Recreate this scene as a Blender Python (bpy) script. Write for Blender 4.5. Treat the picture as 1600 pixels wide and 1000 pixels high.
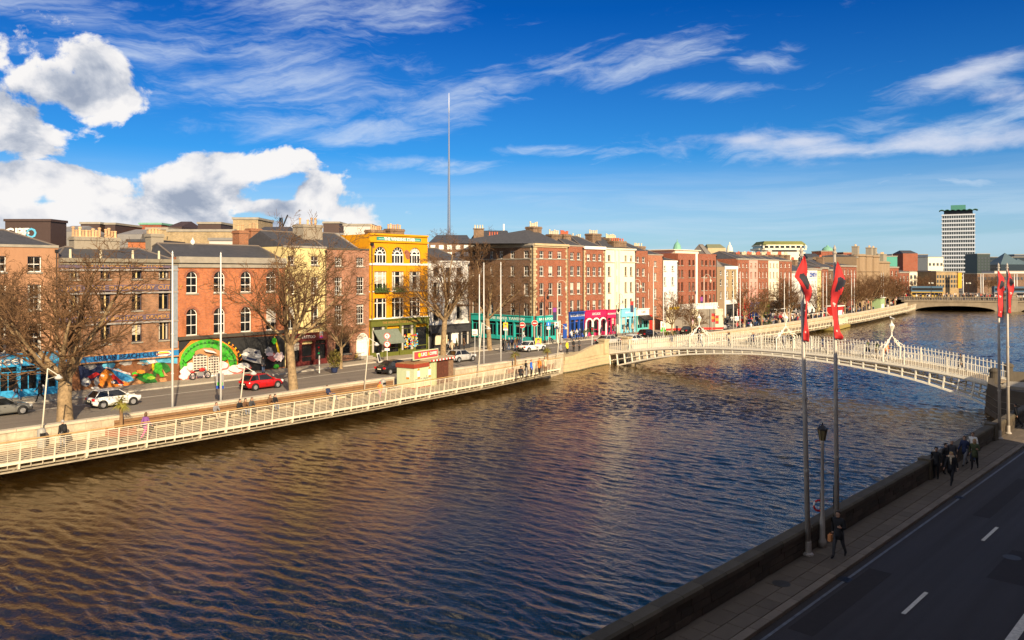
import bpy, bmesh, math, random
import numpy as np
from math import sin, cos, pi, radians, sqrt, atan2
from mathutils import Vector, Matrix
random.seed(7); RNG = random.Random(11)
SC = bpy.context.scene
COL = SC.collection
for o in list(bpy.data.objects): bpy.data.objects.remove(o)

# ------------------------------------------------ camera, sun, sky, exposure
# world frame: +X runs downstream along the river, +Y is north, Z up; street level z = 0, water z = -1.5
CAMZ = 11.0; FPX = 1250.0; HORY = 425.0; ZW = -1.5
FW = (0.724, 0.690); RT = (0.690, -0.724)
cam_d = bpy.data.cameras.new('camera'); cam = bpy.data.objects.new('camera', cam_d); COL.objects.link(cam)
cam.location = (0, 0, CAMZ); cam.rotation_euler = (radians(90), 0, -atan2(FW[0], FW[1]))
cam_d.sensor_width = 36; cam_d.lens = 36 * FPX / 1600; cam_d.shift_y = -75 / 1600
cam_d.clip_start = 0.3; cam_d.clip_end = 6000
SC.camera = cam
SUN_AZ_V = (-0.42, -0.907); SUN_EL = radians(25)
sun_d = bpy.data.lights.new('sun', 'SUN'); sun = bpy.data.objects.new('sun', sun_d); COL.objects.link(sun)
sun_d.energy = 5.0; sun_d.angle = radians(0.5); sun_d.color = (1.0, 0.79, 0.52)
sv = Vector((SUN_AZ_V[0] * cos(SUN_EL), SUN_AZ_V[1] * cos(SUN_EL), sin(SUN_EL)))
sun.rotation_euler = sv.to_track_quat('Z', 'Y').to_euler(); sun.location = sv * 200
vs = SC.view_settings; vs.view_transform = 'Standard'; vs.look = 'None'; vs.gamma = 1; vs.exposure = 0.72
SC.display_settings.display_device = 'sRGB'
try: vs.use_curve_mapping = False
except Exception: pass

W = bpy.data.worlds.new('World'); SC.world = W; W.use_nodes = True
class NT:
    def __init__(s, tree): s.t = tree; s.n = tree.nodes; s.l = tree.links
    def node(s, typ, **kw):
        nd = s.n.new(typ)
        for k, v in kw.items(): setattr(nd, k, v)
        return nd
    def set(s, sock, v):
        if v is None: return
        if hasattr(v, 'is_output') or isinstance(v, bpy.types.NodeSocket): s.l.new(v, sock)
        else: sock.default_value = v
    def m(s, op, a, b=None, c=None, clamp=False):
        nd = s.node('ShaderNodeMath', operation=op); nd.use_clamp = clamp
        for i, v in enumerate((a, b, c)):
            if v is not None: s.set(nd.inputs[i], v)
        return nd.outputs[0]
    def mix(s, f, a, b, blend='MIX'):
        nd = s.node('ShaderNodeMix', data_type='RGBA', blend_type=blend)
        s.set(nd.inputs[0], f); s.set(nd.inputs[6], a if not isinstance(a, tuple) else tuple(a[:3]) + (1,)); s.set(nd.inputs[7], b if not isinstance(b, tuple) else tuple(b[:3]) + (1,))
        return nd.outputs[2]
    def noise(s, vec, scale, detail=4, rough=.55, dist=0, out=0):
        nd = s.node('ShaderNodeTexNoise'); s.set(nd.inputs['Vector'], vec)
        nd.inputs['Scale'].default_value = scale; nd.inputs['Detail'].default_value = detail; nd.inputs['Roughness'].default_value = rough; nd.inputs['Distortion'].default_value = dist
        return nd.outputs[out]
    def comb(s, x, y, z=0.0):
        nd = s.node('ShaderNodeCombineXYZ')
        for i, v in enumerate((x, y, z)): s.set(nd.inputs[i], v)
        return nd.outputs[0]
    def ss(s, v, lo, hi):
        nd = s.node('ShaderNodeMapRange', interpolation_type='SMOOTHSTEP')
        s.set(nd.inputs[0], v); nd.inputs[1].default_value = lo; nd.inputs[2].default_value = hi
        return nd.outputs[0]
    def ramp(s, v, stops):
        nd = s.node('ShaderNodeValToRGB'); s.set(nd.inputs[0], v); e = nd.color_ramp.elements
        while len(e) < len(stops): e.new(0.5)
        for el, (p, c) in zip(e, stops): el.position = p; el.color = tuple(c[:3]) + (1,)
        return nd.outputs[0]

def build_world():
    T = NT(W.node_tree); bg = T.n['Background']
    sky = T.node('ShaderNodeTexSky', sky_type='NISHITA'); sky.sun_disc = False
    sky.sun_elevation = SUN_EL; sky.sun_rotation = atan2(SUN_AZ_V[0], SUN_AZ_V[1]); sky.altitude = 0; sky.air_density = 1.0; sky.dust_density = 0.35; sky.ozone_density = 3.0
    tc = T.node('ShaderNodeTexCoord'); sep = T.node('ShaderNodeSeparateXYZ'); T.l.new(tc.outputs['Generated'], sep.inputs[0])
    X, Y, Z = sep.outputs[0], sep.outputs[1], sep.outputs[2]
    fw = T.m('ADD', T.m('MULTIPLY', X, FW[0]), T.m('MULTIPLY', Y, FW[1])); rt = T.m('ADD', T.m('MULTIPLY', X, RT[0]), T.m('MULTIPLY', Y, RT[1]))
    az = T.m('ARCTAN2', rt, fw); hd = T.m('SQRT', T.m('ADD', T.m('MULTIPLY', X, X), T.m('MULTIPLY', Y, Y)))
    el = T.m('DIVIDE', Z, T.m('MAXIMUM', hd, 0.05))
    def ae(px, py):
        a = math.atan((px - 800) / FPX); return a, (HORY - py) / FPX * cos(a)
    # deepened blue: saturation grows with elevation
    elc = T.m('MINIMUM', T.m('MAXIMUM', el, 0.0), 1.0)
    base = T.mix(1.0, sky.outputs[0], T.ramp(T.m('MULTIPLY', elc, 2.2), [(0.0, (.52, .78, 1.02)), (0.12, (.36, .68, 1.0)), (0.32, (.12, .53, .96)), (.72, (.010, .30, .80)), (1.0, (.03, .30, .60))]), 'MULTIPLY')
    warp = T.m('MULTIPLY', T.m('SUBTRACT', T.noise(T.comb(az, el), 5, 5), .5), .5)
    # thin streaked cloud
    wx = T.m('ADD', T.m('MULTIPLY', az, 3.2), warp); wy = T.m('ADD', T.m('MULTIPLY', T.m('ADD', el, T.m('MULTIPLY', az, -0.10)), 17.0), T.m('MULTIPLY', warp, 3.0))
    streak = T.noise(T.comb(wx, wy, 3.0), 1.7, 9, .63, .9)
    fine = T.noise(T.comb(T.m('MULTIPLY', az, 14), T.m('MULTIPLY', el, 60), 1.0), 1.3, 5, .7, .8)
    streak = T.m('ADD', T.m('MULTIPLY', streak, .8), T.m('MULTIPLY', fine, .2))
    def blob(px, py, rx, ry, tilt=0, soft=1.0):
        a, e = ae(px, py); A = T.m('SUBTRACT', az, a); E = T.m('SUBTRACT', el, e)
        if tilt: E = T.m('SUBTRACT', E, T.m('MULTIPLY', A, tilt))
        A = T.m('DIVIDE', A, rx / FPX); E = T.m('DIVIDE', E, ry / FPX)
        return T.m('SUBTRACT', 1.0, T.m('SQRT', T.m('ADD', T.m('MULTIPLY', A, A), T.m('MULTIPLY', E, E))))
    def union(bs):
        r = bs[0]
        for b in bs[1:]: r = T.m('MAXIMUM', r, b)
        return T.m('MAXIMUM', r, -1.0)
    ci = union([blob(380, 110, 300, 75, -.12), blob(540, 10, 240, 50), blob(740, 150, 120, 42, .35), blob(960, 95, 190, 38, .1), blob(1200, 92, 60, 22, .1), blob(1100, 142, 80, 16),
                blob(660, 258, 180, 16, -.05), blob(850, 236, 110, 9), blob(520, 205, 190, 30), blob(1330, 222, 330, 30, 0), blob(1500, 125, 110, 24, .2), blob(1560, 180, 160, 16, .15), blob(90, 20, 190, 34, -.1), blob(620, 16, 60, 18), blob(1420, 290, 150, 20)])
    cir = T.ss(T.m('ADD', T.m('MULTIPLY', T.m('MINIMUM', ci, .55), .62), T.m('MULTIPLY', streak, 2.6)), 1.24, 2.15)
    flat = T.noise(T.comb(T.m('MULTIPLY', az, 2.2), T.m('MULTIPLY', T.m('ADD', el, T.m('MULTIPLY', warp, .03)), 34.0), 9.0), 1.5, 7, .6, .5)
    band = T.m('MULTIPLY', T.ss(el, .15, .05), T.m('ADD', .58, T.m('MULTIPLY', T.ss(flat, .42, .66), .42)))
    gen = T.m('MULTIPLY', T.ss(streak, .60, .82), .35)
    thin = T.m('MAXIMUM', T.m('MAXIMUM', cir, band), gen)
    col = T.mix(T.m('MULTIPLY', thin, .62), base, T.mix(T.ss(el, .02, .14), (4.9, 6.6, 8.0), (6.6, 7.4, 8.5)))
    # cumulus
    P = T.comb(T.m('MULTIPLY', az, 1.0), T.m('MULTIPLY', el, 1.25), 0.0)
    nd = T.noise(P, 9, 9, .60, .3); ndl = T.noise(T.comb(T.m('ADD', az, .012), T.m('ADD', T.m('MULTIPLY', el, 1.25), -.026), 0.0), 9, 9, .60, .3)
    vor = T.node('ShaderNodeTexVoronoi'); T.l.new(P, vor.inputs['Vector']); vor.inputs['Scale'].default_value = 26
    puff = T.m('MULTIPLY', T.m('SUBTRACT', .45, vor.outputs[0]), .42)
    cu = union([blob(60, 130, 190, 62), blob(160, 105, 85, 45), blob(30, 215, 105, 38), blob(-60, 110, 160, 90), blob(100, 285, 240, 40, .0), blob(300, 300, 210, 60), blob(490, 300, 90, 42), blob(390, 270, 110, 40), blob(440, 325, 160, 32), blob(180, 335, 160, 36), blob(10, 345, 130, 38), blob(-250, 260, 260, 90), blob(330, 350, 260, 24)])
    d0 = T.m('ADD', T.m('MULTIPLY', cu, .95), T.m('ADD', T.m('MULTIPLY', T.m('SUBTRACT', nd, .52), 3.1), puff))
    cu2 = union([blob(1400, 226, 270, 26, -.02), blob(1250, 222, 190, 18), blob(1500, 120, 75, 20, .25), blob(1170, 218, 110, 14), blob(1560, 150, 60, 18)])
    d1 = T.m('ADD', T.m('MULTIPLY', cu2, .7), T.m('MULTIPLY', T.m('SUBTRACT', T.noise(T.comb(T.m('MULTIPLY', az, .8), T.m('MULTIPLY', el, 1.9), 5.), 10, 8, .6, .2), .5), 2.6))
    fill_cloud = T.m('MULTIPLY', T.m('MAXIMUM', T.ss(T.m('ABSOLUTE', az), .75, 1.1), T.ss(el, .75, 1.1)), T.m('SUBTRACT', T.noise(tc.outputs['Generated'], 3.0, 6, .6), .44))  # unseen clouds overhead and out of view, added to whiten the blue light in shade
    d0 = T.m('MAXIMUM', d0, T.m('MULTIPLY', fill_cloud, 4.0))
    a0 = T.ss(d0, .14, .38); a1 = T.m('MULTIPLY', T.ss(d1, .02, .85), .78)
    ns0 = T.noise(P, 7, 4, .5, .2); ns1 = T.noise(T.comb(T.m('ADD', az, .018), T.m('ADD', T.m('MULTIPLY', el, 1.25), -.042), 0.0), 7, 4, .5, .2)
    lit = T.m('ADD', T.m('ADD', T.m('MULTIPLY', T.m('SUBTRACT', ns0, ns1), 2.6), T.m('MULTIPLY', T.m('SUBTRACT', nd, ndl), 3.0)), .66)
    lit = T.m('ADD', lit, T.m('MULTIPLY', T.m('SUBTRACT', .8, d0), .25)); lit = T.m('ADD', lit, T.m('MULTIPLY', puff, .7))
    ccol = T.ramp(lit, [(0.1, (.36, .42, .53)), (.40, (.60, .64, .71)), (.62, (.86, .86, .87)), (.85, (1., .98, .95))])
    ccol = T.mix(1.0, ccol, (8.6, 8.6, 8.8), 'MULTIPLY')
    low = T.ss(el, .07, .015); ccol = T.mix(T.m('MULTIPLY', low, .35), ccol, (6.6, 7.6, 8.8))
    col = T.mix(a1, col, (6.7, 7.0, 8.0))
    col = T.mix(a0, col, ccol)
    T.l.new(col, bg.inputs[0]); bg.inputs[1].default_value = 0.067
build_world()

# ------------------------------------------------ picture geometry of the place
def P(px, py, z=0.0):
    Yc = FPX * (CAMZ - z) / (py - HORY); Xc = (px - 800) / FPX * Yc
    return (RT[0] * Xc + FW[0] * Yc, RT[1] * Xc + FW[1] * Yc)
def PD(px, Yc):
    Xc = (px - 800) / FPX * Yc
    return (RT[0] * Xc + FW[0] * Yc, RT[1] * Xc + FW[1] * Yc)
def depth(s, n): return FW[0] * s + FW[1] * n
def ZZ(py, Yc): return CAMZ + (HORY - py) * Yc / FPX
def lerp_tab(tab, s):
    if s <= tab[0][0]: return tab[0][1]
    for (a, b), (c, d) in zip(tab, tab[1:]):
        if s <= c: return b + (d - b) * (s - a) / (c - a)
    return tab[-1][1]
FAC = [(-100, 79.5), (20, 80), (41, 81.2), (61, 83.8), (95, 85.2), (165, 85.5), (200, 89), (253, 96), (276, 99.5), (440, 106)]
BANK = [(-60, 54.5), (13, 57.5), (30, 58.5), (42, 60), (57, 61.2), (72, 62.3), (80, 65), (146, 69), (200, 74), (253, 81.5), (276, 86), (330, 92)]
OUT = [(-60, 51), (13, 53.6), (30, 54.7), (41, 55.6), (56.6, 57.5), (70, 60)]
def on_line(px, tab, off=0.0):
    t = (px - 800) / FPX; a = RT[0] * t + FW[0]; b = RT[1] * t + FW[1]
    lo, hi = -99.0, 329.0
    def g(s): return (b * s - a * (lerp_tab(tab, s) + off))
    # g is increasing where b>0; walk for sign change
    prev = None; s = -99.0
    while s < 439:
        v = a * (lerp_tab(tab, s) + off) - b * s
        if a > 0 and s * a < 0: pass
        if prev is not None and prev > 0 >= v: break
        prev = v; s += 0.5
    lo, hi = s - .5, s
    for _ in range(30):
        m = (lo + hi) / 2
        v = a * (lerp_tab(tab, m) + off) - b * m
        if v > 0: lo = m
        else: hi = m
    return (lo, lerp_tab(tab, lo) + off)

# ------------------------------------------------ mesh building
class MB:
    def __init__(s): s.v = []; s.f = []; s.mi = []; s.sm = False
    def add(s, vs, fs, mi=0):
        o = len(s.v); s.v.extend(tuple(p) for p in vs)
        for f in fs: s.f.append([i + o for i in f]); s.mi.append(mi)
        return s
    def box(s, x0, x1, y0, y1, z0, z1, mi=0):
        vs = [(x0, y0, z0), (x1, y0, z0), (x1, y1, z0), (x0, y1, z0), (x0, y0, z1), (x1, y0, z1), (x1, y1, z1), (x0, y1, z1)]
        return s.add(vs, [(0, 3, 2, 1), (4, 5, 6, 7), (0, 1, 5, 4), (1, 2, 6, 5), (2, 3, 7, 6), (3, 0, 4, 7)], mi)
    def obox(s, a, b, w, z0, z1, mi=0, off=0.0):
        """box along a->b (xy), width w, height z0..z1 (scalars or pairs)"""
        dx, dy = b[0] - a[0], b[1] - a[1]; L = math.hypot(dx, dy) or 1; nx, ny = -dy / L, dx / L
        z0a, z0b = z0 if isinstance(z0, tuple) else (z0, z0); z1a, z1b = z1 if isinstance(z1, tuple) else (z1, z1)
        w0, w1 = off - w / 2, off + w / 2
        p = [(a[0] + nx * w0, a[1] + ny * w0, z0a), (b[0] + nx * w0, b[1] + ny * w0, z0b), (b[0] + nx * w1, b[1] + ny * w1, z0b), (a[0] + nx * w1, a[1] + ny * w1, z0a),
             (a[0] + nx * w0, a[1] + ny * w0, z1a), (b[0] + nx * w0, b[1] + ny * w0, z1b), (b[0] + nx * w1, b[1] + ny * w1, z1b), (a[0] + nx * w1, a[1] + ny * w1, z1a)]
        return s.add(p, [(0, 3, 2, 1), (4, 5, 6, 7), (0, 1, 5, 4), (1, 2, 6, 5), (2, 3, 7, 6), (3, 0, 4, 7)], mi)
    def tube(s, pts, r, n=8, mi=0, cap=True):
        pts = [Vector(p) for p in pts]; rs = r if isinstance(r, (list, tuple)) else [r] * len(pts); o = len(s.v)
        d0 = (pts[1] - pts[0]).normalized(); up = Vector((0, 0, 1)) if abs(d0.z) < .9 else Vector((1, 0, 0)); u = d0.cross(up).normalized()
        for i, p in enumerate(pts):
            d = (pts[min(i + 1, len(pts) - 1)] - pts[max(i - 1, 0)]).normalized()
            u = (u - d * u.dot(d)).normalized(); w = d.cross(u)
            for k in range(n):
                a = 2 * pi * k / n; q = p + (u * cos(a) + w * sin(a)) * rs[i]; s.v.append((q.x, q.y, q.z))
        for i in range(len(pts) - 1):
            for k in range(n):
                a, b = o + i * n + k, o + i * n + (k + 1) % n; s.f.append([a, b, b + n, a + n]); s.mi.append(mi)
        if cap:
            s.f.append([o + k for k in range(n)][::-1]); s.mi.append(mi)
            e = o + (len(pts) - 1) * n; s.f.append([e + k for k in range(n)]); s.mi.append(mi)
        return s
    def lathe(s, prof, c=(0, 0, 0), n=12, mi=0):
        o = len(s.v)
        for r, z in prof:
            for k in range(n):
                a = 2 * pi * k / n; s.v.append((c[0] + r * cos(a), c[1] + r * sin(a), c[2] + z))
        for i in range(len(prof) - 1):
            for k in range(n):
                a, b = o + i * n + k, o + i * n + (k + 1) % n; s.f.append([a, b, b + n, a + n]); s.mi.append(mi)
        s.f.append([o + k for k in range(n)][::-1]); s.mi.append(mi)
        e = o + (len(prof) - 1) * n; s.f.append([e + k for k in range(n)]); s.mi.append(mi)
        return s
    def prism(s, poly, z0, z1, mi=0):
        n = len(poly); a = sum(poly[i][0] * poly[(i + 1) % n][1] - poly[(i + 1) % n][0] * poly[i][1] for i in range(n))
        if a < 0: poly = poly[::-1]
        z0f = z0 if callable(z0) else (lambda x, y: z0); z1f = z1 if callable(z1) else (lambda x, y: z1)
        vs = [(x, y, z0f(x, y)) for x, y in poly] + [(x, y, z1f(x, y)) for x, y in poly]
        fs = [tuple(range(n))[::-1], tuple(range(n, 2 * n))] + [(i, (i + 1) % n, n + (i + 1) % n, n + i) for i in range(n)]
        return s.add(vs, fs, mi)
    def xzprism(s, poly, y0, y1, mi=0):
        """polygon in the xz plane, thickness y0..y1"""
        n = len(poly); a = sum(poly[i][0] * poly[(i + 1) % n][1] - poly[(i + 1) % n][0] * poly[i][1] for i in range(n))
        if a < 0: poly = poly[::-1]
        if y0 > y1: y0, y1 = y1, y0
        vs = [(x, y0, z) for x, z in poly] + [(x, y1, z) for x, z in poly]
        fs = [tuple(range(n)), tuple(range(n, 2 * n))[::-1]] + [((i + 1) % n, i, n + i, n + (i + 1) % n) for i in range(n)]
        return s.add(vs, fs, mi)
    def sphere(s, c, r, n=10, m=7, mi=0, sc=(1, 1, 1)):
        prof = [(max(1e-4, r * sin(pi * i / m)), -r * cos(pi * i / m)) for i in range(m + 1)]
        o = len(s.v); s.lathe(prof, (0, 0, 0), n, mi)
        for i in range(o, len(s.v)): x, y, z = s.v[i]; s.v[i] = (c[0] + x * sc[0], c[1] + y * sc[1], c[2] + z * sc[2])
        return s
    def xform(s, M, start=0):
        for i in range(start, len(s.v)): q = M @ Vector(s.v[i]); s.v[i] = (q.x, q.y, q.z)
        return s
    def mesh(s, name, mats, smooth=False):
        me = bpy.data.meshes.new(name); me.from_pydata(s.v, [], s.f)
        if not isinstance(mats, (list, tuple)): mats = [mats]
        for m_ in mats: me.materials.append(m_)
        if len(mats) > 1: me.polygons.foreach_set('material_index', s.mi)
        if smooth: me.polygons.foreach_set('use_smooth', [True] * len(me.polygons))
        me.update(); return me
    def build(s, name, mats, parent=None, smooth=False, kind=None):
        return link(name, s.mesh(name, mats, smooth), parent, kind=kind)
def link(name, me, parent=None, loc=None, rz=None, kind=None):
    o = bpy.data.objects.new(name, me); COL.objects.link(o)
    if parent: o.parent = parent
    if loc: o.location = loc
    if rz is not None: o.rotation_euler = (0, 0, rz)
    if kind: o['kind'] = kind
    return o
LABELS = {}
def tag(o, label, cat, group=None):
    o['label'] = label; o['category'] = cat
    if group: o['group'] = group
    LABELS.setdefault(label, []).append(o.name)
    return o
def empty(name, loc, rz, label, cat, group=None):
    o = bpy.data.objects.new(name, None); COL.objects.link(o); o.location = loc; o.rotation_euler = (0, 0, rz); o.empty_display_size = .2
    return tag(o, label, cat, group)
def struct(name, mb, m, smooth=False): return mb.build(name, m, None, smooth, 'structure')
def kids(o):
    return [c for c in bpy.data.objects if c.parent == o]
def copy_tree(o, loc=None, rz=None, label=None, kidmap=None):
    c = o.copy(); COL.objects.link(c)
    if loc is not None: c.location = loc
    if rz is not None: c.rotation_euler = (0, 0, rz)
    if label: c['label'] = label; LABELS.setdefault(label, []).append(c.name)
    def rec(src, dst):
        for k in list(src.children):
            q = k.copy(); COL.objects.link(q); q.parent = dst; rec(k, q)
    rec(o, c); return c
def text_mb(txt, size, mi=0, extrude=.01, align='CENTER', bold=0.0, spacing=1.0):
    """letters as a mesh in the xz plane facing -y"""
    cu = bpy.data.curves.new('lettering', 'FONT'); cu.body = txt; cu.size = size; cu.extrude = extrude; cu.align_x = align; cu.align_y = 'CENTER'; cu.offset = bold; cu.space_character = spacing; cu.resolution_u = 2
    ob = bpy.data.objects.new('lettering', cu); COL.objects.link(ob)
    bpy.context.view_layer.update()
    me = bpy.data.meshes.new_from_object(ob.evaluated_get(bpy.context.evaluated_depsgraph_get()))
    mb = MB(); mb.add([(v.co.x, -v.co.z, v.co.y) for v in me.vertices], [tuple(p.vertices) for p in me.polygons], mi)
    bpy.data.objects.remove(ob); bpy.data.curves.remove(cu); bpy.data.meshes.remove(me)
    return mb

# ------------------------------------------------ materials
MATS = {}
def mat(name, col=(.5, .5, .5), rough=.75, metal=0.0, var=.12, vscale=3.0, bump=0.0, bscale=20.0, spec=None, emit=None, rnd=0.0):
    if name in MATS: return MATS[name]
    m_ = bpy.data.materials.new(name); m_.use_nodes = True; T = NT(m_.node_tree); b = T.n['Principled BSDF']
    b.inputs['Roughness'].default_value = rough; b.inputs['Metallic'].default_value = metal
    if spec is not None: b.inputs['Specular IOR Level'].default_value = spec
    tc = T.node('ShaderNodeTexCoord')
    c = tuple(col) + (1,)
    if var > 0:
        f = T.noise(tc.outputs['Object'], vscale, 5, .6)
        k = T.m('ADD', T.m('MULTIPLY', T.m('SUBTRACT', f, .5), var * 3.2), 1.0)
        if rnd:
            oi = T.node('ShaderNodeObjectInfo'); k = T.m('MULTIPLY', k, T.m('ADD', 1 - rnd, T.m('MULTIPLY', oi.outputs['Random'], 2 * rnd)))
        cc = T.mix(1.0, c, T.comb(k, k, k), 'MULTIPLY'); T.l.new(cc, b.inputs['Base Color'])
    else: b.inputs['Base Color'].default_value = c
    if bump > 0:
        bp = T.node('ShaderNodeBump'); bp.inputs['Strength'].default_value = bump; bp.inputs['Distance'].default_value = .02
        T.l.new(T.noise(tc.outputs['Object'], bscale, 6, .65), bp.inputs['Height']); T.l.new(bp.outputs[0], b.inputs['Normal'])
    if emit: b.inputs['Emission Color'].default_value = tuple(emit[:3]) + (1,); b.inputs['Emission Strength'].default_value = emit[3]
    MATS[name] = m_; return m_
def brick_mat(name, c1, c2=None, mortar=(.30, .26, .21), stain=.35, bw=.23, bh=.078, top_soot=0.0):
    if name in MATS: return MATS[name]
    c2 = c2 or tuple(x * .62 for x in c1)
    m_ = bpy.data.materials.new(name); m_.use_nodes = True; T = NT(m_.node_tree); b = T.n['Principled BSDF']; b.inputs['Roughness'].default_value = .9; b.inputs['Specular IOR Level'].default_value = .2
    tc = T.node('ShaderNodeTexCoord'); sp = T.node('ShaderNodeSeparateXYZ'); T.l.new(tc.outputs['Object'], sp.inputs[0])
    v = T.comb(T.m('ADD', sp.outputs[0], sp.outputs[1]), sp.outputs[2], 0)
    br = T.node('ShaderNodeTexBrick'); T.l.new(v, br.inputs['Vector'])
    br.inputs['Scale'].default_value = 1; br.inputs['Brick Width'].default_value = bw; br.inputs['Row Height'].default_value = bh; br.inputs['Mortar Size'].default_value = .008; br.inputs['Bias'].default_value = -.1
    br.inputs['Color1'].default_value = tuple(c1) + (1,); br.inputs['Color2'].default_value = tuple(c2) + (1,); br.inputs['Mortar'].default_value = tuple(mortar) + (1,)
    n1 = T.noise(T.comb(T.m('ADD', sp.outputs[0], sp.outputs[1]), T.m('MULTIPLY', sp.outputs[2], .6), 0), .55, 6, .62)
    n2 = T.noise(v, 2.6, 5, .7)
    k = T.m('ADD', 1.0, T.m('ADD', T.m('MULTIPLY', T.m('SUBTRACT', n1, .5), stain * 3.2), T.m('MULTIPLY', T.m('SUBTRACT', n2, .5), stain * 2.6)))
    c = T.mix(1.0, br.outputs[0], T.comb(k, k, k), 'MULTIPLY')
    n3 = T.ss(T.noise(T.comb(T.m('MULTIPLY', T.m('ADD', sp.outputs[0], sp.outputs[1]), 3.0), T.m('MULTIPLY', sp.outputs[2], .35), 7.), .9, 4, .6), .56, .74)
    c = T.mix(T.m('MULTIPLY', n3, stain * .9), c, tuple(x * .30 for x in c1))
    T.l.new(c, b.inputs['Base Color'])
    bp = T.node('ShaderNodeBump'); bp.inputs['Strength'].default_value = .35; bp.inputs['Distance'].default_value = .01; T.l.new(T.m('ADD', T.m('MULTIPLY', br.outputs[1], -1), T.m('MULTIPLY', n2, 1.2)), bp.inputs['Height']); T.l.new(bp.outputs[0], b.inputs['Normal'])
    MATS[name] = m_; return m_
def stucco_mat(name, c, dirt=(.16, .13, .10), amt=.35, rough=.8):
    if name in MATS: return MATS[name]
    m_ = bpy.data.materials.new(name); m_.use_nodes = True; T = NT(m_.node_tree); b = T.n['Principled BSDF']; b.inputs['Roughness'].default_value = rough; b.inputs['Specular IOR Level'].default_value = .25
    tc = T.node('ShaderNodeTexCoord'); sp = T.node('ShaderNodeSeparateXYZ'); T.l.new(tc.outputs['Object'], sp.inputs[0])
    h = T.m('ADD', sp.outputs[0], sp.outputs[1])
    a = T.ss(T.noise(T.comb(T.m('MULTIPLY', h, 2.5), T.m('MULTIPLY', sp.outputs[2], .3), 0), 1.0, 6, .68), .50, .80)
    d = T.noise(tc.outputs['Object'], 1.2, 7, .7); k = T.m('ADD', .86, T.m('MULTIPLY', d, .28))
    cc = T.mix(1.0, tuple(c) + (1,), T.comb(k, k, k), 'MULTIPLY'); cc = T.mix(T.m('MULTIPLY', a, min(1, amt * 1.5)), cc, tuple(dirt))
    T.l.new(cc, b.inputs['Base Color'])
    bp = T.node('ShaderNodeBump'); bp.inputs['Strength'].default_value = .3; bp.inputs['Distance'].default_value = .01; T.l.new(T.noise(tc.outputs['Object'], 9, 6, .7), bp.inputs['Height']); T.l.new(bp.outputs[0], b.inputs['Normal'])
    MATS[name] = m_; return m_
def glass_mat():
    m_ = bpy.data.materials.new('window_glass'); m_.use_nodes = True; T = NT(m_.node_tree); b = T.n['Principled BSDF']
    oi = T.node('ShaderNodeObjectInfo'); tc = T.node('ShaderNodeTexCoord'); sp = T.node('ShaderNodeSeparateXYZ'); T.l.new(tc.outputs['Generated'], sp.inputs[0])
    r = oi.outputs['Random']
    blind = T.m('MULTIPLY', T.m('GREATER_THAN', r, .66), T.m('GREATER_THAN', sp.outputs[2], T.m('SUBTRACT', 1.35, T.m('MULTIPLY', T.m('SUBTRACT', r, .66), 3.2))))
    cur = T.m('MULTIPLY', T.m('LESS_THAN', r, .22), T.m('GREATER_THAN', T.m('ABSOLUTE', T.m('SUBTRACT', sp.outputs[0], .5)), .30))
    f = T.m('MAXIMUM', blind, cur)
    inner = T.noise(tc.outputs['Generated'], 3.0, 3, .6)
    dk = T.mix(T.ss(inner, .5, .8), (.006, .008, .011, 1), (.05, .042, .034, 1))
    T.l.new(T.mix(f, dk, (.46, .43, .37, 1)), b.inputs['Base Color'])
    b.inputs['Roughness'].default_value = .06; b.inputs['Specular IOR Level'].default_value = .6
    bp = T.node('ShaderNodeBump'); bp.inputs['Strength'].default_value = .08; bp.inputs['Distance'].default_value = .05; T.l.new(T.noise(tc.outputs['Object'], 1.1, 2), bp.inputs['Height']); T.l.new(bp.outputs[0], b.inputs['Normal'])
    MATS['glass'] = m_; return m_
GLASS = glass_mat()
WHITE = mat('white_paint', (.80, .78, .72), .5, var=.05)
CREAMP = mat('cream_paint', (.62, .55, .38), .6, var=.08)
STONE = mat('sandy_stone', (.47, .37, .22), .9, var=.22, vscale=1.6, bump=.4, bscale=14)
GREYST = mat('grey_stone', (.30, .27, .22), .9, var=.25, vscale=1.3, bump=.4, bscale=12)
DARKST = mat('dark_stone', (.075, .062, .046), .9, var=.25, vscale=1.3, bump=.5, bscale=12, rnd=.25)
SLATE = mat('slate', (.055, .055, .062), .65, var=.3, vscale=2.2, bump=.4, bscale=9)
POT = mat('terracotta_pot', (.62, .38, .20), .85, var=.2, vscale=5, rnd=.25)
POTR = mat('red_pot', (.50, .12, .06), .85, var=.2, vscale=5, rnd=.2)
BLACK = mat('black_paint', (.012, .012, .013), .45, var=.1)
METAL = mat('pole_metal', (.66, .65, .62), .42, metal=.1, var=.1, vscale=1.5)
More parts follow.
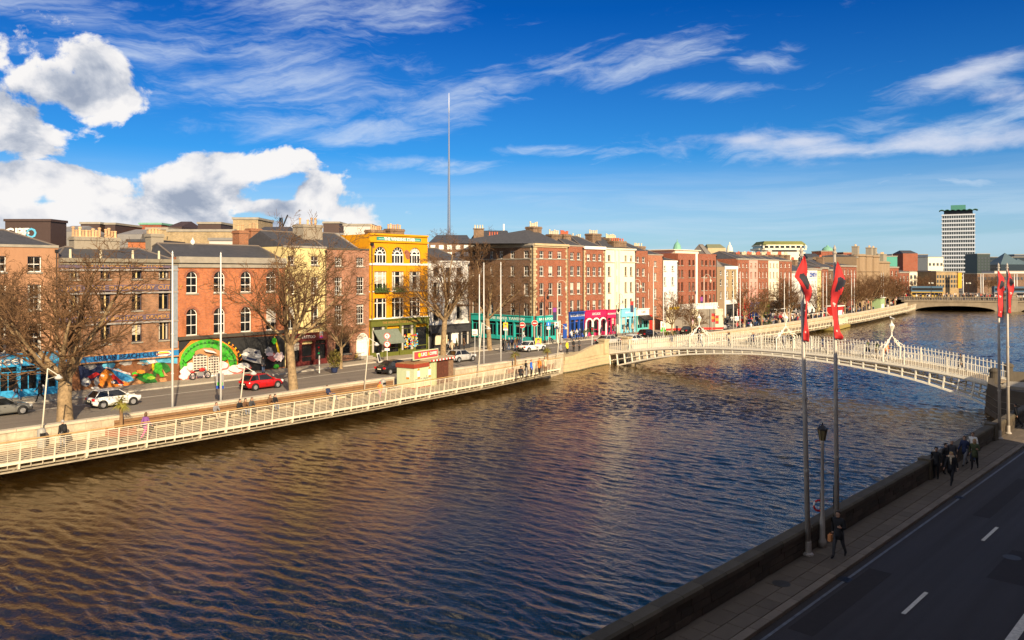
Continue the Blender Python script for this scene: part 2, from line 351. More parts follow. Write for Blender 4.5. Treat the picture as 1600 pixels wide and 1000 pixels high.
# ------------------------------------------------ building kit
WIN_CACHE = {}
def arch_pts(w, rise, n=10, z0=0.0):
    return [(-w / 2 * cos(pi * i / n), z0 + rise * sin(pi * i / n)) for i in range(n + 1)]
def ringstrip(mb, outer, inner, y0, y1, mi=0, closed=False):
    n = len(outer); m_ = n if closed else n - 1
    for i in range(m_):
        j = (i + 1) % n; a, b, c, d = outer[i], outer[j], inner[j], inner[i]
        mb.add([(a[0], y0, a[1]), (b[0], y0, b[1]), (c[0], y0, c[1]), (d[0], y0, d[1]), (a[0], y1, a[1]), (b[0], y1, b[1]), (c[0], y1, c[1]), (d[0], y1, d[1])],
               [(0, 1, 2, 3), (7, 6, 5, 4), (3, 2, 6, 7), (1, 0, 4, 5)], mi)
def window_meshes(w, h, style, fmat, far):
    key = (round(w, 2), round(h, 2), style, fmat.name, far)
    if key in WIN_CACHE: return WIN_CACHE[key]
    w, h = key[0], key[1]; f = MB(); ft = .075 if not far else .09; bt = .035 if not far else .05
    arch = style.startswith('arch'); r = w / 2 * (1.0 if style != 'archseg' else .45); hs = h - r if arch else h
    f.box(-w / 2, -w / 2 + ft, 0, .08, 0, hs); f.box(w / 2 - ft, w / 2, 0, .08, 0, hs); f.box(-w / 2 + ft, w / 2 - ft, 0, .08, 0, ft * 1.2)
    if arch:
        ringstrip(f, arch_pts(w, r, 10, hs), arch_pts(w - 2 * ft, r - ft, 10, hs), 0, .08)
        f.box(-w / 2 + ft, w / 2 - ft, 0.005, .075, hs - ft / 2, hs + ft / 2)
    else: f.box(-w / 2 + ft, w / 2 - ft, 0, .08, h - ft, h)
    y0, y1 = .012, .068
    iw = w - 2 * ft
    if style in ('sash66', 'sash22', 'sash', 'arch22'):
        f.box(-iw / 2, iw / 2, y0 - .01, y1, hs * .5 - .035, hs * .5 + .035)
        nc = {'sash66': 3, 'sash22': 2, 'sash': 1, 'arch22': 2}[style]; nr = {'sash66': 4, 'sash22': 2, 'sash': 2, 'arch22': 2}[style]
        for i in range(1, nc): x = -iw / 2 + iw * i / nc; f.box(x - bt / 2, x + bt / 2, y0, y1 - .004, ft, (h if style == 'arch22' else hs) - ft)
        for j in range(1, nr):
            if abs(j / nr - .5) < .01: continue
            z = hs * j / nr; f.box(-iw / 2, iw / 2, y0 + .003, y1 - .006, z - bt / 2, z + bt / 2)
    if style == 'archfan':
        for s_ in (-1, 1): f.box(s_ * w * .22 - .06, s_ * w * .22 + .06, -.02, y1, ft, hs)
        ro, ri = w * .27, w * .19
        ringstrip(f, arch_pts(2 * ro, ro, 10, hs), arch_pts(2 * ri, ri, 10, hs), -.015, y1)
        for k in range(1, 6):
            a = pi * k / 6; d = (cos(a), sin(a)); n_ = (-sin(a) * .03, cos(a) * .03)
            p = [(d[0] * ro * .98 + n_[0], hs + d[1] * ro * .98 + n_[1]), (d[0] * (w / 2 - ft * .5) + n_[0], hs + d[1] * (w / 2 - ft * .5) + n_[1]), (d[0] * (w / 2 - ft * .5) - n_[0], hs + d[1] * (w / 2 - ft * .5) - n_[1]), (d[0] * ro * .98 - n_[0], hs + d[1] * ro * .98 - n_[1])]
            f.xzprism(p, y0, y1 - .01)
        f.box(-w / 2 + ft, w / 2 - ft, -.03, y1 + .002, hs - .09, hs + .09)
        f.box(-.025, .025, y0, y1 - .02, ft, hs - .09)
    if style == 'tri':      # tripartite with transom
        for x in (-w * .22, w * .22): f.box(x - .06, x + .06, -.03, y1, ft, h - ft)
        f.box(-iw / 2, iw / 2, -.02, y1 - .002, h * .76 - .05, h * .76 + .05)
    if style == 'mull':     # pale central mullion
        f.box(-.05, .05, -.03, y1, ft, h - ft); f.box(-iw / 2, iw / 2, y0, y1 - .004, h * .72 - .03, h * .72 + .03)
    fm = f.mesh('frame', fmat); p = MB()
    if arch:
        a = arch_pts(w - .04, r - .02, 10, hs); p.xzprism([(-w / 2 + .02, 0.02), (w / 2 - .02, 0.02)] + [q for q in a[::-1]], .04, .055)
    else: p.box(-w / 2 + .02, w / 2 - .02, .04, .055, .02, h - .02)
    pm = p.mesh('pane', GLASS)
    s = MB(); s.box(-w / 2 - .08, w / 2 + .08, -.24, .02, -.13, 0); sm = s.mesh('sill', [GREYST])
    WIN_CACHE[key] = (fm, pm, sm); return WIN_CACHE[key]

class Bld:
    def __init__(B, name, label, cat, px0, px1, ytop, wall_mat, depth=9.0, group='buildings along the north quay', tab=FAC, off=0.0, pts=None, z0=-.3, ytop_is_z=False):
        B.p0, B.p1 = pts if pts else (on_line(px0, tab, off), on_line(px1, tab, off))
        dx, dy = B.p1[0] - B.p0[0], B.p1[1] - B.p0[1]; B.L = math.hypot(dx, dy); B.ang = atan2(dy, dx); B.z0 = z0; B.D = depth
        B.ux, B.uy = dx / B.L, dy / B.L
        B.root = empty(name, (B.p0[0], B.p0[1], 0), B.ang, label, cat, group)
        B.pc = (px0 + px1) / 2; B.ztop = ytop if ytop_is_z else B.z(ytop, B.pc); B.mat = wall_mat; B.open = []; B.far = depth_of(B) > 170
    def x(B, px):
        """local x on the facade under picture column px"""
        t = (px - 800) / FPX; a, b = RT[0] * t + FW[0], RT[1] * t + FW[1]
        # p0 + x*u parallel to (a,b)
        den = B.ux * b - B.uy * a
        return -(B.p0[0] * b - B.p0[1] * a) / den
    def z(B, py, px):
        x = B.x(px); s, n = B.p0[0] + B.ux * x, B.p0[1] + B.uy * x
        return ZZ(py, depth(s, n))
    def xz(B, px, py): return (B.x(px), B.z(py, px))
    def win(B, xa, xb, z0, z1, style='sash22', fmat=None, sill=True, recess=.19):
        fmat = fmat or WHITE; w, h = xb - xa, z1 - z0
        fm, pm, sm = window_meshes(w, h, style, fmat, B.far); arch = style.startswith('arch')
        B.open.append((xa, xb, z0, z1, arch, .45 if style == 'archseg' else 1.0))
        o = link('window', fm, B.root, ((xa + xb) / 2, recess, z0)); link('pane', pm, o)
        if sill: link('sill', sm, o, (0, -recess + .13, 0))
        return o
    def grid(B, cols, rows, style='sash22', fmat=None, sill=True, wpx=None):
        for r in rows:
            st = r[2] if len(r) > 2 else style
            for c in cols:
                c0, c1 = c if isinstance(c, tuple) else (c - wpx / 2, c + wpx / 2)
                xa, xb = B.x(c0), B.x(c1); xm = (c0 + c1) / 2
                B.win(xa, xb, B.z(r[1], B.pc) , B.z(r[0], B.pc), st, fmat, sill)
    def wall(B, name='wall', side_mat=None, skip=''):
        mb = MB(); L, z0, z1 = B.L, B.z0, B.ztop
        xs = sorted(set([0, L] + [round(v, 4) for o in B.open for v in (o[0], o[1])])); zs = sorted(set([z0, z1] + [round(v, 4) for o in B.open for v in (o[2], o[3])]))
        xs = [v for v in xs if -1e-6 <= v <= L + 1e-6]
        for i in range(len(xs) - 1):
            xm = (xs[i] + xs[i + 1]) / 2; run = None
            for j in range(len(zs) - 1):
                zm = (zs[j] + zs[j + 1]) / 2
                hole = any(o[0] < xm < o[1] and o[2] < zm < o[3] for o in B.open)
                if not hole:
                    if run is None: run = zs[j]
                if hole or j == len(zs) - 2:
                    e = zs[j] if hole else zs[j + 1]
                    if run is not None and e > run: mb.add([(xs[i], 0, run), (xs[i + 1], 0, run), (xs[i + 1], 0, e), (xs[i], 0, e)], [(0, 1, 2, 3)])
                    run = None
        R = .28
        for xa, xb, za, zb, arch, k in B.open:
            w = xb - xa; r = w / 2 * k if arch else 0; zs_ = zb - r; xc = (xa + xb) / 2
            mb.add([(xa, 0, za), (xa, R, za), (xa, R, zs_), (xa, 0, zs_)], [(0, 1, 2, 3)]); mb.add([(xb, 0, za), (xb, R, za), (xb, R, zs_), (xb, 0, zs_)], [(3, 2, 1, 0)])
            mb.add([(xa, 0, za), (xb, 0, za), (xb, R, za), (xa, R, za)], [(0, 1, 2, 3)])
            if arch:
                ap = [(xc + p[0], p[1]) for p in arch_pts(w, r, 10, zs_)]
                for a, b in zip(ap, ap[1:]):
                    mb.add([(a[0], 0, a[1]), (b[0], 0, b[1]), (b[0], 0, zb), (a[0], 0, zb)], [(0, 1, 2, 3)])
                    mb.add([(a[0], 0, a[1]), (b[0], 0, b[1]), (b[0], R, b[1]), (a[0], R, a[1])], [(3, 2, 1, 0)])
            else: mb.add([(xa, 0, zb), (xb, 0, zb), (xb, R, zb), (xa, R, zb)], [(3, 2, 1, 0)])
        D = B.D; si = 1 if side_mat else 0
        if 'L' not in skip: mb.add([(0, 0, z0), (0, D, z0), (0, D, z1), (0, 0, z1)], [(3, 2, 1, 0)], si)
        if 'R' not in skip: mb.add([(L, 0, z0), (L, D, z0), (L, D, z1), (L, 0, z1)], [(0, 1, 2, 3)], si)
        if 'B' not in skip: mb.add([(0, D, z0), (L, D, z0), (L, D, z1), (0, D, z1)], [(3, 2, 1, 0)], si)
        if 'B' not in skip: mb.add([(0, 0, z1), (L, 0, z1), (L, D, z1), (0, D, z1)], [(0, 1, 2, 3)], si)
        if not B.far and B.L > 4 and 'arched' not in B.root['label'] and 'lettered' not in B.root.name and 'yellow' not in B.root.name:
            dp = MB(); x = L - .16; dp.tube([(x, -.08, 3.9), (x, -.08, z1 - .5)], .05, 6); dp.box(x - .14, x + .14, -.2, -.01, z1 - .55, z1 - .3)
            for q in range(3): dp.box(x - .08, x + .08, -.14, -.005, 4.5 + q * 3, 4.6 + q * 3)
            dp.build('drainpipe', BLACK, B.root)
        return mb.build(name, [B.mat] + ([side_mat] if side_mat else []), B.root)
    def part(B, name, mb, m, parent=None, smooth=False, kind=None): return mb.build(name, m, parent or B.root, smooth, kind)
    def band(B, name, z0, z1, proud, m, x0=None, x1=None, back=0.0):
        mb = MB(); mb.box(0 - .02 if x0 is None else x0, B.L + .02 if x1 is None else x1, -proud, back + .3, z0, z1); return B.part(name, mb, m)
    def cornice(B, h=.5, proud=.35, m=None):
        mb = MB(); z = B.ztop; L = B.L
        mb.box(-.01, L + .01, -proud * .45, .25, z - h, z - h * .55); mb.box(-.03, L + .03, -proud, .28, z - h * .55 + .002, z - h * .2); mb.box(-.01, L + .01, -proud * .7, .3, z - h * .2 + .002, z + .06)
        return B.part('cornice', mb, m or GREYST)
    def roof(B, rise, y0=.35, y1=None, x0=0, x1=None, m=None, hip=0.0, over=.0, name='roof', zb=None):
        y1 = B.D if y1 is None else y1; x1 = B.L if x1 is None else x1; z = (B.ztop if zb is None else zb) + .02; ym = (y0 + y1) / 2; x0 -= over; x1 += over
        mb = MB(); vs = [(x0, y0, z), (x1, y0, z), (x1, y1, z), (x0, y1, z), (x0 + hip, ym, z + rise), (x1 - hip, ym, z + rise)]
        mb.add(vs, [(0, 1, 5, 4), (1, 2, 5), (2, 3, 4, 5), (3, 0, 4), (0, 3, 2, 1)])
        r = B.part(name, mb, m or SLATE); c = MB(); c.tube([(x0 + hip, ym, z + rise + .02), (x1 - hip, ym, z + rise + .02)], .11, 6)
        if hip > 0:
            for q in ((x0, y0), (x0, y1)): c.tube([(q[0], q[1], z), (x0 + hip, ym, z + rise)], .09, 5)
            for q in ((x1, y0), (x1, y1)): c.tube([(q[0], q[1], z), (x1 - hip, ym, z + rise)], .09, 5)
        B.part('ridge_tiles', c, mat('ridge', (.16, .13, .11), .9), r); return r
    def chimney(B, x0, x1, y0, y1, z0, z1, m, pots=4, pot_mat=None, rows=1, ph=.62, parent=None):
        sx, sn = B.p0[0] + B.ux * x0, B.p0[1] + B.uy * x0; lx, ly = sx * B.ux + sn * B.uy, -sx * B.uy + sn * B.ux; dx = y0 * lx / ly
        k = depth(sx + B.ux * dx - B.uy * y0, sn + B.uy * dx + B.ux * y0) / depth(sx, sn); x0 += dx; x1 += dx; z1 = CAMZ + (z1 - CAMZ) * k
        mb = MB(); mb.box(x0, x1, y0, y1, z0, z1 - .35); mb.box(x0 - .09, x1 + .09, y0 - .09, y1 + .09, z1 - .35, z1 - .12); mb.box(x0 - .03, x1 + .03, y0 - .03, y1 + .03, z1 - .12, z1)
        ch = B.part('chimney', mb, m, parent)
        pm = pot_mesh(pot_mat or POT, ph)
        for r_ in range(rows):
            for i in range(pots):
                if RNG.random() < .06: continue
                o = link('chimney_pot', pm, ch, (x0 + (x1 - x0) * (i + .5) / pots, y0 + (y1 - y0) * (r_ + .5) / rows, z1)); o.scale = (1, 1, RNG.choice((.8, 1, 1, 1.15)))
        return ch
    def quoins(B, x, m=None, w=.55, z0=3.6, z1=None, step=.42, side=0):
        mb = MB(); z = z0; k = 0; z1 = z1 or B.ztop - .6
        while z < z1 - .2:
            ww = w if k % 2 else w * .6
            xa, xb = (x, x + ww) if side > 0 else ((x - ww, x) if side < 0 else (x - ww / 2, x + ww / 2))
            mb.box(xa, xb, -.05, .1, z, z + step * .92); z += step; k += 1
        return B.part('quoins', mb, m or STONE, kind='stuff')
    def letters(B, parent, txt, size, xc, y, zc, m, name='lettering', bold=.0, ext=.015, sx=1.0, spacing=1.0, tilt=0):
        t = text_mb(txt, size, 0, ext, 'CENTER', bold, spacing); t.xform(Matrix.Translation((xc, y, zc)) @ Matrix.Rotation(tilt, 4, 'Y') @ Matrix.Diagonal((sx, 1, 1, 1))); return B.part(name, t, m, parent)
def depth_of(B): return depth(B.p0[0], B.p0[1])
POTM = {}
def pot_mesh(m, h):
    k = (m.name, h)
    if k not in POTM:
        b = MB(); b.lathe([(.16, 0), (.13, h * .15), (.12, h * .8), (.16, h * .84), (.16, h * .95), (.12, h), (.09, h), (.09, h * .7)], (0, 0, 0), 8); POTM[k] = b.mesh('chimney_pot', m)
    return POTM[k]
def shopfront(B, xa, xb, zf0, zf1, colour_mat, bays, text=None, tcol=None, tsize=.5, riser=.55, fascia_mat=None, door=None, awn=None, sx=1.0, proud=.28):
    """timber shopfront: pilasters, stall riser, fascia with letters, glazed bays"""
    mb = MB(); n = bays; w = (xb - xa) / n; pw = .28
    for i in range(n + 1):
        x = xa + w * i; a, b = max(xa, x - pw / 2), min(xb, x + pw / 2)
        mb.box(a, b, -proud, 0.02, -.02, zf0); mb.box(a - .03, b + .03, -proud - .06, -.02, zf0 - .3, zf0 - .05)
    for i in range(n):
        if door is not None and i in door: mb.box(xa + w * i + pw / 2, xa + w * (i + 1) - pw / 2, -proud * .6, 0, zf0 - .55, zf0 - .48)
        else: mb.box(xa + w * i + pw / 2, xa + w * (i + 1) - pw / 2, -proud * .85, 0, -.02, riser)
    sf = B.part('shopfront', mb, colour_mat)
    fb = MB(); fb.box(xa - .05, xb + .05, -proud - .08, .02, zf0, zf1); fb.box(xa - .12, xb + .12, -proud - .22, .02, zf1, zf1 + .14); fb.box(xa - .07, xb + .07, -proud - .13, .02, zf0 - .09, zf0 - .003)
    fa = B.part('fascia', fb, fascia_mat or colour_mat)
    if text: B.letters(fa, text, tsize, (xa + xb) / 2, -proud - .1, (zf0 + zf1) / 2, tcol or WHITE, sx=sx)
    for i in range(n):
        x0, x1 = xa + w * i + pw / 2 + .02, xa + w * (i + 1) - pw / 2 - .02
        if door is not None and i in door:
            f = MB(); f.box(x0, x0 + .1, -.1, -.04, 0, zf0 - .5); f.box(x1 - .1, x1, -.1, -.04, 0, zf0 - .5); f.box(x0 + .1, x1 - .1, -.1, -.04, 0, .5); f.box(x0 + .1, x1 - .1, -.1, -.04, 1.0, 1.1)
            d = B.part('door', f, colour_mat); p = MB(); p.box(x0, x1, -.07, -.05, 0, zf0 - .5); B.part('pane', p, GLASS, d)
        else:
            f = MB(); f.box(x0, x1, -.13, -.06, riser, riser + .08); f.box(x0, x1, -.13, -.06, zf0 - .62, zf0 - .55)
            f.box((x0 + x1) / 2 - .03, (x0 + x1) / 2 + .03, -.13, -.07, riser + .08, zf0 - .62)
            d = B.part('shop_window', f, colour_mat); p = MB(); p.box(x0, x1, -.1, -.08, riser, zf0 - .05); B.part('pane', p, GLASS, d)
    if awn:
        a = MB(); zt, zb, out = awn[0], awn[1], awn[2]
        a.add([(xa + .1, -proud - .1, zt), (xb - .1, -proud - .1, zt), (xb - .1, -proud - out, zb), (xa + .1, -proud - out, zb), (xa + .1, -proud - .1, zt - .06), (xb - .1, -proud - .1, zt - .06), (xb - .1, -proud - out, zb - .25), (xa + .1, -proud - out, zb - .25)],
              [(0, 1, 2, 3), (7, 6, 5, 4), (3, 2, 6, 7), (0, 3, 7, 4), (1, 5, 6, 2)]); B.part('awning', a, awn[3])
    return sf
# ------------------------------------------------ water, roads, pavements, quay walls
def water_mat():
    m_ = bpy.data.materials.new('river_water'); m_.use_nodes = True; T = NT(m_.node_tree); b = T.n['Principled BSDF']
    b.inputs['Base Color'].default_value = (.018, .010, .002, 1); b.inputs['Roughness'].default_value = .02; b.inputs['IOR'].default_value = 3.1; b.inputs['Specular IOR Level'].default_value = .5; b.inputs['Specular Tint'].default_value = (1, .80, .52, 1)
    tc = T.node('ShaderNodeTexCoord'); sp = T.node('ShaderNodeSeparateXYZ'); T.l.new(tc.outputs['Object'], sp.inputs[0])
    v = T.comb(sp.outputs[0], T.m('MULTIPLY', sp.outputs[1], .5), 0)
    h = T.m('ADD', T.m('MULTIPLY', T.noise(v, 2.4, 4, .6, .4), .75), T.m('MULTIPLY', T.noise(v, 8.0, 4, .65, .3), .34))
    bp = T.node('ShaderNodeBump'); bp.inputs['Strength'].default_value = .8; bp.inputs['Distance'].default_value = .07
    T.l.new(h, bp.inputs['Height']); T.l.new(bp.outputs[0], b.inputs['Normal'])
    return m_
def build_water():
    xs = [-12.0]
    while xs[-1] < 345:
        x = xs[-1]; xs.append(x + (.115 if x < 70 else .115 + (x - 70) * .0042))
    xs = np.array(xs); ys = np.arange(12.6, 100, .165); nx, ny = len(xs), len(ys)
    # only keep rows inside the banks of each stretch (limits spread)
    X, Y = np.meshgrid(xs, ys, indexing='ij'); Z = np.zeros_like(X); r = np.random.RandomState(5)
    gust = 1 + .55 * np.sin(X * .061 + Y * .043 + 1.2) * np.sin(Y * .087 - X * .035 + .4) + .25 * np.sin(X * .21 + Y * .12 + 2)
    wsum = np.zeros_like(X)
    for i in range(60):
        lam = .42 * (3.6 / .42) ** (r.rand() ** 1.7); k = 2 * pi / lam; th = r.normal(0.12, .42 if lam < 2 else .28); a = .0150 * lam ** .85 * (.6 + .8 * r.rand()) * (1.3 if lam < 1.2 else .6)
        ph = r.rand() * 2 * pi; wob = .9 * np.sin(Y * (.10 + .15 * r.rand()) + r.rand() * 6) + .7 * np.sin(X * (.08 + .1 * r.rand()) + r.rand() * 6)
        phase = k * (X * cos(th) + Y * sin(th)) + ph + wob
        env = .65 + .5 * np.sin(X * (.05 + .2 * r.rand()) + r.rand() * 6) * np.sin(Y * (.08 + .25 * r.rand()) + r.rand() * 6)
        s = np.sin(phase); wsum += a * env * (s + .22 * np.cos(2 * phase))
    Z = ZW + wsum * gust * .31
    inside = np.ones(nx * ny, bool)
    v = np.stack([X, Y, Z], -1).reshape(-1, 3).astype(np.float32)
    idx = np.arange(nx * ny).reshape(nx, ny)
    bank = np.interp(xs, [b[0] for b in BANK], [b[1] for b in BANK]) + 1.0
    keep = (Y[:-1, :-1] < bank[:-1, None]) & ((FW[0] * X + FW[1] * Y)[:-1, :-1] > 18) & (np.abs((RT[0] * X + RT[1] * Y) / np.maximum(FW[0] * X + FW[1] * Y, 1))[:-1, :-1] < .75)
    a, b_, c, d = idx[:-1, :-1][keep], idx[1:, :-1][keep], idx[1:, 1:][keep], idx[:-1, 1:][keep]
    q = np.stack([a, b_, c, d], -1); used = np.unique(q); remap = np.full(nx * ny, -1); remap[used] = np.arange(len(used)); q = remap[q]; v = v[used]
    me = bpy.data.meshes.new('river_water'); me.vertices.add(len(v)); me.vertices.foreach_set('co', v.ravel())
    me.loops.add(q.size); me.loops.foreach_set('vertex_index', q.ravel().astype(np.int32)); me.polygons.add(len(q))
    me.polygons.foreach_set('loop_start', np.arange(0, q.size, 4, dtype=np.int32)); me.polygons.foreach_set('loop_total', np.full(len(q), 4, np.int32)); me.polygons.foreach_set('use_smooth', [True] * len(q))
    me.update(); me.materials.append(WATER); link('river_water', me, kind='structure')
    print('water quads', len(q))
    # calm outskirts of the river outside the finely waved part
    mb = MB(); mb.box(-400, 900, 12.0, 420, -6.0, ZW - .2); struct('river_bed_water', mb, WATER)
WATER = water_mat(); build_water()

def asphalt(name, c, warm=0.0):
    m_ = bpy.data.materials.new(name); m_.use_nodes = True; T = NT(m_.node_tree); b = T.n['Principled BSDF']
    tc = T.node('ShaderNodeTexCoord'); sp = T.node('ShaderNodeSeparateXYZ'); T.l.new(tc.outputs['Object'], sp.inputs[0])
    lanes = T.noise(T.comb(T.m('MULTIPLY', sp.outputs[0], .03), T.m('MULTIPLY', sp.outputs[1], .9), 0), 1.2, 4, .55)
    g = T.noise(tc.outputs['Object'], 30, 6, .85); blot = T.noise(tc.outputs['Object'], .5, 5, .6)
    k = T.m('ADD', .35, T.m('ADD', T.m('MULTIPLY', lanes, .55), T.m('ADD', T.m('MULTIPLY', T.m('SUBTRACT', g, .36), 1.9), T.m('MULTIPLY', blot, .35))))
    T.l.new(T.mix(1.0, tuple(c) + (1,), T.comb(k, k, k), 'MULTIPLY'), b.inputs['Base Color'])
    T.l.new(T.m('SUBTRACT', .95, T.m('MULTIPLY', lanes, .35)), b.inputs['Roughness'])
    bp = T.node('ShaderNodeBump'); bp.inputs['Strength'].default_value = .7; bp.inputs['Distance'].default_value = .012; T.l.new(g, bp.inputs['Height']); T.l.new(bp.outputs[0], b.inputs['Normal'])
    return m_
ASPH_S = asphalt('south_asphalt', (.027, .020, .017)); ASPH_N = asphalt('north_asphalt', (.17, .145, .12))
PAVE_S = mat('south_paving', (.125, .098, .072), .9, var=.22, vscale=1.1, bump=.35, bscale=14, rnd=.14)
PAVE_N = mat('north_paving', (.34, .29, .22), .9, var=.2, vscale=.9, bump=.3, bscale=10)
GRAN = mat('kerb_granite', (.17, .135, .10), .85, var=.18, vscale=2, bump=.3, rnd=.12)
LINE = mat('road_line_white', (.58, .55, .48), .8, var=.4, vscale=9)
LINEY = mat('road_line_yellow', (.62, .45, .10), .8, var=.2, vscale=6)
KS = 11.5; WS = 13.3      # south kerb line, inner face of the south quay wall
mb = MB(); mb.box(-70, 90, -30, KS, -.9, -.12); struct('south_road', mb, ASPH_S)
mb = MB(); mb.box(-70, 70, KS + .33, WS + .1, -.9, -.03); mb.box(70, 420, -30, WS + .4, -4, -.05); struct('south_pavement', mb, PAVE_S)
mb = MB(); mb.box(-70, 420, WS + .05, WS + .6, -5, -.35)
struct('south_quay_base', mb, DARKST)
# kerb stones and flags, each its own piece
pav = bpy.data.objects['south_pavement']
def stone_mesh(name, l, w, h, m, j=.012):
    b = MB(); e = .012
    b.add([(j, j, 0), (l - j, j, 0), (l - j, w - j, 0), (j, w - j, 0), (j, j, h - e), (l - j, j, h - e), (l - j, w - j, h - e), (j, w - j, h - e), (j + e, j + e, h), (l - j - e, j + e, h), (l - j - e, w - j - e, h), (j + e, w - j - e, h)],
          [(0, 3, 2, 1), (0, 1, 5, 4), (1, 2, 6, 5), (2, 3, 7, 6), (3, 0, 4, 7), (4, 5, 9, 8), (5, 6, 10, 9), (6, 7, 11, 10), (7, 4, 8, 11), (8, 9, 10, 11)]); return b.mesh(name, m)
km = [stone_mesh('kerb_stone', l, .33, .2, GRAN) for l in (.9, 1.05, 1.2)]; x = 8.0
while x < 74:
    i = RNG.randrange(3); o = link('kerb_stone', km[i], pav, (x, KS, -.2 + RNG.uniform(-.004, .004)), RNG.uniform(-.003, .003)); x += (.9, 1.05, 1.2)[i]
y = KS + .33
for row, (w, ls) in enumerate(((.62, (.75, .9, 1.1)), (.62, (.75, .95, 1.15)))):
    fm = [stone_mesh('paving_flag', l, w, .1, PAVE_S) for l in ls]; x = 8.0 + RNG.random()
    while x < 66:
        i = RNG.randrange(3); o = link('paving_flag', fm[i], pav, (x, y, -.1 + RNG.uniform(-.004, .004)), RNG.uniform(-.004, .004)); x += ls[i]
    y += w
# road markings
mb = MB()
def dash(a, b, w, z=-.116): mb.obox(a, b, w, z, z + .004)
def pix(px, py): return P(px, py, -.12)
a, b = pix(1414, 960), pix(1447, 925); a2, b2 = pix(1536, 845), pix(1556, 824)
n_d = (a[1] + b[1] + a2[1] + b2[1]) / 4; d0 = a[0]; per = a2[0] - a[0]; dl = (b[0] - a[0] + b2[0] - a2[0]) / 2
print('dash n', n_d, 'period', per, 'len', dl)
for k in range(-1, 6): dash((d0 + per * k, n_d), (d0 + per * k + dl, n_d), .13)
a = pix(1580, 1000); print('long line', a)
dash((a[0] - 3, a[1]), (a[0] + 5.2, a[1]), .28)
struct('road_lane_markings', mb, LINE)
mb = MB(); mb.obox((5, KS - .3), (66, KS - .3), .10, -.117, -.112); struct('kerbside_drain_line', mb, mat('worn_line', (.11, .115, .125), .6, var=.6, vscale=4))

r_ = random.Random(2); mb = MB()
for x, y, l, w in ((14, 8.2, 5, 1.1), (24, 10.2, 7, .8), (33, 6.0, 4, 1.6), (41, 9.3, 9, .7), (19, 4.5, 6, 1.2), (50, 7.5, 5, 1.3)): mb.box(x, x + l, y, y + w, -.1195, -.1165)
struct('road_patches', mb, mat('fresh_tarmac', (.020, .0145, .0125), .9, var=.3, vscale=5))
for x in (17.5, 29.0, 43.5):
    mb = MB(); mb.box(x, x + .5, KS - .45, KS - .02, -.1195, -.112)
    for k in range(6): mb.box(x + .04 + k * .077, x + .08 + k * .077, KS - .42, KS - .06, -.1119, -.108)
    struct('road_drain', mb, BLACK)
for x, y in ((21.5, 9.2), (36.0, 7.4), (27.0, 12.6)):
    mb = MB(); mb.lathe([(.32, 0), (.32, .006), (.28, .007)], (x, y, -.119 if y < KS else .001), 16); struct('manhole_cover', mb, mat('cast_iron', (.06, .055, .05), .6, metal=.4, var=.3, vscale=20))
# north bank
def strip(tab_a, offa, tab_b, offb, z0, z1, m, name, s0=-60, s1=330, step=4.0):
    mb = MB(); s = s0
    pa, pb = [], []
    while s <= s1 + .01: pa.append((s, lerp_tab(tab_a, s) + offa)); pb.append((s, lerp_tab(tab_b, s) + offb)); s += step
    for i in range(len(pa) - 1):
        p = [pa[i], pa[i + 1], pb[i + 1], pb[i]]
        vs = [(x, y, z0) for x, y in p] + [(x, y, z1) for x, y in p]
        f = [(4, 5, 6, 7), (0, 1, 5, 4), (3, 7, 6, 2)]
        if i == 0: f.append((0, 4, 7, 3))
        if i == len(pa) - 2: f.append((1, 2, 6, 5))
        mb.add(vs, f)
    return struct(name, mb, m)
strip(BANK, .35, FAC, -3.6, -3, -.12, ASPH_N, 'north_road')
strip(FAC, -3.6, FAC, .5, -3, 0.0, PAVE_N, 'north_pavement')
strip(FAC, -3.95, FAC, -3.602, -.5, .02, mat('kerb_pale', (.42, .38, .31), .85, var=.15), 'north_kerb')
mb = MB(); mb.box(-600, 2600, 86, 1800, -3.2, -.25); mb.box(330, 2600, -900, 85.9, -3.2, -.25); mb.box(-600, -60, 52, 85.9, -3.2, -.25); mb.box(-600, 330, -900, -31, -3.2, -.25)
struct('city_ground', mb, mat('city_ground', (.13, .12, .10), .95, var=.2, vscale=.05))
mb = MB()
for off, w in ((-9.0, .12),):
    s = -50
    while s < 180:
        a, b = (s, lerp_tab(FAC, s) - 8.0), (s + 6, lerp_tab(FAC, s + 6) - 8.0); mb.obox(a, b, .11, -.116, -.111); s += 6
s = 62
while s < 79:      # hatched box by the bridge
    n0 = lerp_tab(BANK, s) + 1.2; mb.obox((s, n0), (s + 3.2, n0 + 3.0), .14, -.110, -.105); s += 2.6
struct('north_road_markings', mb, LINE)
# ------------------------------------------------ north quay terrace
BR_ORANGE = brick_mat('orange_brick', (.50, .13, .026), (.34, .08, .017), stain=.30)
BR_BROWN = brick_mat('brown_brick', (.29, .12, .045), (.16, .07, .03), stain=.45)
BR_PINK = brick_mat('pink_brick', (.38, .15, .078), (.24, .09, .045), stain=.5)
BR_RED = brick_mat('red_brick', (.32, .062, .014), (.20, .038, .010), stain=.22)
BR_RED2 = brick_mat('deep_red_brick', (.30, .05, .012), (.20, .034, .010), stain=.18)
BR_DARK = brick_mat('dark_brown_brick', (.17, .075, .035), (.10, .05, .028), stain=.35)
BR_TAN = brick_mat('tan_brick', (.42, .29, .13), (.30, .20, .09), stain=.3)
BR_CHIM = brick_mat('chimney_brick', (.20, .11, .055), (.12, .07, .04), stain=.5)
ST_CREAM = stucco_mat('cream_stucco', (.66, .54, .25)); ST_IVORY = stucco_mat('ivory_stucco', (.76, .70, .54), amt=.12); ST_WHITE = stucco_mat('white_stucco', (.72, .70, .66), amt=.3)
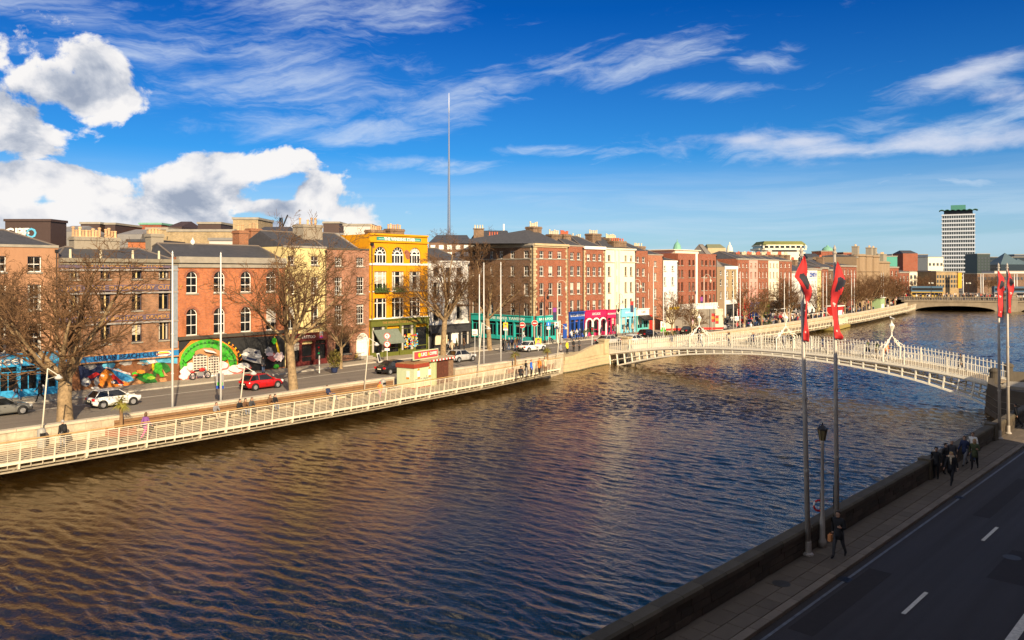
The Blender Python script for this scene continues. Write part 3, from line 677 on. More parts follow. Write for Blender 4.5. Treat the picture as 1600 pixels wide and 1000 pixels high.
ST_PEACH = stucco_mat('peach_stucco', (.38, .205, .115), dirt=(.26, .13, .07), amt=.5); ST_YEL = stucco_mat('yellow_stucco', (.66, .30, .006), dirt=(.30, .12, .02), amt=.28)
ST_PINK = stucco_mat('pale_pink_stucco', (.66, .36, .30), amt=.2); ST_CONC = stucco_mat('old_concrete', (.30, .26, .20), amt=.5)
ST_BEIGE = stucco_mat('beige_stucco', (.28, .20, .125), amt=.3)
def paint(n, c, r=.6): return mat(n, c, r, var=.2, vscale=4.5)
UNI = paint('sky_blue_paint', (.03, .32, .60)); TEAL = paint('teal_paint', (.02, .38, .34)); OLIVE = paint('olive_paint', (.11, .12, .015)); DEEPB = paint('deep_blue_paint', (.01, .07, .36)); BLUF = paint('fascia_blue_paint', (.02, .20, .48))
MAGE = paint('magenta_paint', (.55, .01, .09)); LBLUE = paint('light_blue_paint', (.20, .58, .72)); DKGREY = paint('charcoal_paint', (.035, .035, .038)); PURP = paint('dusky_purple_paint', (.12, .09, .13)); GOLD = paint('faded_gold', (.42, .22, .06))
YEL = paint('bright_yellow', (.80, .52, .01)); REDP = paint('signal_red', (.55, .015, .012)); GREENP = paint('leaf_green_paint', (.05, .42, .02)); ORANP = paint('orange_paint', (.80, .24, .02)); DGREEN = paint('dark_green_paint', (.02, .14, .02))
PINKW = paint('pinkish_white', (.80, .62, .60)); GREYP = paint('mid_grey_paint', (.32, .31, .30)); BROWNP = paint('earth_brown_paint', (.20, .08, .03)); TANP = paint('sand_paint', (.48, .24, .10)); SKYP = paint('mural_sky', (.10, .42, .62)); NAVY = paint('navy_paint', (.01, .02, .07))
CREAMF = paint('cream_frame', (.60, .45, .20))
def paint_wall(B, name, polys, y=-.02, mats=None):
    mb = MB(); ms = []
    for i, (m_, pts) in enumerate(polys):
        if m_ not in ms: ms.append(m_)
        q = [B.xz(px, py) for px, py in pts]
        mb.xzprism(q, y - .004 * i, y - .004 * i + .003, ms.index(m_))
    return B.part(name, mb, ms)
def ell(cx, cy, rx, ry, n=20, a0=0, a1=360): return [(cx + rx * cos(radians(a0 + (a1 - a0) * i / n)), cy - ry * sin(radians(a0 + (a1 - a0) * i / n))) for i in range(n + (0 if a1 - a0 == 360 else 1))]
def blobp(cx, cy, rx, ry, seed=1, n=16, j=.25):
    r = random.Random(seed); return [(cx + rx * cos(2 * pi * i / n) * (1 + r.uniform(-j, j)), cy + ry * sin(2 * pi * i / n) * (1 + r.uniform(-j, j))) for i in range(n)]
G = 'buildings along the north quay'

# far left, beyond the frame edge
B = Bld('brick_house', 'brown brick house cut by the left edge of the picture, beyond the blue shop', 'house', -330, -75, 372, BR_BROWN, 9)
B.grid([-300, -230, -160, -105], [(400, 425), (445, 487), (507, 552)], 'sash22', wpx=22); B.wall(); B.roof(1.0); shopfront(B, .4, B.L - .4, 2.7, 3.5, DEEPB, 5)

# 1 blue charity shop
B = Bld('peach_brick_house', 'peach rendered house with a sky blue charity shop on the ground floor', 'house', -74, 91, 383, ST_PEACH, 9)
B.grid([(-48, -26), (-9, 10), (43, 65)], [(400, 425, 'sash22'), (445, 486, 'sash22'), (507, 552, 'sash22')]); B.wall()
B.roof(1.5, hip=3, y0=.3); B.band('coping', B.ztop - .15, B.ztop + .08, .08, GREYST)
z1, z0 = B.z(557, 40), B.z(571, 40)
sf = shopfront(B, .1, B.L - .12, z0 + .1, z1 + .2, UNI, 5, None, proud=.3)
fa = [c for c in B.root.children if c.name.startswith('fascia')][0]
xa, xb = B.x(-52), B.x(43); B.letters(fa, 'unicef', 1.05, (xa + xb) / 2 + .2, -.42, (z0 + z1) / 2 + .12, WHITE, bold=.012, sx=1.35)
e = MB(); cx = B.x(57); cz = (z0 + z1) / 2 + .1
for r_ in (.36, .24): ringstrip(e, [(cx + r_ * cos(2 * pi * i / 16), cz + r_ * sin(2 * pi * i / 16)) for i in range(16)], [(cx + (r_ - .06) * cos(2 * pi * i / 16), cz + (r_ - .06) * sin(2 * pi * i / 16)) for i in range(16)], -.41, -.385, closed=True)
e.box(cx - .3, cx + .3, -.41, -.386, cz - .02, cz + .02); e.box(cx - .02, cx + .02, -.412, -.384, cz - .3, cz + .3); B.part('globe_emblem', e, WHITE, fa)

# 2 brown brick warehouse with lettered bands, mural below
B = Bld('lettered_brick_house', 'brown brick building with faded lettered bands above the beach club mural', 'building', 91.5, 277, 405, BR_BROWN, 8.5)
B.grid([(108, 125), (157, 173), (206, 222), (248, 264)], [(419, 436, 'mull'), (455, 486, 'mull'), (503, 536, 'mull')], fmat=mat('purple_frame', (.07, .06, .08), .6), sill=True)
B.wall(); B.cornice(.55, .4, mat('mossy_cornice', (.22, .19, .14), .9, var=.3))
for o in [c for c in B.root.children if c.name.startswith('window')]:
    pm = MB(); pm.box(-.06, .06, -.05, .07, .08, 1.3 if o.location.z > 9 else 2.0); link('mullion', pm.mesh('mullion', CREAMF), o)
for k, (ya, yb, txt) in enumerate(((409.5, 418.5, 'IRISH & FOREIGN HARDWARE'), (445, 454.5, 'TOOLS  LOCKS  IRONMONGERY  CUTLERY'), (493, 502, 'WOOLLEN MERCHANTS  DRAPERS'))):
    za, zb = B.z(yb, 184), B.z(ya, 184)
    b_ = B.band('sign_band', za, zb, .09, PURP); B.letters(b_, txt, (zb - za) * .92, B.L * .52, -.10, (za + zb) / 2 - .02, GOLD, bold=.012, sx=1.12)
    B.band('string_course', za - .28, za - .12, .2, mat('weathered_band', (.30, .28, .26), .85, var=.3))
mb = MB(); mb.box(B.L - .62, B.L - .02, -.14, .1, 3.3, B.ztop - .5); B.part('pilaster', mb, mat('blue_grey_pilaster', (.24, .27, .30), .8, var=.25))
mb = MB(); mb.tube([(B.L - .75, -.12, 3.4), (B.L - .75, -.12, B.ztop - .7)], .06, 6); B.part('drainpipe', mb, BLACK)
z1, z0 = B.z(546, 277) , B.z(554.5, 277)
fb = MB(); fb.box(0, B.L - .02, -.32, 0, z0, z1); fa = B.part('fascia', fb, BLUF); t = MB(); t.box(-.02, B.L + .0, -.36, .01, z1, z1 + .13); t.box(-.02, B.L, -.35, .01, z0 - .13, z0 - .002); B.part('fascia_trim', t, TANP, fa)
B.letters(fa, 'URBAN BEACH CLUB', .62, B.x(196), -.335, (z0 + z1) / 2, NAVY, bold=.012, sx=1.05)
e = MB(); cx = B.x(253); e.xzprism([(cx + .8 * cos(a / 8 * pi), (z0 + z1) / 2 + .26 * sin(a / 8 * pi)) for a in range(16)], -.345, -.33, 0); e.xzprism([(cx - .7, (z0 + z1) / 2 + .05), (cx + .7, (z0 + z1) / 2 + .05), (cx + .4, (z0 + z1) / 2 + .2), (cx - .4, (z0 + z1) / 2 + .2)], -.35, -.343, 1); e.xzprism([(cx - .75, (z0 + z1) / 2 - .07), (cx + .75, (z0 + z1) / 2 - .07), (cx + .5, (z0 + z1) / 2 + .03), (cx - .5, (z0 + z1) / 2 + .03)], -.352, -.345, 2); B.part('club_emblem', e, [WHITE, YEL, REDP], fa)
bt = lambda px: 604.5 - (px - 130) * .06
polys = [(BROWNP, [(92, 566), (277, 553), (277, 598), (92, 610)]), (SKYP, [(215, 558), (277, 553), (277, 568), (245, 566), (222, 571)]), (PINKW, [(228, 562), (240, 560), (247, 566), (236, 568)]),
         (NAVY, [(122, 570), (160, 565), (172, 578), (158, 590), (126, 600)]), (SKYP, blobp(170, 571, 10, 5, 3)), (GREYP, blobp(195, 566, 10, 5, 5)), (GREYP, blobp(140, 572, 9, 5, 15)),
         (TANP, [(160, 606), (200, 590), (215, 587), (250, 600), (277, 596), (277, 601), (200, 608)]), (SKYP, [(172, 576), (185, 576), (205, 588), (210, 594), (200, 597), (185, 593)]), (mat('mural_blue2', (.02, .2, .45)), [(174, 578), (186, 580), (206, 592), (196, 596), (183, 590)]),
         (PINKW, [(163, 574), (166, 573), (203, 583), (204, 586)]), (ORANP, [(150, 600), (158, 582), (165, 576), (176, 583), (184, 594), (208, 602), (214, 605), (184, 606), (170, 604), (165, 594), (160, 604)]), (REDP, [(136, 589), (150, 581), (156, 585), (142, 592)]),
         (REDP, [(171, 584), (178, 585), (194, 599), (188, 602), (176, 594)]), (NAVY, [(176, 592), (182, 594), (186, 600), (178, 600)]), (WHITE, blobp(160, 587, 3, 2, 4)), (WHITE, blobp(176, 597, 3, 2, 6)), (WHITE, blobp(188, 601, 4, 1.5, 7)), (WHITE, blobp(172, 585, 3, 1.4, 8)),
         (GREYP, blobp(134, 597, 8, 7, 9)), (WHITE, blobp(133, 595, 5, 3, 10)), (WHITE, blobp(148, 606, 6, 2.5, 11)), (GREYP, blobp(150, 596, 5, 6, 12)), (NAVY, blobp(136, 600, 3, 2, 16)),
         (DGREEN, [(205, 585), (222, 582), (238, 586), (246, 598), (232, 601), (216, 593)]), (GREENP, blobp(211, 584, 7, 3, 12)), (ORANP, blobp(219, 581, 7, 3, 13)), (REDP, blobp(211, 586, 4, 1.6, 14)), (GREENP, blobp(232, 588, 9, 5, 25)), (mat('lime', (.30, .48, .04)), blobp(236, 590, 6, 2.5, 26)),
         (DGREEN, ell(252, 582, 14, 16, 16, 10, 200) + ell(250, 585, 7, 10, 10, 200, 10)), (GREENP, ell(246, 575, 7, 9, 12)), (GREENP, [(247, 572), (252, 580), (256, 588), (250, 589), (246, 582)]), (YEL, ell(238, 573, 2, 6, 8)), (TANP, [(253, 576), (258, 584), (262, 588), (256, 587)]), (mat('face_grey', (.42, .36, .28)), blobp(219, 567, 6, 2.2, 17)), (mat('face_grey', (.42, .36, .28)), blobp(228, 568, 3, 2.2, 18)), (TANP, blobp(254, 594, 6, 4, 21))]
paint_wall(B, 'mural', polys)
B.chimney(B.x(116), B.x(190), 3.6, 4.9, B.ztop, B.z(367, 150) - .2, ST_CONC, 14, POT, ph=.85); B.chimney(B.x(236), B.x(257), 5.5, 6.8, B.ztop, B.z(365, 245), ST_CONC, 4, POT)
B.roof(1.15, y0=.6, y1=7.5, hip=2.0)
for px in (116, 164, 214, 255):
    mb = MB(); x = B.x(px); mb.tube([(x, .9, B.ztop), (x, .9, B.ztop + .9)], [.13, .1], 7); B.part('roof_vent', mb, CREAMP)

# 3 orange brick building with arched windows and dragon mural
B = Bld('arched_window_building', 'orange brick building with tall arched windows above the green serpent mural', 'building', 277.8, 445, 403, BR_ORANGE, 9)
B.grid([(291, 309), (334, 352), (376, 393), (416, 432)], [(424, 457, 'arch22'), (480, 520, 'arch22')]); B.wall()
B.cornice(1.05, .42, GREYST)
B.band('ledge', B.z(526, 360), B.z(521, 360), .3, DARKST)
mb = MB()
for c in ((291, 309), (334, 352), (376, 393), (416, 432)):
    for yb, yt in ((457, 424), (520, 480)):
        xa, xb = B.x(c[0]), B.x(c[1]); w = xb - xa; zt = B.z(yt, B.pc); xc = (xa + xb) / 2; zs = zt - w / 2
        ringstrip(mb, [(xc + p[0], p[1]) for p in arch_pts(w + .5, w / 2 + .25, 10, zs)], [(xc + p[0], p[1]) for p in arch_pts(w + .02, w / 2 + .01, 10, zs)], -.03, .05)
B.part('window_arches', mb, BR_RED)
scal = [(DGREEN, ell(324 + 0, 575, 43, 38, 2)) ]
polys = [(mat('mural_dark', (.02, .02, .02)), [(279, 531), (445, 524), (445, 573), (279, 596)]), (ORANP, [(280, 553), (300, 530), (340, 529), (368, 545), (372, 560), (372, 584), (280, 595)]), (TANP, [(292, 568), (300, 545), (335, 541), (352, 552), (352, 574), (292, 578)]),
         (BROWNP, [(279, 566), (284, 566), (284, 590), (279, 590)])]
outer = ell(325, 568, 45, 38, 24, -12, 200); inner = ell(324, 570, 33, 27, 24, -12, 200)
for i in range(24): polys.append((GREENP if i % 2 else mat('mid_green', (.09, .38, .05)), [outer[i], outer[i + 1], inner[i + 1], inner[i]]))
o2 = ell(325, 569, 40, 33, 24, -12, 200)
for i in range(0, 24): polys.append((DGREEN, [o2[i], ((o2[i][0] + outer[i + 1][0]) / 2, (o2[i][1] + outer[i + 1][1]) / 2), o2[i + 1]]))
o3 = ell(327, 568, 50, 42, 16, -8, 60)
for i in range(0, 16, 2): polys.append((YEL if i % 4 else ORANP, [o3[i], o3[min(i + 1, 16)], (o3[i][0] - 4, o3[i][1] + 3)]))
for k, (cx, cy, rx, ry) in enumerate([(290, 580, 11, 9), (303, 587, 13, 8), (318, 588, 14, 8), (336, 584, 15, 9), (352, 579, 13, 8), (366, 575, 12, 7), (378, 571, 11, 5), (345, 570, 9, 7), (296, 572, 8, 7), (284, 588, 8, 5)]):
    polys.append((mat('mural_rose', (.55, .14, .12)), blobp(cx + 1.2, cy + 1.4, rx, ry, k + 30, 18, .16))); polys.append((PINKW if k % 3 else WHITE, blobp(cx, cy, rx * .92, ry * .86, k + 30, 18, .16)))
for a, b_, c_ in ((299, 320, 552), (322, 338, 554)):
    polys.append((mat('scaffold_shade', (.10, .09, .08)), [(a, c_ + 4), ((a + b_) / 2, c_), (b_, c_ + 3), (b_, 581), (a, 583)]))
    for j in range(7): polys.append((mat('scaffold_pale', (.66, .58, .48)), [(a, c_ + 5 + j * 4), (b_, c_ + 3.6 + j * 4), (b_, c_ + 5 + j * 4), (a, c_ + 6.6 + j * 4)]))
    for j in range(5): x_ = a + (b_ - a) * j / 4; polys.append((mat('scaffold_pale', (.66, .58, .48)), [(x_ - .5, c_ + 3), (x_ + .6, c_ + 3), (x_ + .6, 582), (x_ - .5, 582)]))
polys += [(GREENP, [(282, 560), (290, 552), (302, 549), (296, 559), (286, 566)]), (GREENP, blobp(347, 556, 6, 7, 41)), (PINKW, [(314, 545), (330, 548), (336, 552), (318, 549)]), (GREYP, [(376, 548), (384, 543), (402, 547), (405, 556), (404, 568), (392, 566), (374, 560)]), (NAVY, blobp(384, 551, 2.4, 2, 42)), (NAVY, blobp(396, 550, 2.4, 2, 43)),
          (NAVY, [(382, 557), (398, 561), (396, 564), (381, 560)]), (GREYP, blobp(416, 548, 7, 6, 44)), (mat('mural_rose', (.55, .14, .12)), blobp(424, 558, 9, 6, 45)), (PINKW, blobp(432, 556, 7, 8, 46)), (PINKW, blobp(418, 553, 6, 3, 47)), (YEL, [(424, 524), (428, 530), (434, 552), (430, 550)]), (GREENP, blobp(424, 532, 4, 5, 48)), (GREENP, blobp(428, 572, 5, 3, 49)), (REDP, blobp(444, 527, 2, 2, 50)), (WHITE, blobp(380, 553, 6, 3, 51)), (WHITE, blobp(399, 556, 5, 3, 52))]
polys.sort(key=lambda p: 0)
paint_wall(B, 'mural', polys)
B.roof(1.5, y0=.7, y1=8.6, hip=.3)
B.chimney(B.x(374), B.x(389), 5.0, 6.4, B.ztop, B.z(360, 381), brick_mat('chimney_orange', (.36, .12, .04), stain=.3), 2); B.chimney(B.x(391) + .1, B.x(411), 9.4, 10.6, B.ztop, B.z(357, 400), brick_mat('chimney_orange', (.36, .12, .04)), 3)
mb = MB(); x = B.x(312); mb.lathe([(.05, 0), (.2, .15), (.25, .35), (.18, .55), (.06, .65), (.07, .75), (.01, .85)], (x + 1.9, 4.6, B.ztop + 1.4), 12); B.part('roof_finial', mb, WHITE)

# 4 cream house
B = Bld('cream_house', 'cream rendered house with dark shopfront behind the second large tree', 'house', 445.5, 510, 386, ST_CREAM, 9)
B.grid([(450, 461), (486, 498)], [(400, 414, 'sash22'), (433, 459, 'sash22'), (478, 512, 'sash22')]); B.wall(side_mat=ST_CREAM); B.band('coping', B.ztop - .1, B.ztop + .12, .08, GREYST)
B.roof(1.9, y0=.3); B.chimney(B.x(474), B.x(505), 2.6, 4.6, B.ztop, B.z(351, 490), ST_CONC, 5, POT, ph=.8)
shopfront(B, .1, B.L - .1, 3.0, 3.7, mat('dark_red_paint', (.12, .015, .012)), 3, door=(1,), text='TATTOO', tsize=.5)

# 5 pink brick house with arched white door
B = Bld('pink_brick_house', 'weathered pink brick house with arched white front door', 'house', 510.5, 576.5, 389, BR_PINK, 9)
B.grid([(523, 535), (557, 569)], [(402, 416, 'sash66'), (433, 460, 'sash66'), (476, 507, 'sash66')])
xa, xb = B.x(557), B.x(576); zt = B.z(520, 566); r = (xb - xa) / 2
B.open.append((xa, xb, .35, zt, True, 1.0)); xa2, xb2 = B.x(524), B.x(548); B.win(xa2, xb2, .9, B.z(520, 536), 'arch22', BLACK); B.wall()
d = MB(); d.box(xa + .1, xb - .1, .1, .16, .35, zt - r); w_ = xb - xa
for i in range(2):
    for j in range(3): d.box(xa + .22 + i * w_ * .43, xa + .22 + w_ * .33 + i * w_ * .43, .07, .1, .5 + j * .8, 1.15 + j * .8)
dr = B.part('door', d, WHITE); f = MB(); ringstrip(f, [((xa + xb) / 2 + p[0], p[1]) for p in arch_pts(w_, r, 10, zt - r)], [((xa + xb) / 2 + p[0], p[1]) for p in arch_pts(w_ - .3, r - .15, 10, zt - r)], .06, .14); f.box(xa, xb, .06, .14, zt - r - .12, zt - r)
for k in range(1, 6): a = pi * k / 6; f.tube([((xa + xb) / 2, .1, zt - r), ((xa + xb) / 2 + cos(a) * (r - .1), .1, zt - r + sin(a) * (r - .1))], .03, 4)
B.part('fanlight', f, WHITE, dr); f = MB(); f.xzprism([((xa + xb) / 2 + p[0], p[1]) for p in arch_pts(w_ - .2, r - .1, 10, zt - r)], .15, .17); B.part('pane', f, GLASS, dr)
s = MB(); s.box(xa - .3, xb + .3, -1.0, .1, 0, .17); s.box(xa - .2, xb + .2, -.6, .1, .172, .34); B.part('door_step', s, GREYST)
g = MB()
for i in range(24):
    x = .3 + i * (xa2 + 3.4 - .3) / 24 * .95; g.box(x, x + .04, -1.25, -1.21, 0, .95)
g.box(.2, xa2 + 3.6, -1.26, -1.2, .88, .93); g.box(.2, xa2 + 3.6, -1.26, -1.2, .1, .15); B.part('area_railing', g, BLACK)
B.band('coping', B.ztop - .12, B.ztop + .1, .08, DARKST); B.roof(2.1, y0=.3, x0=0, x1=B.L * .78, hip=.2)
gb = MB(); gb.add([(B.L * .78, .3, B.ztop), (B.L * .78, 8.8, B.ztop), (B.L * .78, 4.5, B.ztop + 2.15), (B.L * .78 + .3, .3, B.ztop), (B.L * .78 + .3, 8.8, B.ztop), (B.L * .78 + .3, 4.5, B.ztop + 2.15)], [(0, 1, 2), (5, 4, 3), (0, 2, 5, 3), (2, 1, 4, 5)]); B.part('gable_wall', gb, GREYST)

# 6 yellow bookshop building
B = Bld('yellow_building', 'bright yellow building with arched fanlight windows and olive shopfront', 'building', 577.3, 668, 367.5, ST_YEL, 10)
cols = [(585, 604.5), (612.5, 631.5), (640, 657.5)]
B.grid(cols, [(386, 412, 'archfan'), (424, 454, 'tri'), (465, 496, 'tri')], sill=False); B.wall()
B.band('parapet_coping', B.ztop - .12, B.ztop + .12, .2, ST_YEL); B.band('parapet_moulding', B.z(379.5, B.pc), B.z(376.8, B.pc), .22, ST_YEL)
B.band('sill_band', B.z(414.6, B.pc), B.z(411.6, B.pc), .16, WHITE); B.band('sill_band', B.z(455.6, B.pc), B.z(453.8, B.pc), .12, WHITE); B.band('sill_band', B.z(497.6, B.pc), B.z(495.8, B.pc), .12, WHITE)
for px in (577.8, 608, 635.5, 660.5):
    x = B.x(px); mb = MB(); mb.box(max(0, x - .05), min(B.L, x + .38), -.12, .1, B.z(497, px) + .3, B.z(415, px)); B.part('pilaster', mb, ST_YEL)
za, zb = B.z(377.4, 623), B.z(371.2, 623); xa, xb = B.x(588), B.x(657); s = MB(); s.box(xa, xb, -.16, -.02, za, zb)
sg = B.part('name_board', s, mat('name_board_teal', (.03, .24, .18), .6)); B.letters(sg, 'THE WINDING STAIR', (zb - za) * 1.05, (xa + xb) / 2, -.17, (za + zb) / 2, WHITE, bold=.018, sx=1.0)
for x, w_ in ((xa + .25, 1.5), (xb - 1.75, 1.5)):
    s = MB(); s.box(x - .0, x + w_, -.175, -.162, (za + zb) / 2 - .05, (za + zb) / 2 + .04)
    B.part('board_line', s, mat('pale_teal', (.35, .6, .55)), sg)
mb = MB(); mb.tube([(.3, -.14, 3.6), (.3, -.14, B.ztop - 1.4)], .07, 6); mb.box(.1, .5, -.3, -.02, B.ztop - 1.45, B.ztop - 1.15); B.part('drainpipe', mb, BLACK)
for px, py, r_ in ((584, 385, .32), (606, 386, .1), (578, 382, .12), (637, 398, .8), (633, 394, .3), (668, 385, .1), (637, 418, .15), (603, 415, .1)):
    x, z = B.xz(px, py); s = MB(); s.xzprism([(x + r_ * cos(a) * RNG.uniform(.6, 1.1) * .7, z + r_ * sin(a) * RNG.uniform(.6, 1.1)) for a in [2 * pi * k / 9 for k in range(9)]], -.006, 0); B.part('bare_brick_patch', s, BR_RED)
for px in (590, 600, 619, 627):
    x = B.x(px); s = MB(); r_ = random.Random(int(px))
    for k in range(170):
        c = (x + r_.gauss(0, .33), -.3 + r_.gauss(0, .15), B.z(456, px) + .25 + abs(r_.gauss(0, .36)) - .2); a = r_.uniform(0, 6.3); l = r_.uniform(.1, .2); d_ = Vector((cos(a), r_.uniform(-.8, .8), sin(a))).normalized() * l; e_ = Vector((-d_.z, r_.uniform(-.05, .05), d_.x)) * .45
        s.add([c, (c[0] + d_.x * .5 + e_.x, c[1] + d_.y * .5, c[2] + d_.z * .5 + e_.z), (c[0] + d_.x, c[1] + d_.y, c[2] + d_.z), (c[0] + d_.x * .5 - e_.x, c[1] + d_.y * .5, c[2] + d_.z * .5 - e_.z)], [(0, 1, 2, 3)])
    s.box(x - .6, x + .6, -.45, -.13, B.z(457, px), B.z(457, px) + .2); B.part('window_box', s, mat('box_plants', (.045, .085, .015), .8, var=.4, vscale=5))
shopfront(B, .05, B.L - .05, B.z(507, 620), B.z(499, 620), OLIVE, 4, 'THE WINDING STAIR BOOKSHOP', GOLD, .42, door=(1, 3), awn=(B.z(513, 620), B.z(531, 620), 1.6, mat('grey_green_awning', (.16, .19, .15), .8, var=.3)), sx=1.0)
aw = [c for c in B.root.children if c.name.startswith('awning')][0]; aw.scale = (.42, 1, 1); aw.location.x = .25
rr = random.Random(4); cs = MB()
for k in range(80): x = rr.uniform(B.L * .55, B.L * .78); z = rr.uniform(.8, 2.6); cs.box(x, x + .22, -.30, -.27, z, z + rr.uniform(.12, .25), k % 4)
B.part('book_display', cs, [CREAMP, REDP, SKYP, YEL], kind='stuff')
B.chimney(B.x(580), B.x(602), 5, 6.4, B.ztop - .2, B.z(359, 590), BR_CHIM, 6); B.chimney(B.x(610), B.x(633), 5, 6.4, B.ztop - .2, B.z(357.5, 620), BR_CHIM, 6)

# 7 white house
B = Bld('white_house', 'white painted house with dark windows between the yellow building and side street', 'house', 670, 733, 409, ST_WHITE, 9)
B.grid([(677, 686), (696, 704.5), (713.5, 722)], [(418, 431, 'sash'), (441, 465, 'sash'), (476, 499, 'sash')], fmat=mat('dark_frame', (.03, .03, .03))); B.wall(); B.band('coping', B.ztop - .1, B.ztop + .15, .1, ST_WHITE); B.roof(2.0, hip=2)
shopfront(B, .05, B.L - .05, B.z(518, 700), B.z(508, 700), DKGREY, 4, None, door=(2,)); x0 = B.x(678); s = MB(); s.box(x0, x0 + 1.15, -.3, -.2, .9, B.z(524, 684)); s.box(x0 + 1.25, x0 + 2.3, -.3, -.2, .9, B.z(524, 684)); B.part('cream_shutter', s, CREAMP)
s = MB(); x0 = B.x(703); s.box(x0, x0 + 1.3, -.3, -.2, .9, 2.2); B.part('white_panel', s, WHITE)
# 8 corner building: side street face + quay face
C0 = on_line(834, FAC); ang = 138.0
L8 = 15.5
S0 = (C0[0] - .3, C0[1] + 14.9)
B = Bld('corner_pub_building', 'four-storey red brick corner building with white quoins and teal pub front', 'building', 735, 834, 381, BR_DARK, 6, pts=(S0, C0))
B.ztop = ZZ(380.5, depth(*C0))
B.grid([(737.5, 741.5), (750, 755), (765.5, 770.5), (780, 786), (797, 804), (818, 826)], [(392.5, 404, 'sash22'), (415.5, 431, 'sash22'), (442, 461, 'sash22'), (472, 493, 'sash22')])
B.wall(skip='RB')
B.cornice(.55, .35, GREYST); B.band('string_course', B.z(405.5, 810), B.z(404, 810), .08, GREYST)
B.quoins(B.L, STONE, .75, 4.0, side=-1)
mb = MB()
shopfront(B, 1.2, B.L - .15, 3.0, 3.85, TEAL, 7, None, door=(5,), proud=.3)
fa = [c for c in B.root.children if c.name.startswith('fascia')][0]; B.letters(fa, 'THE RIVER TAVERN', .62, B.L * .62, -.4, 3.42, WHITE, sx=1.5)
rootA = B.root
B2 = Bld('corner_pub_front', 'x', 'building', 834, 887.5, 381, BR_RED, 9, pts=(C0, on_line(887.5, FAC)))
B2.ztop = B.ztop
B2.grid([(843, 850), (857, 864), (871, 878)], [(392.5, 404, 'sash22'), (415.5, 431.5, 'sash22'), (442, 461, 'sash22'), (471.5, 493, 'sash22')]); B2.win(B2.x(872), B2.x(877.5), .9, 3.1, 'sash22'); B2.wall(skip='L')
B2.cornice(.55, .35, STONE); B2.band('string_course', B2.z(405.6, 860), B2.z(404, 860), .08, GREYST); B2.quoins(.02, STONE, .75, 4.0, side=1); B2.quoins(B2.L - .02, STONE, .65, .4, side=-1)
shopfront(B2, .35, B2.x(867), 3.0, 3.85, TEAL, 3, 'BAR & FOOD', WHITE, .55, sx=1.2)
mb = MB(); b_ = B2.ztop + .05
apex = (5.5, 5.0, b_ + 2.6); ax = B2.L - 2.5
mb.add([(0.1, .4, b_), (B2.L - .1, .4, b_), (B2.L - .1, 14.5, b_), (-9.5, 11.5, b_), (3.2, 4.8, b_ + 2.4), (B2.L - 3, 4.8, b_ + 2.4)], [(0, 1, 5, 4), (1, 2, 5), (2, 3, 4, 5), (3, 0, 4), (0, 3, 2, 1)]); B2.part('roof', mb, SLATE)
B2.chimney(B2.x(831) + .4, B2.x(847), 4.2, 6.0, B2.ztop, B2.z(354, 840), BR_CHIM, 5, CREAMP, ph=.75); B2.chimney(B2.x(862), B2.x(878), 3.0, 4.3, B2.ztop, B2.z(366, 870), BR_CHIM, 6, CREAMP, ph=.7)
s = MB(); s.box(B2.x(879.5), B2.x(879.5) + .9, -.12, .1, 0, 2.4); B2.part('door', s, DEEPB)
bpy.context.view_layer.update()
for c in list(B2.root.children):      # one building: hang the quay face on the same thing
    mw = B2.root.matrix_world @ c.matrix_local; c.parent = rootA; c.matrix_parent_inverse = Matrix.Identity(4); c.matrix_basis = rootA.matrix_world.inverted() @ mw
LABELS.pop('x', None); bpy.data.objects.remove(B2.root)

# 9.. Bachelors Walk terrace
rowsA = [(394.5, 406, 'sash22'), (416, 431, 'sash22'), (441, 459.5, 'sash22'), (469, 491, 'sash22')]
B = Bld('brick_house', 'narrow red brick house over the blue shopfront with two window columns', 'house', 888, 911.5, 384, BR_RED, 9)
B.grid([(891, 897), (901.5, 907.5)], rowsA); B.wall(); B.band('coping', B.ztop - .12, B.ztop + .08, .06, GREYST); B.roof(2.0, hip=1.5)
shopfront(B, .15, B.L - .15, 3.1, 4.2, DEEPB, 3, 'BARGAINTOWN', WHITE, .5, door=(1,)); B.chimney(-1.2, .8, 3, 4.4, B.ztop - .2, B.z(366, 888), BR_CHIM, 8, POTR, ph=.6); B.chimney(1.6, 4.2, 5.5, 6.6, B.ztop, B.z(371, 905), BR_CHIM, 5, CREAMP)
for c in ((891, 897), (901.5, 907.5)):
    g = MB(); xa, xb = B.x(c[0]) - .2, B.x(c[1]) + .2; z = B.z(492, 900)
    for k in range(8): x = xa + (xb - xa) * k / 7; g.box(x - .02, x + .02, -.42, -.38, z, z + .9)
    g.box(xa, xb, -.44, -.36, z + .86, z + .9); g.box(xa, xb, -.44, 0, z - .08, z); B.part('balcony', g, BLACK)
B = Bld('quoined_brick_house', 'red brick house with white quoins above the magenta arcade shop', 'house', 912, 945.5, 386, BR_RED, 9)
B.grid([(917, 922.5), (926, 931.5), (935, 940.5)], [(397, 407.5, 'sash22'), (417.5, 431.5, 'sash22'), (442, 459, 'sash22'), (469, 489, 'sash22')]); B.wall(); B.band('cornice', B.ztop - .4, B.ztop + .1, .25, WHITE)
B.quoins(0, STONE, .55, 3.8, side=1); B.quoins(B.L, STONE, .55, 3.8, side=-1); B.roof(2.0, hip=2)
B.chimney(B.x(926), B.x(940), 3.5, 5.2, B.ztop, B.z(365, 933), BR_CHIM, 5, CREAMP)
shopfront(B, .1, B.L - .1, 3.2, 4.3, MAGE, 3, 'ARCADE', WHITE, .6, door=(1,)); f = MB()
for k in range(3):
    w_ = (B.L - .2) / 3; xc = .1 + w_ * (k + .5); ringstrip(f, [(xc + p[0], p[1]) for p in arch_pts(w_, w_ * .42, 10, 2.3)], [(xc + p[0], p[1]) for p in arch_pts(w_ - .5, w_ * .42 - .25, 10, 2.3)], -.42, -.3)
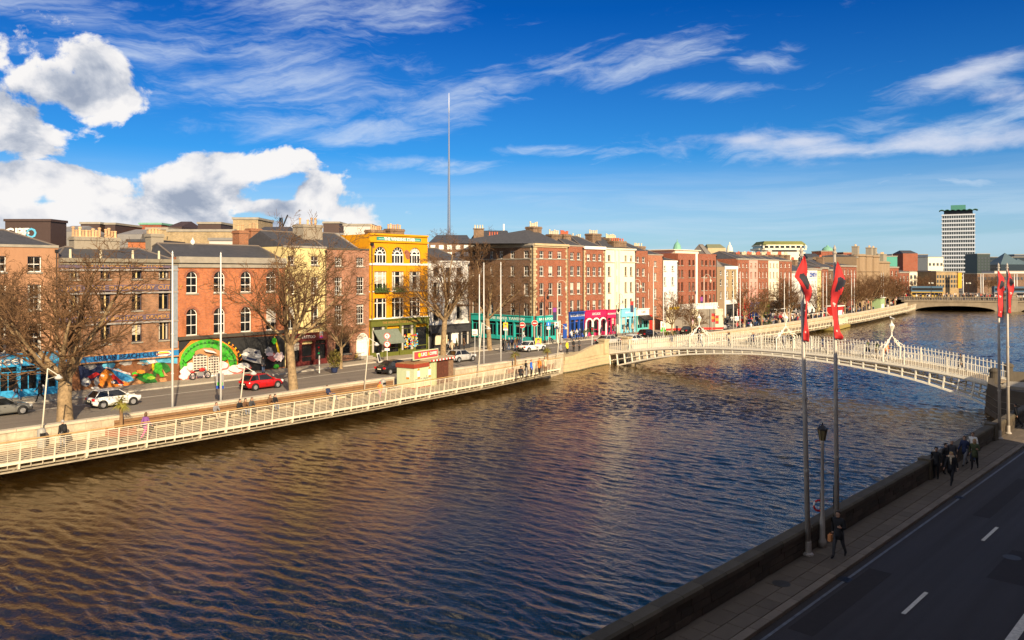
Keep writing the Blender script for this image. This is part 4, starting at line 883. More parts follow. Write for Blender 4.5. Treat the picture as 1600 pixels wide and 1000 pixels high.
for k in range(4): x = .1 + (B.L - .2) / 3 * k; f.box(max(0.02, x - .28), min(B.L, x + .28), -.41, -.3, 0, 2.3)
B.part('white_arcade', f, WHITE)
B = Bld('cream_house', 'tall ivory rendered double house above the light blue shopfront', 'house', 946, 993, 389, ST_IVORY, 9)
cr = [(399, 408.5, 'sash'), (417, 431, 'sash'), (441, 457, 'sash'), (467, 485, 'sash')]
B.grid([(950, 954), (976, 979.5), (984.5, 988)], cr, fmat=mat('tan_frame', (.30, .22, .13))); B.grid([(962, 964.5)], [(409, 421, 'sash'), (431, 445, 'sash'), (456, 472, 'sash')], fmat=mat('tan_frame', (.30, .22, .13)), sill=False); B.wall()
s = MB(); s.box(0, B.x(960), -.25, .0, B.z(410, 955), B.z(409, 955)); s.box(B.x(967), B.L, -.25, .0, B.z(410, 975), B.z(409, 975)); s.box(B.x(960), B.x(960) + .2, -.3, 0, 4, B.ztop); s.box(B.x(967) - .2, B.x(967), -.3, 0, 4, B.ztop); s.box(0, B.L, -.22, 0, B.ztop - .15, B.ztop + .1); B.part('moulding', s, ST_IVORY)
B.roof(2.2, hip=3, y0=.5); B.chimney(B.x(952), B.x(968), 3, 4.6, B.ztop, B.z(372, 960), BR_CHIM, 8, CREAMP, ph=.7); B.chimney(B.x(959), B.x(977) + .4, 1.2, 2.4, B.ztop, B.z(376.5, 968), BR_CHIM, 6, POTR, ph=.5)
shopfront(B, .1, B.x(960), 3.0, 4.2, MAGE, 2, 'FRAGRANCE', WHITE, .42, door=(1,)); sfo = shopfront(B, B.x(969), B.x(991), 3.0, 4.3, LBLUE, 3, 'AQUA CAFE', WHITE, .42, door=(1,))
B = Bld('brick_house', 'slim red brick house over the black and aqua corner cafe', 'house', 993.5, 1012, 392, BR_RED, 9)
B.grid([(994.8, 999.3), (1003.2, 1008.2)], [(401.5, 410.5, 'sash22'), (419.5, 431.5, 'sash22'), (441.5, 456, 'sash22'), (464.5, 483, 'sash22')]); B.wall(); B.roof(1.8, hip=1); B.chimney(B.x(996), B.x(1009), 3, 4.6, B.ztop, B.z(384.5, 1002), BR_CHIM, 6, CREAMP, ph=.6)
shopfront(B, .1, B.L - .1, 3.0, 4.1, mat('aqua_paint', (.12, .5, .48)), 2, 'CAFE', REDP, .6, fascia_mat=WHITE, awn=(3.0, 2.3, 1.4, BLACK))
B = Bld('brick_house', 'salmon brick house with a red front door beside a slim tree', 'house', 1012.5, 1036, 398, brick_mat('salmon_brick', (.42, .13, .055), (.30, .09, .04), stain=.2), 9)
B.grid([(1022, 1026.5)], [(408, 416.5, 'sash66'), (426.5, 439, 'sash66'), (451, 467, 'sash66'), (478, 494, 'sash66')]); B.grid([(1011.5 + 1.5, 1015)], [(408, 416.5, 'sash'), (426.5, 440, 'sash'), (451, 467, 'sash')], sill=False); B.wall(); B.band('coping', B.ztop - .1, B.ztop + .08, .06, GREYST); B.roof(1.4, hip=1)
s = MB(); s.box(B.x(1015.5), B.x(1018.5), -.05, .02, 0, 2.9); B.part('door', s, REDP)
B = Bld('white_house', 'low white rendered house beside the large red office block', 'house', 1036.5, 1059, 407, ST_WHITE, 9)
B.grid([(1037.5, 1040.5), (1049.5, 1053)], [(415.5, 423.5, 'sash'), (433, 446, 'sash'), (456, 470, 'sash')]); B.wall(); B.roof(1.0, hip=1); shopfront(B, B.L * .4, B.L - .1, 3.0, 4.0, YEL, 2, None, fascia_mat=YEL)
B = Bld('office_block', 'large deep red brick office block with castellated white ground floor', 'building', 1059.5, 1119.5, 396.5, BR_RED2, 12)
cc = [(1059.9, 1062), (1064.5, 1067.5), (1076, 1079), (1082, 1085), (1095.8, 1098.8), (1102, 1105), (1108.4, 1111.2), (1114.2, 1117)]
B.grid(cc, [(406.5, 414.8, 'sash'), (422, 433.5, 'sash'), (440.8, 454, 'sash'), (461, 473.5, 'sash')], fmat=mat('dark_frame', (.03, .03, .03))); B.wall()
s = MB()
for a, b_ in ((1070.5, 1087.5), (1093, 1107)): pass
s.box(B.x(1086.5), B.x(1089), -.15, .05, 4.6, B.ztop); B.part('white_pilaster', s, WHITE)
s = MB(); s.box(.05, B.L - .05, -.3, 0, 0, 4.0)
for k in range(22): x = .1 + (B.L - .6) * k / 21; s.box(x, x + .45, -.32, -.05, 4.0, 4.6)
wb = B.part('castellated_front', s, WHITE)
s = MB()
for k, (a, b_) in enumerate(((1062, 1068), (1074, 1079), (1097, 1101), (1112, 1117))): s.box(B.x(a), B.x(b_), -.36, -.31, .4, 3.2, k % 2)
B.part('shop_window', s, [NAVY, DKGREY], wb); s = MB(); s.box(B.x(1062), B.x(1068), -.6, -.37, 2.6, 3.4); B.part('awning', s, DEEPB, wb)
s = MB(); s.box(B.x(1072), B.x(1108), 2.5, 9, B.ztop, B.z(391, 1090)); s.box(B.x(1068), B.x(1110), 2.2, 9.3, B.z(391, 1090), B.z(389.8, 1090)); B.part('attic_storey', s, ST_IVORY)
s = MB(); x, z = B.x(1066), B.ztop; s.lathe([(1.0, 0), (1.0, .6), (.9, .7), (.8, 1.3), (.62, 1.9), (.35, 2.3), (.1, 2.5), (.06, 2.9), (.02, 3.1)], (x + 4.6, 4, z), 12); B.part('copper_cupola', s, mat('green_copper', (.16, .36, .26), .7, var=.2))
B = Bld('beige_house', 'narrow beige house with grey mansard roof next to the red office block', 'house', 1120, 1131.5, 417, ST_BEIGE, 9)
B.grid([(1124.8, 1128.2)], [(423, 429.5, 'sash'), (436.5, 446.5, 'sash'), (455.5, 467, 'sash')]); B.wall(); B.roof(4.8, hip=.8, m=mat('grey_slate', (.18, .165, .15), .8, var=.3))
B = Bld('brown_brick_house', 'brown brick house framed by white stone trim and classical shopfront', 'house', 1132, 1152, 416.5, BR_TAN, 9)
B.grid([(1135, 1138.5), (1143.8, 1147)], [(423.5, 431, 'sash'), (436.5, 447, 'sash'), (454.5, 466, 'sash')]); B.wall(); s = MB(); s.box(-.05, .5, -.12, .02, 0, B.ztop); s.box(B.L - .5, B.L + .02, -.12, .02, 0, B.ztop); s.box(-.05, B.L + .05, -.2, .02, B.ztop - .6, B.ztop + .1); s.box(.5, B.L - .5, -.11, .02, 4.0, 5.0); B.part('stone_trim', s, WHITE); B.roof(1.2, hip=1)
shopfront(B, .6, B.L - .6, 3.1, 3.9, DKGREY, 2)
mats_ = [(1152.5, 1170, 404.5, BR_RED, 'red brick house with pale window reveals beside the pink house'), (1170.5, 1184, 405, ST_PINK, 'pale pink rendered house between two brick houses'), (1184.5, 1200.5, 405.3, BR_RED, 'red brick house squeezed between pink and white neighbours'),
         (1201, 1217, 406, ST_IVORY, 'white rendered house with tan windows in the distant terrace'), (1217.5, 1237, 407, BR_RED, 'last tall red brick house left of the first red flag')]
for a, b_, yt, m_, lab in mats_:
    B = Bld('terrace_house', lab, 'house', a, b_, yt, m_, 10); n_ = 3 if b_ - a > 14.5 else 2; w_ = (b_ - a) / n_
    B.grid([(a + w_ * (i + .3), a + w_ * (i + .72)) for i in range(n_)], [(411.5, 418, 'sash'), (425, 434, 'sash'), (441, 450.5, 'sash'), (457, 466, 'sash')], fmat=WHITE if m_ in (BR_RED,) else mat('tan_frame', (.30, .22, .13))); B.wall(); B.roof(1.7, hip=1.5); B.band('coping', B.ztop - .2, B.ztop + .1, .1, GREYST)
    shopfront(B, .1, B.L - .1, 3.0, 3.9, [REDP, DEEPB, OLIVE, DKGREY, TEAL][mats_.index((a, b_, yt, m_, lab))], 3)
    for k in (0.1, .6): B.chimney(B.L * k, B.L * k + 2.6, 3.2, 4.6, B.ztop, B.z(398, (a + b_) / 2), BR_CHIM, 5, POTR if k < .3 else CREAMP, ph=.7)
far = [(1237.5, 1261, 424, ST_WHITE, 3.6, 'low white shop building with dark slate roof behind the first flag'), (1261.5, 1277, 419.5, ST_WHITE, 1.5, 'white rendered building with blue sign high on the wall'), (1277.5, 1283, 420, ST_CREAM, 1.0, 'sliver of yellow rendered house among the far quay buildings'),
       (1283.5, 1294, 418, BR_RED, 1.5, 'small far brick house left of the second red flag'), (1294.5, 1312, 421, BR_DARK, 3.0, 'dark brick building with pointed roof between the flags'), (1312.5, 1338, 415, BR_RED2, 1.0, 'far red brick warehouse half hidden by quay trees'),
       (1338.5, 1371, 402, ST_BEIGE, .8, 'ornate pale stone bank with rounded corner bays on the far quay'), (1371.5, 1384, 412, STONE, 1.0, 'slim stone-fronted building next to the ornate bank'), (1384.5, 1404, 417, BR_RED, .5, 'brick building under a long green copper roof'), (1404.5, 1421, 425, BR_RED2, 1.5, 'bright red brick house near the far bridge end')]
for a, b_, yt, m_, rr_, lab in far:
    B = Bld('quay_building', lab, 'building', a, b_, yt, m_, 14); n_ = max(1, int((b_ - a) / 5)); w_ = (b_ - a) / n_
    rows = [(yt + 6 + k * 14, yt + 14 + k * 14, 'sash') for k in range(3 if yt > 412 else 4)]
    B.grid([(a + w_ * (i + .28), a + w_ * (i + .72)) for i in range(n_)], rows, fmat=WHITE); B.wall(); B.roof(rr_, hip=1.5 if rr_ > 1 else .5, m=mat('green_roof', (.10, .32, .25), .7, var=.15) if 'green copper' in lab else SLATE)
    B.band('cornice', B.ztop - .4, B.ztop + .1, .25, GREYST)
    if 'ornate' in lab:
        for f_ in (.12, .45, .8):
            s = MB(); x = B.L * f_; s.lathe([(2.0, 0), (2.0, B.ztop - 5), (2.3, B.ztop - 4.8), (2.0, B.ztop - 4.6), (2.0, B.ztop), (2.4, B.ztop + .2), (1.7, B.ztop + .8)], (x, .2, 0), 14); B.part('bay', s, ST_BEIGE)
        for f_ in (.05, .7, .9): B.chimney(B.L * f_, B.L * f_ + 2, 4, 6, B.ztop, B.ztop + 3.5, ST_CONC, 4)
    if 'blue sign' in lab:
        s = MB(); s.box(.5, B.L - .5, -.15, 0, B.ztop - 2.6, B.ztop - .9); sg = B.part('sign_board', s, ST_WHITE); B.letters(sg, 'ZENITH', 1.6, B.L / 2, -.2, B.ztop - 1.75, DEEPB, bold=.04, sx=1.2)
    if 'left of the second' in lab or 'white shop' in lab:
        B.chimney(B.L * .2, B.L * .2 + 2.2, 4, 6, B.ztop, B.ztop + 3.0, BR_CHIM, 4, POTR)
# ------------------------------------------------ south side buildings (behind the viewpoint, they shade the street)
def south_building(name, label, x0, x1, y0, y1, h, m, n_, sk=(0, 0)):
    e = empty(name, (x0, y1, 0), 0, label, 'building', 'buildings on the shaded south quay'); L = x1 - x0
    k0, k1 = sk; D = y1 - y0; mb = MB(); mb.prism([(0, 0), (L, 0), (L - .463 * D * k1, -D), (-.463 * D * k0, -D)], -.1, h); mb.build('wall', m, e)
    r = MB(); D = y1 - y0; a0, a1 = -.463 * D * k0, L - .463 * D * k1; r.add([(0, -.4, h), (L, -.4, h), (a1, -D, h), (a0, -D, h), (a0 / 2 + 1.5, -D / 2, h + .9), ((L + a1) / 2 - 1.5, -D / 2, h + .9)], [(0, 1, 5, 4), (1, 2, 5), (2, 3, 4, 5), (3, 0, 4), (0, 3, 2, 1)]); r.build('roof', SLATE, e)
    fm, pm, sm = window_meshes(1.1, 1.9, 'sash22', WHITE, False)
    for j in range(int(h // 3.4)):
        for i in range(n_):
            o = link('window', fm, e, (L * (i + .5) / n_, .06, 1.0 + 3.4 * j)); o.rotation_euler = (0, 0, pi); link('pane', pm, o)
south_building('south_building', 'brown brick building under and beside the viewpoint on the south quay', -75, -4, -14, -.7, 14.6, BR_BROWN, 18)
south_building('south_building', 'red brick building on the shaded south quay before the narrow archway lane', 4, 54.2, -14, -.7, 14.8, BR_RED, 13, (0, 1))
south_building('south_building', 'low stone building on the south quay past the archway lane', 58.9, 120, -14, -.7, 10.0, STONE, 14, (1, 0))
south_building('south_building', 'slim rendered building at the viewpoint window', -4 + .02, 4 - .02, -14, -.9, 14.7, ST_BEIGE, 2)
# ------------------------------------------------ cast iron footbridge
WIRON = mat('white_ironwork', (.82, .78, .66), .45, var=.06)
bs, bn = (82.0, 18.3), (87.5, 65.5); BV = Vector((bn[0] - bs[0], bn[1] - bs[1])); BL = BV.length; BU = BV / BL
DECKZ = [(0, .95), (.1, 1.62), (.2, 2.05), (.35, 2.3), (.5, 2.3), (.66, 1.98), (.8, 1.4), (.9, .75), (1, 0.02)]
RIBZ = [(0, -1.5), (.024, -.95), (.1, .1), (.183, .8), (.322, 1.45), (.5, 1.68), (.666, 1.12), (.78, .4), (.878, -.55), (1, -2.1)]
def smooth_tab(tab, k):
    ks = np.array([t[0] for t in tab]); v = np.array([t[1] for t in tab]); return float(np.mean([np.interp(k + d, ks, v) for d in (-.05, -.025, 0, .025, .05)])) if .05 < k < .95 else float(np.interp(k, ks, v))
def dz(k): return smooth_tab(DECKZ, k)
def rzb(k): return smooth_tab(RIBZ, k)
br = empty('footbridge', (bs[0], bs[1], 0), atan2(BU.y, BU.x), 'white cast iron arched footbridge with lamp arches crossing the river', 'bridge')
Wd = 3.7      # local: x south->north along bridge, y -Wd (east) .. 0 (west, camera side)
NSEG = 60
def along(f, k0=0, k1=1, n=NSEG): return [(BL * (k0 + (k1 - k0) * i / n), f(k0 + (k1 - k0) * i / n)) for i in range(n + 1)]
def ribbon(mb, top, bot, y0, y1, mi=0):
    n = len(top)
    for i in range(n - 1):
        a, b, c, d = top[i], top[i + 1], bot[i + 1], bot[i]
        vs = [(a[0], y0, a[1]), (b[0], y0, b[1]), (c[0], y0, c[1]), (d[0], y0, d[1]), (a[0], y1, a[1]), (b[0], y1, b[1]), (c[0], y1, c[1]), (d[0], y1, d[1])]
        f = [(3, 2, 1, 0), (4, 5, 6, 7), (0, 1, 5, 4), (2, 3, 7, 6)]
        if i == 0: f.append((0, 4, 7, 3))
        if i == n - 2: f.append((1, 2, 6, 5))
        mb.add(vs, f, mi)
mb = MB(); ribbon(mb, along(lambda k: dz(k)), along(lambda k: dz(k) - .12), -Wd + .05, -.05); mb.build('deck', mat('deck_timber', (.25, .20, .14), .85, var=.2), br)
for y in (-Wd - .06, -.06):
    mb = MB(); ribbon(mb, along(lambda k: dz(k) + .07), along(lambda k: dz(k) - .16), y, y + .12); mb.build('edge_beam', WIRON, br)
for y in (-Wd + .02, -Wd / 2, -.14):
    mb = MB(); ribbon(mb, along(lambda k: rzb(k) + .2), along(lambda k: rzb(k)), y, y + .1); mb.build('arch_rib', WIRON, br)
    mb = MB(); ribbon(mb, along(lambda k: (rzb(k) + dz(k)) / 2 + .02), along(lambda k: (rzb(k) + dz(k)) / 2 - .07), y + .01, y + .09); mb.build('arch_rib', WIRON, br)
    mb = MB(); ribbon(mb, along(lambda k: dz(k) - .2), along(lambda k: dz(k) - .29), y + .01, y + .09); mb.build('arch_rib', WIRON, br)
NP = 36
for y in (-Wd + .03, -Wd / 2 + .01, -.13):
    for i in range(NP + 1):
        k = .006 + .988 * i / NP; x = BL * k; e = .004; sl = (rzb(min(1, k + .03)) - rzb(max(0, k - .03))) / (BL * .06)
        zt, zb = dz(k) - .18, rzb(k) + .05; dx = (zt - zb) * sl * .55
        mb = MB(); mb.xzprism([(-.07, zt), (.07, zt), (.07 + dx, zb), (-.07 + dx, zb)], -.03, .1); link('spandrel_post', mb.mesh('spandrel_post', WIRON), br, (x, y, 0))
for k_ in range(0, NP + 1, 2):
    k = .02 + .96 * k_ / NP; mb = MB(); mb.box(BL * k - .04, BL * k + .04, -Wd, -.1, (rzb(k) + dz(k)) / 2 - .05, (rzb(k) + dz(k)) / 2 + .05); mb.build('cross_tie', WIRON, br)
# railings
bal = MB(); bal.box(-.022, .022, -.022, .022, 0, 1.42); bal.add([(-.05, -.01, 1.42), (.05, -.01, 1.42), (.05, .01, 1.42), (-.05, .01, 1.42), (0, 0, 1.56)], [(0, 1, 4), (1, 2, 4), (2, 3, 4), (3, 0, 4)]); balm = bal.mesh('baluster', WIRON)
for y in (-Wd + .0, 0.0):
    n = 142
    for i in range(n): k = (i + .5) / n; link('baluster', balm, br, (BL * k, y, dz(k) + .05))
    for h in (.12, .74, 1.30):
        mb = MB(); ribbon(mb, along(lambda k: dz(k) + h + .05), along(lambda k: dz(k) + h), y - .02, y + .02); mb.build('railing_rail', WIRON, br)
    mb = MB()
    for i in range(n): k = i / n; x = BL * k; z = dz(k); mb.box(x - .012, x + .012, y - .012, y + .012, z + .1, z + .76)
    mb.build('railing_short_bars', WIRON, br, kind='stuff')
    for i in range(1, 12):
        k = i / 12; mb = MB(); mb.box(BL * k - .05, BL * k + .05, y - .05, y + .05, dz(k), dz(k) + 1.5); mb.build('railing_post', WIRON, br)
    for k0 in (.21, .46, .71):      # scroll panels under each lamp arch
        mb = MB(); x0 = BL * k0; z0 = dz(k0) + .42
        for s_ in (-1, 1):
            for (cx, r) in ((.55, .3), (1.05, .2)): mb.tube([(x0 + s_ * cx + r * cos(a), y, z0 + r * sin(a)) for a in [2 * pi * j / 12 for j in range(13)]], .03, 5, cap=False)
        mb.build('scroll_panel', WIRON, br)
LGLASS = mat('lantern_glass', (.62, .60, .50), .25, var=.05)
for k0 in (.21, .46, .71):
    x0 = BL * k0; z0 = dz(k0); mb = MB()
    for s_ in (-1, 1):
        ym = -Wd / 2; pts = []
        for j in range(13):
            u = j / 12; yy = ym + s_ * (Wd / 2) * (1 - u) ** .8 * (1 + .12 * sin(u * pi)); zz = z0 + 1.3 + 1.25 * (u ** 1.6); pts.append((x0, yy, zz))
        mb.tube(pts, [.075 - .02 * j / 12 for j in range(13)], 6)
        mb.tube([(x0, ym + s_ * (Wd / 2), z0), (x0, ym + s_ * (Wd / 2), z0 + 1.35)], .08, 6)
        for cx, cz, r in ((1.25, 1.75, .24), (.75, 2.0, .2), (1.55, 1.55, .16)): mb.tube([(x0, ym + s_ * cx + r * cos(a), z0 + cz + r * sin(a)) for a in [2 * pi * j / 10 for j in range(11)]], .035, 5, cap=False)
        for cx in (-.5, .5): mb.tube([(x0 + cx, ym + s_ * Wd / 2, z0 + .9), (x0 + cx * .6, ym + s_ * (Wd / 2), z0 + 1.5), (x0, ym + s_ * Wd / 2 * .9, z0 + 1.75)], .035, 5)
    mb.lathe([(.12, 0), (.07, .1), (.06, .45), (.12, .52), (.05, .58)], (x0, -Wd / 2, z0 + 2.5), 8)
    la = mb.build('lamp_arch', WIRON, br)
    l = MB(); l.lathe([(.10, 0), (.26, .42), (.27, .46)], (x0, -Wd / 2, z0 + 3.06), 8); lt = l.build('lantern', LGLASS, la)
    l = MB(); l.lathe([(.3, 0), (.2, .16), (.08, .28), (.04, .45), (.01, .55)], (x0, -Wd / 2, z0 + 3.525), 8)
    for j in range(8): a = 2 * pi * j / 8; l.tube([(x0 + .11 * cos(a), -Wd / 2 + .11 * sin(a), z0 + 3.06), (x0 + .28 * cos(a), -Wd / 2 + .28 * sin(a), z0 + 3.53)], .018, 4)
    l.build('lantern_cap', WIRON, la)

# abutments: coursed stone
def poly_off(poly, d):
    c = (sum(p[0] for p in poly) / len(poly), sum(p[1] for p in poly) / len(poly)); out = []
    for p in poly:
        v = Vector((p[0] - c[0], p[1] - c[1])); v = v.normalized() * (v.length + d); out.append((c[0] + v.x, c[1] + v.y))
    return out
def abutment(name, label, poly, z0, z1, m, n=6, batter=.5):
    c = poly[0]; e = empty(name, (c[0], c[1], z0), 0, label, 'bridge abutment')
    for i in range(n):
        a, b = z0 + (z1 - z0) * i / n, z0 + (z1 - z0) * (i + 1) / n; d = batter * (1 - i / n) + (.05 if i % 2 else 0)
        q = [(p[0] - c[0], p[1] - c[1]) for p in poly_off(poly, d)]; mb = MB(); mb.prism(q, a - z0 + .02, b - z0 - .03); mb.build('stone_course', m if b > -1.15 else mat('tide_stained_stone', (.085, .075, .035), .8, var=.4, vscale=3), e)
        q = [(p[0] - c[0], p[1] - c[1]) for p in poly_off(poly, d - .05)]; mb = MB(); mb.prism(q, a - z0 - .029, a - z0 + .019); mb.build('bed_joint', GREYST, e)
    return e
NAB = [(75.5, 66.5), (76.2, 63.6), (79.5, 63.9), (84, 65.0), (86.6, 65.3), (92.6, 65.3), (92.8, 70.2), (76, 70)]
na = abutment('bridge_abutment', 'pale stone abutment where the white footbridge meets the sunny quay', NAB, -3.2, .0, STONE, 7, .4)
c = NAB[0]
def on_ab(e, c, name, mb, m): mb.xform(Matrix.Translation((-c[0], -c[1], -e.location.z))); return mb.build(name, m, e)
mb = MB()
pts = [(76.3, 63.9, .45), (78, 63.95, .5), (80, 64.2, .8), (82, 64.6, 1.15), (84, 65.1, 1.35), (86.4, 65.5, 1.4)]
for a, b in zip(pts, pts[1:]): mb.obox(a[:2], b[:2], .5, -.02, (a[2], b[2]))
on_ab(na, c, 'curved_parapet', mb, STONE)
mb = MB(); mb.box(86.3, 87.3, 65.1, 66.1, 0, 1.75); mb.box(86.2, 87.4, 65.0, 66.2, 1.752, 1.95); on_ab(na, c, 'gate_pier', mb, STONE); mb = MB(); mb.box(91.6, 92.6, 65.1, 66.1, 0, 1.75); mb.box(91.5, 92.7, 65.0, 66.2, 1.752, 1.95); on_ab(na, c, 'gate_pier', mb, STONE)
SAB = [(75.8, 13.9), (77.5, 17.0), (81.0, 18.6), (87.5, 18.6), (91, 17), (93.5, 13.9)]
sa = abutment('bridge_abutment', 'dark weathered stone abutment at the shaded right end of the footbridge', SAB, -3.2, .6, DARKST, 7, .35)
c = SAB[0]; mb = MB()
pts = [(76.2, 14.2, 1.15), (77.6, 16.6, 1.15), (79.3, 17.9, 1.3), (81.3, 18.3, 1.6)]
for a, b in zip(pts, pts[1:]): mb.obox(a[:2], b[:2], .5, .3, (a[2], b[2]))
pts = [(87, 18.3, 1.6), (89.5, 17.6, 1.4), (92, 15.5, 1.2), (93.2, 14.2, 1.15)]
for a, b in zip(pts, pts[1:]): mb.obox(a[:2], b[:2], .5, .3, (a[2], b[2]))
on_ab(sa, c, 'curved_parapet', mb, DARKST)
for x in (81.3, 86.7): mb = MB(); mb.lathe([(.36, 0), (.36, 1.3), (.43, 1.35), (.43, 1.5), (.32, 1.65), (.12, 1.75)], (x, 18.1, .72), 14); on_ab(sa, c, 'round_gate_pier', mb, DARKST)
mb = MB()
for i in range(5): mb.box(82.2, 86, 13.2 + i * .5, 17.8, -.02 + i * .17, .15 + i * .17)
struct('bridge_steps', mb, GREYST)
# ------------------------------------------------ quay walls, boardwalks
# south quay wall: every block of its face on the street side
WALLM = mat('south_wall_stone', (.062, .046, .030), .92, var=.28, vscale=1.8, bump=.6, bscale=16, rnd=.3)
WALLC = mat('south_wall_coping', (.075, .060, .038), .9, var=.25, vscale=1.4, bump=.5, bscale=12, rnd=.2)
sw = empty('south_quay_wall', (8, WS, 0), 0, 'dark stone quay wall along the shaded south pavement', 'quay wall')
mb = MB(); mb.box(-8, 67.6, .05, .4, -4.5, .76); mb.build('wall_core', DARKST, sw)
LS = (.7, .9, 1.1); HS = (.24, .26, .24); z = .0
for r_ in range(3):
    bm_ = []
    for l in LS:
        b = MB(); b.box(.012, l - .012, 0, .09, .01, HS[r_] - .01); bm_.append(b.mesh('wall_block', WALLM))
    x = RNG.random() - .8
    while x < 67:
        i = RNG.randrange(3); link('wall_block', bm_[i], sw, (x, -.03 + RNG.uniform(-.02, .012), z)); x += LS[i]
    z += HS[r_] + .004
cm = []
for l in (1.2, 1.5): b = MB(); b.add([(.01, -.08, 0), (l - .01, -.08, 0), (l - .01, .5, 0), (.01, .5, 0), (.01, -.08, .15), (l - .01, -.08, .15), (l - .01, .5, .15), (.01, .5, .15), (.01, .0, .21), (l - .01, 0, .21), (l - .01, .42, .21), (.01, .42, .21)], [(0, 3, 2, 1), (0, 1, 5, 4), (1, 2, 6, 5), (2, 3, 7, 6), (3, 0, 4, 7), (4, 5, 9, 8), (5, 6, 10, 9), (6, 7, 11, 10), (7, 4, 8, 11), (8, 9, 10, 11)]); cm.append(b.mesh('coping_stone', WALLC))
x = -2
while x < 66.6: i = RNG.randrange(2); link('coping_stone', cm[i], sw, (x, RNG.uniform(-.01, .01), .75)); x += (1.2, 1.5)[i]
for x in (38.0, 51.5): mb = MB(); mb.box(x, x + .9, -.12, .54, -.1, 1.05); mb.build('wall_pier', WALLC, sw)

# north quay wall with coping
nq = empty('north_quay_wall', (0, 0, 0), 0, 'pale stone quay parapet between boardwalk and sunny road', 'quay wall')
def wall_run(s0, s1, step, e, gaps=(), zt=.9, m=STONE, tab=BANK, face_m=None):
    s = s0; mb = MB(); cop = []
    while s < s1 - .01:
        t = min(s + step, s1); mid = (s + t) / 2
        a, b = (s, lerp_tab(tab, s)), (t, lerp_tab(tab, t)); gap = any(g0 < mid < g1 for g0, g1 in gaps)
        mb.obox(a, b, .5, -5, -.1 if gap else zt, off=.25)
        if not gap:
            c = MB(); d = Vector((b[0] - a[0], b[1] - a[1])); L = d.length; c.box(.012, L - .012, -.05, .56, 0, .16); o = link('coping_stone', c.mesh('coping_stone', WALLN), e, (a[0], a[1], zt + .002), atan2(d.y, d.x))
        s = t
    mb.build('wall_core', face_m or m, e)
WALLN = mat('pale_coping', (.52, .45, .34), .85, var=.16, vscale=1.6, bump=.35, bscale=10, rnd=.1)
def block_wall_mat():
    m_ = brick_mat('pale_ashlar', (.50, .42, .30), (.42, .35, .25), mortar=(.25, .21, .15), stain=.4, bw=1.1, bh=.42); return m_
wall_run(-20, 76, 1.4, nq, gaps=((47.6, 56.0),), face_m=block_wall_mat())
wall_run(93, 276, 3.2, nq, face_m=block_wall_mat())

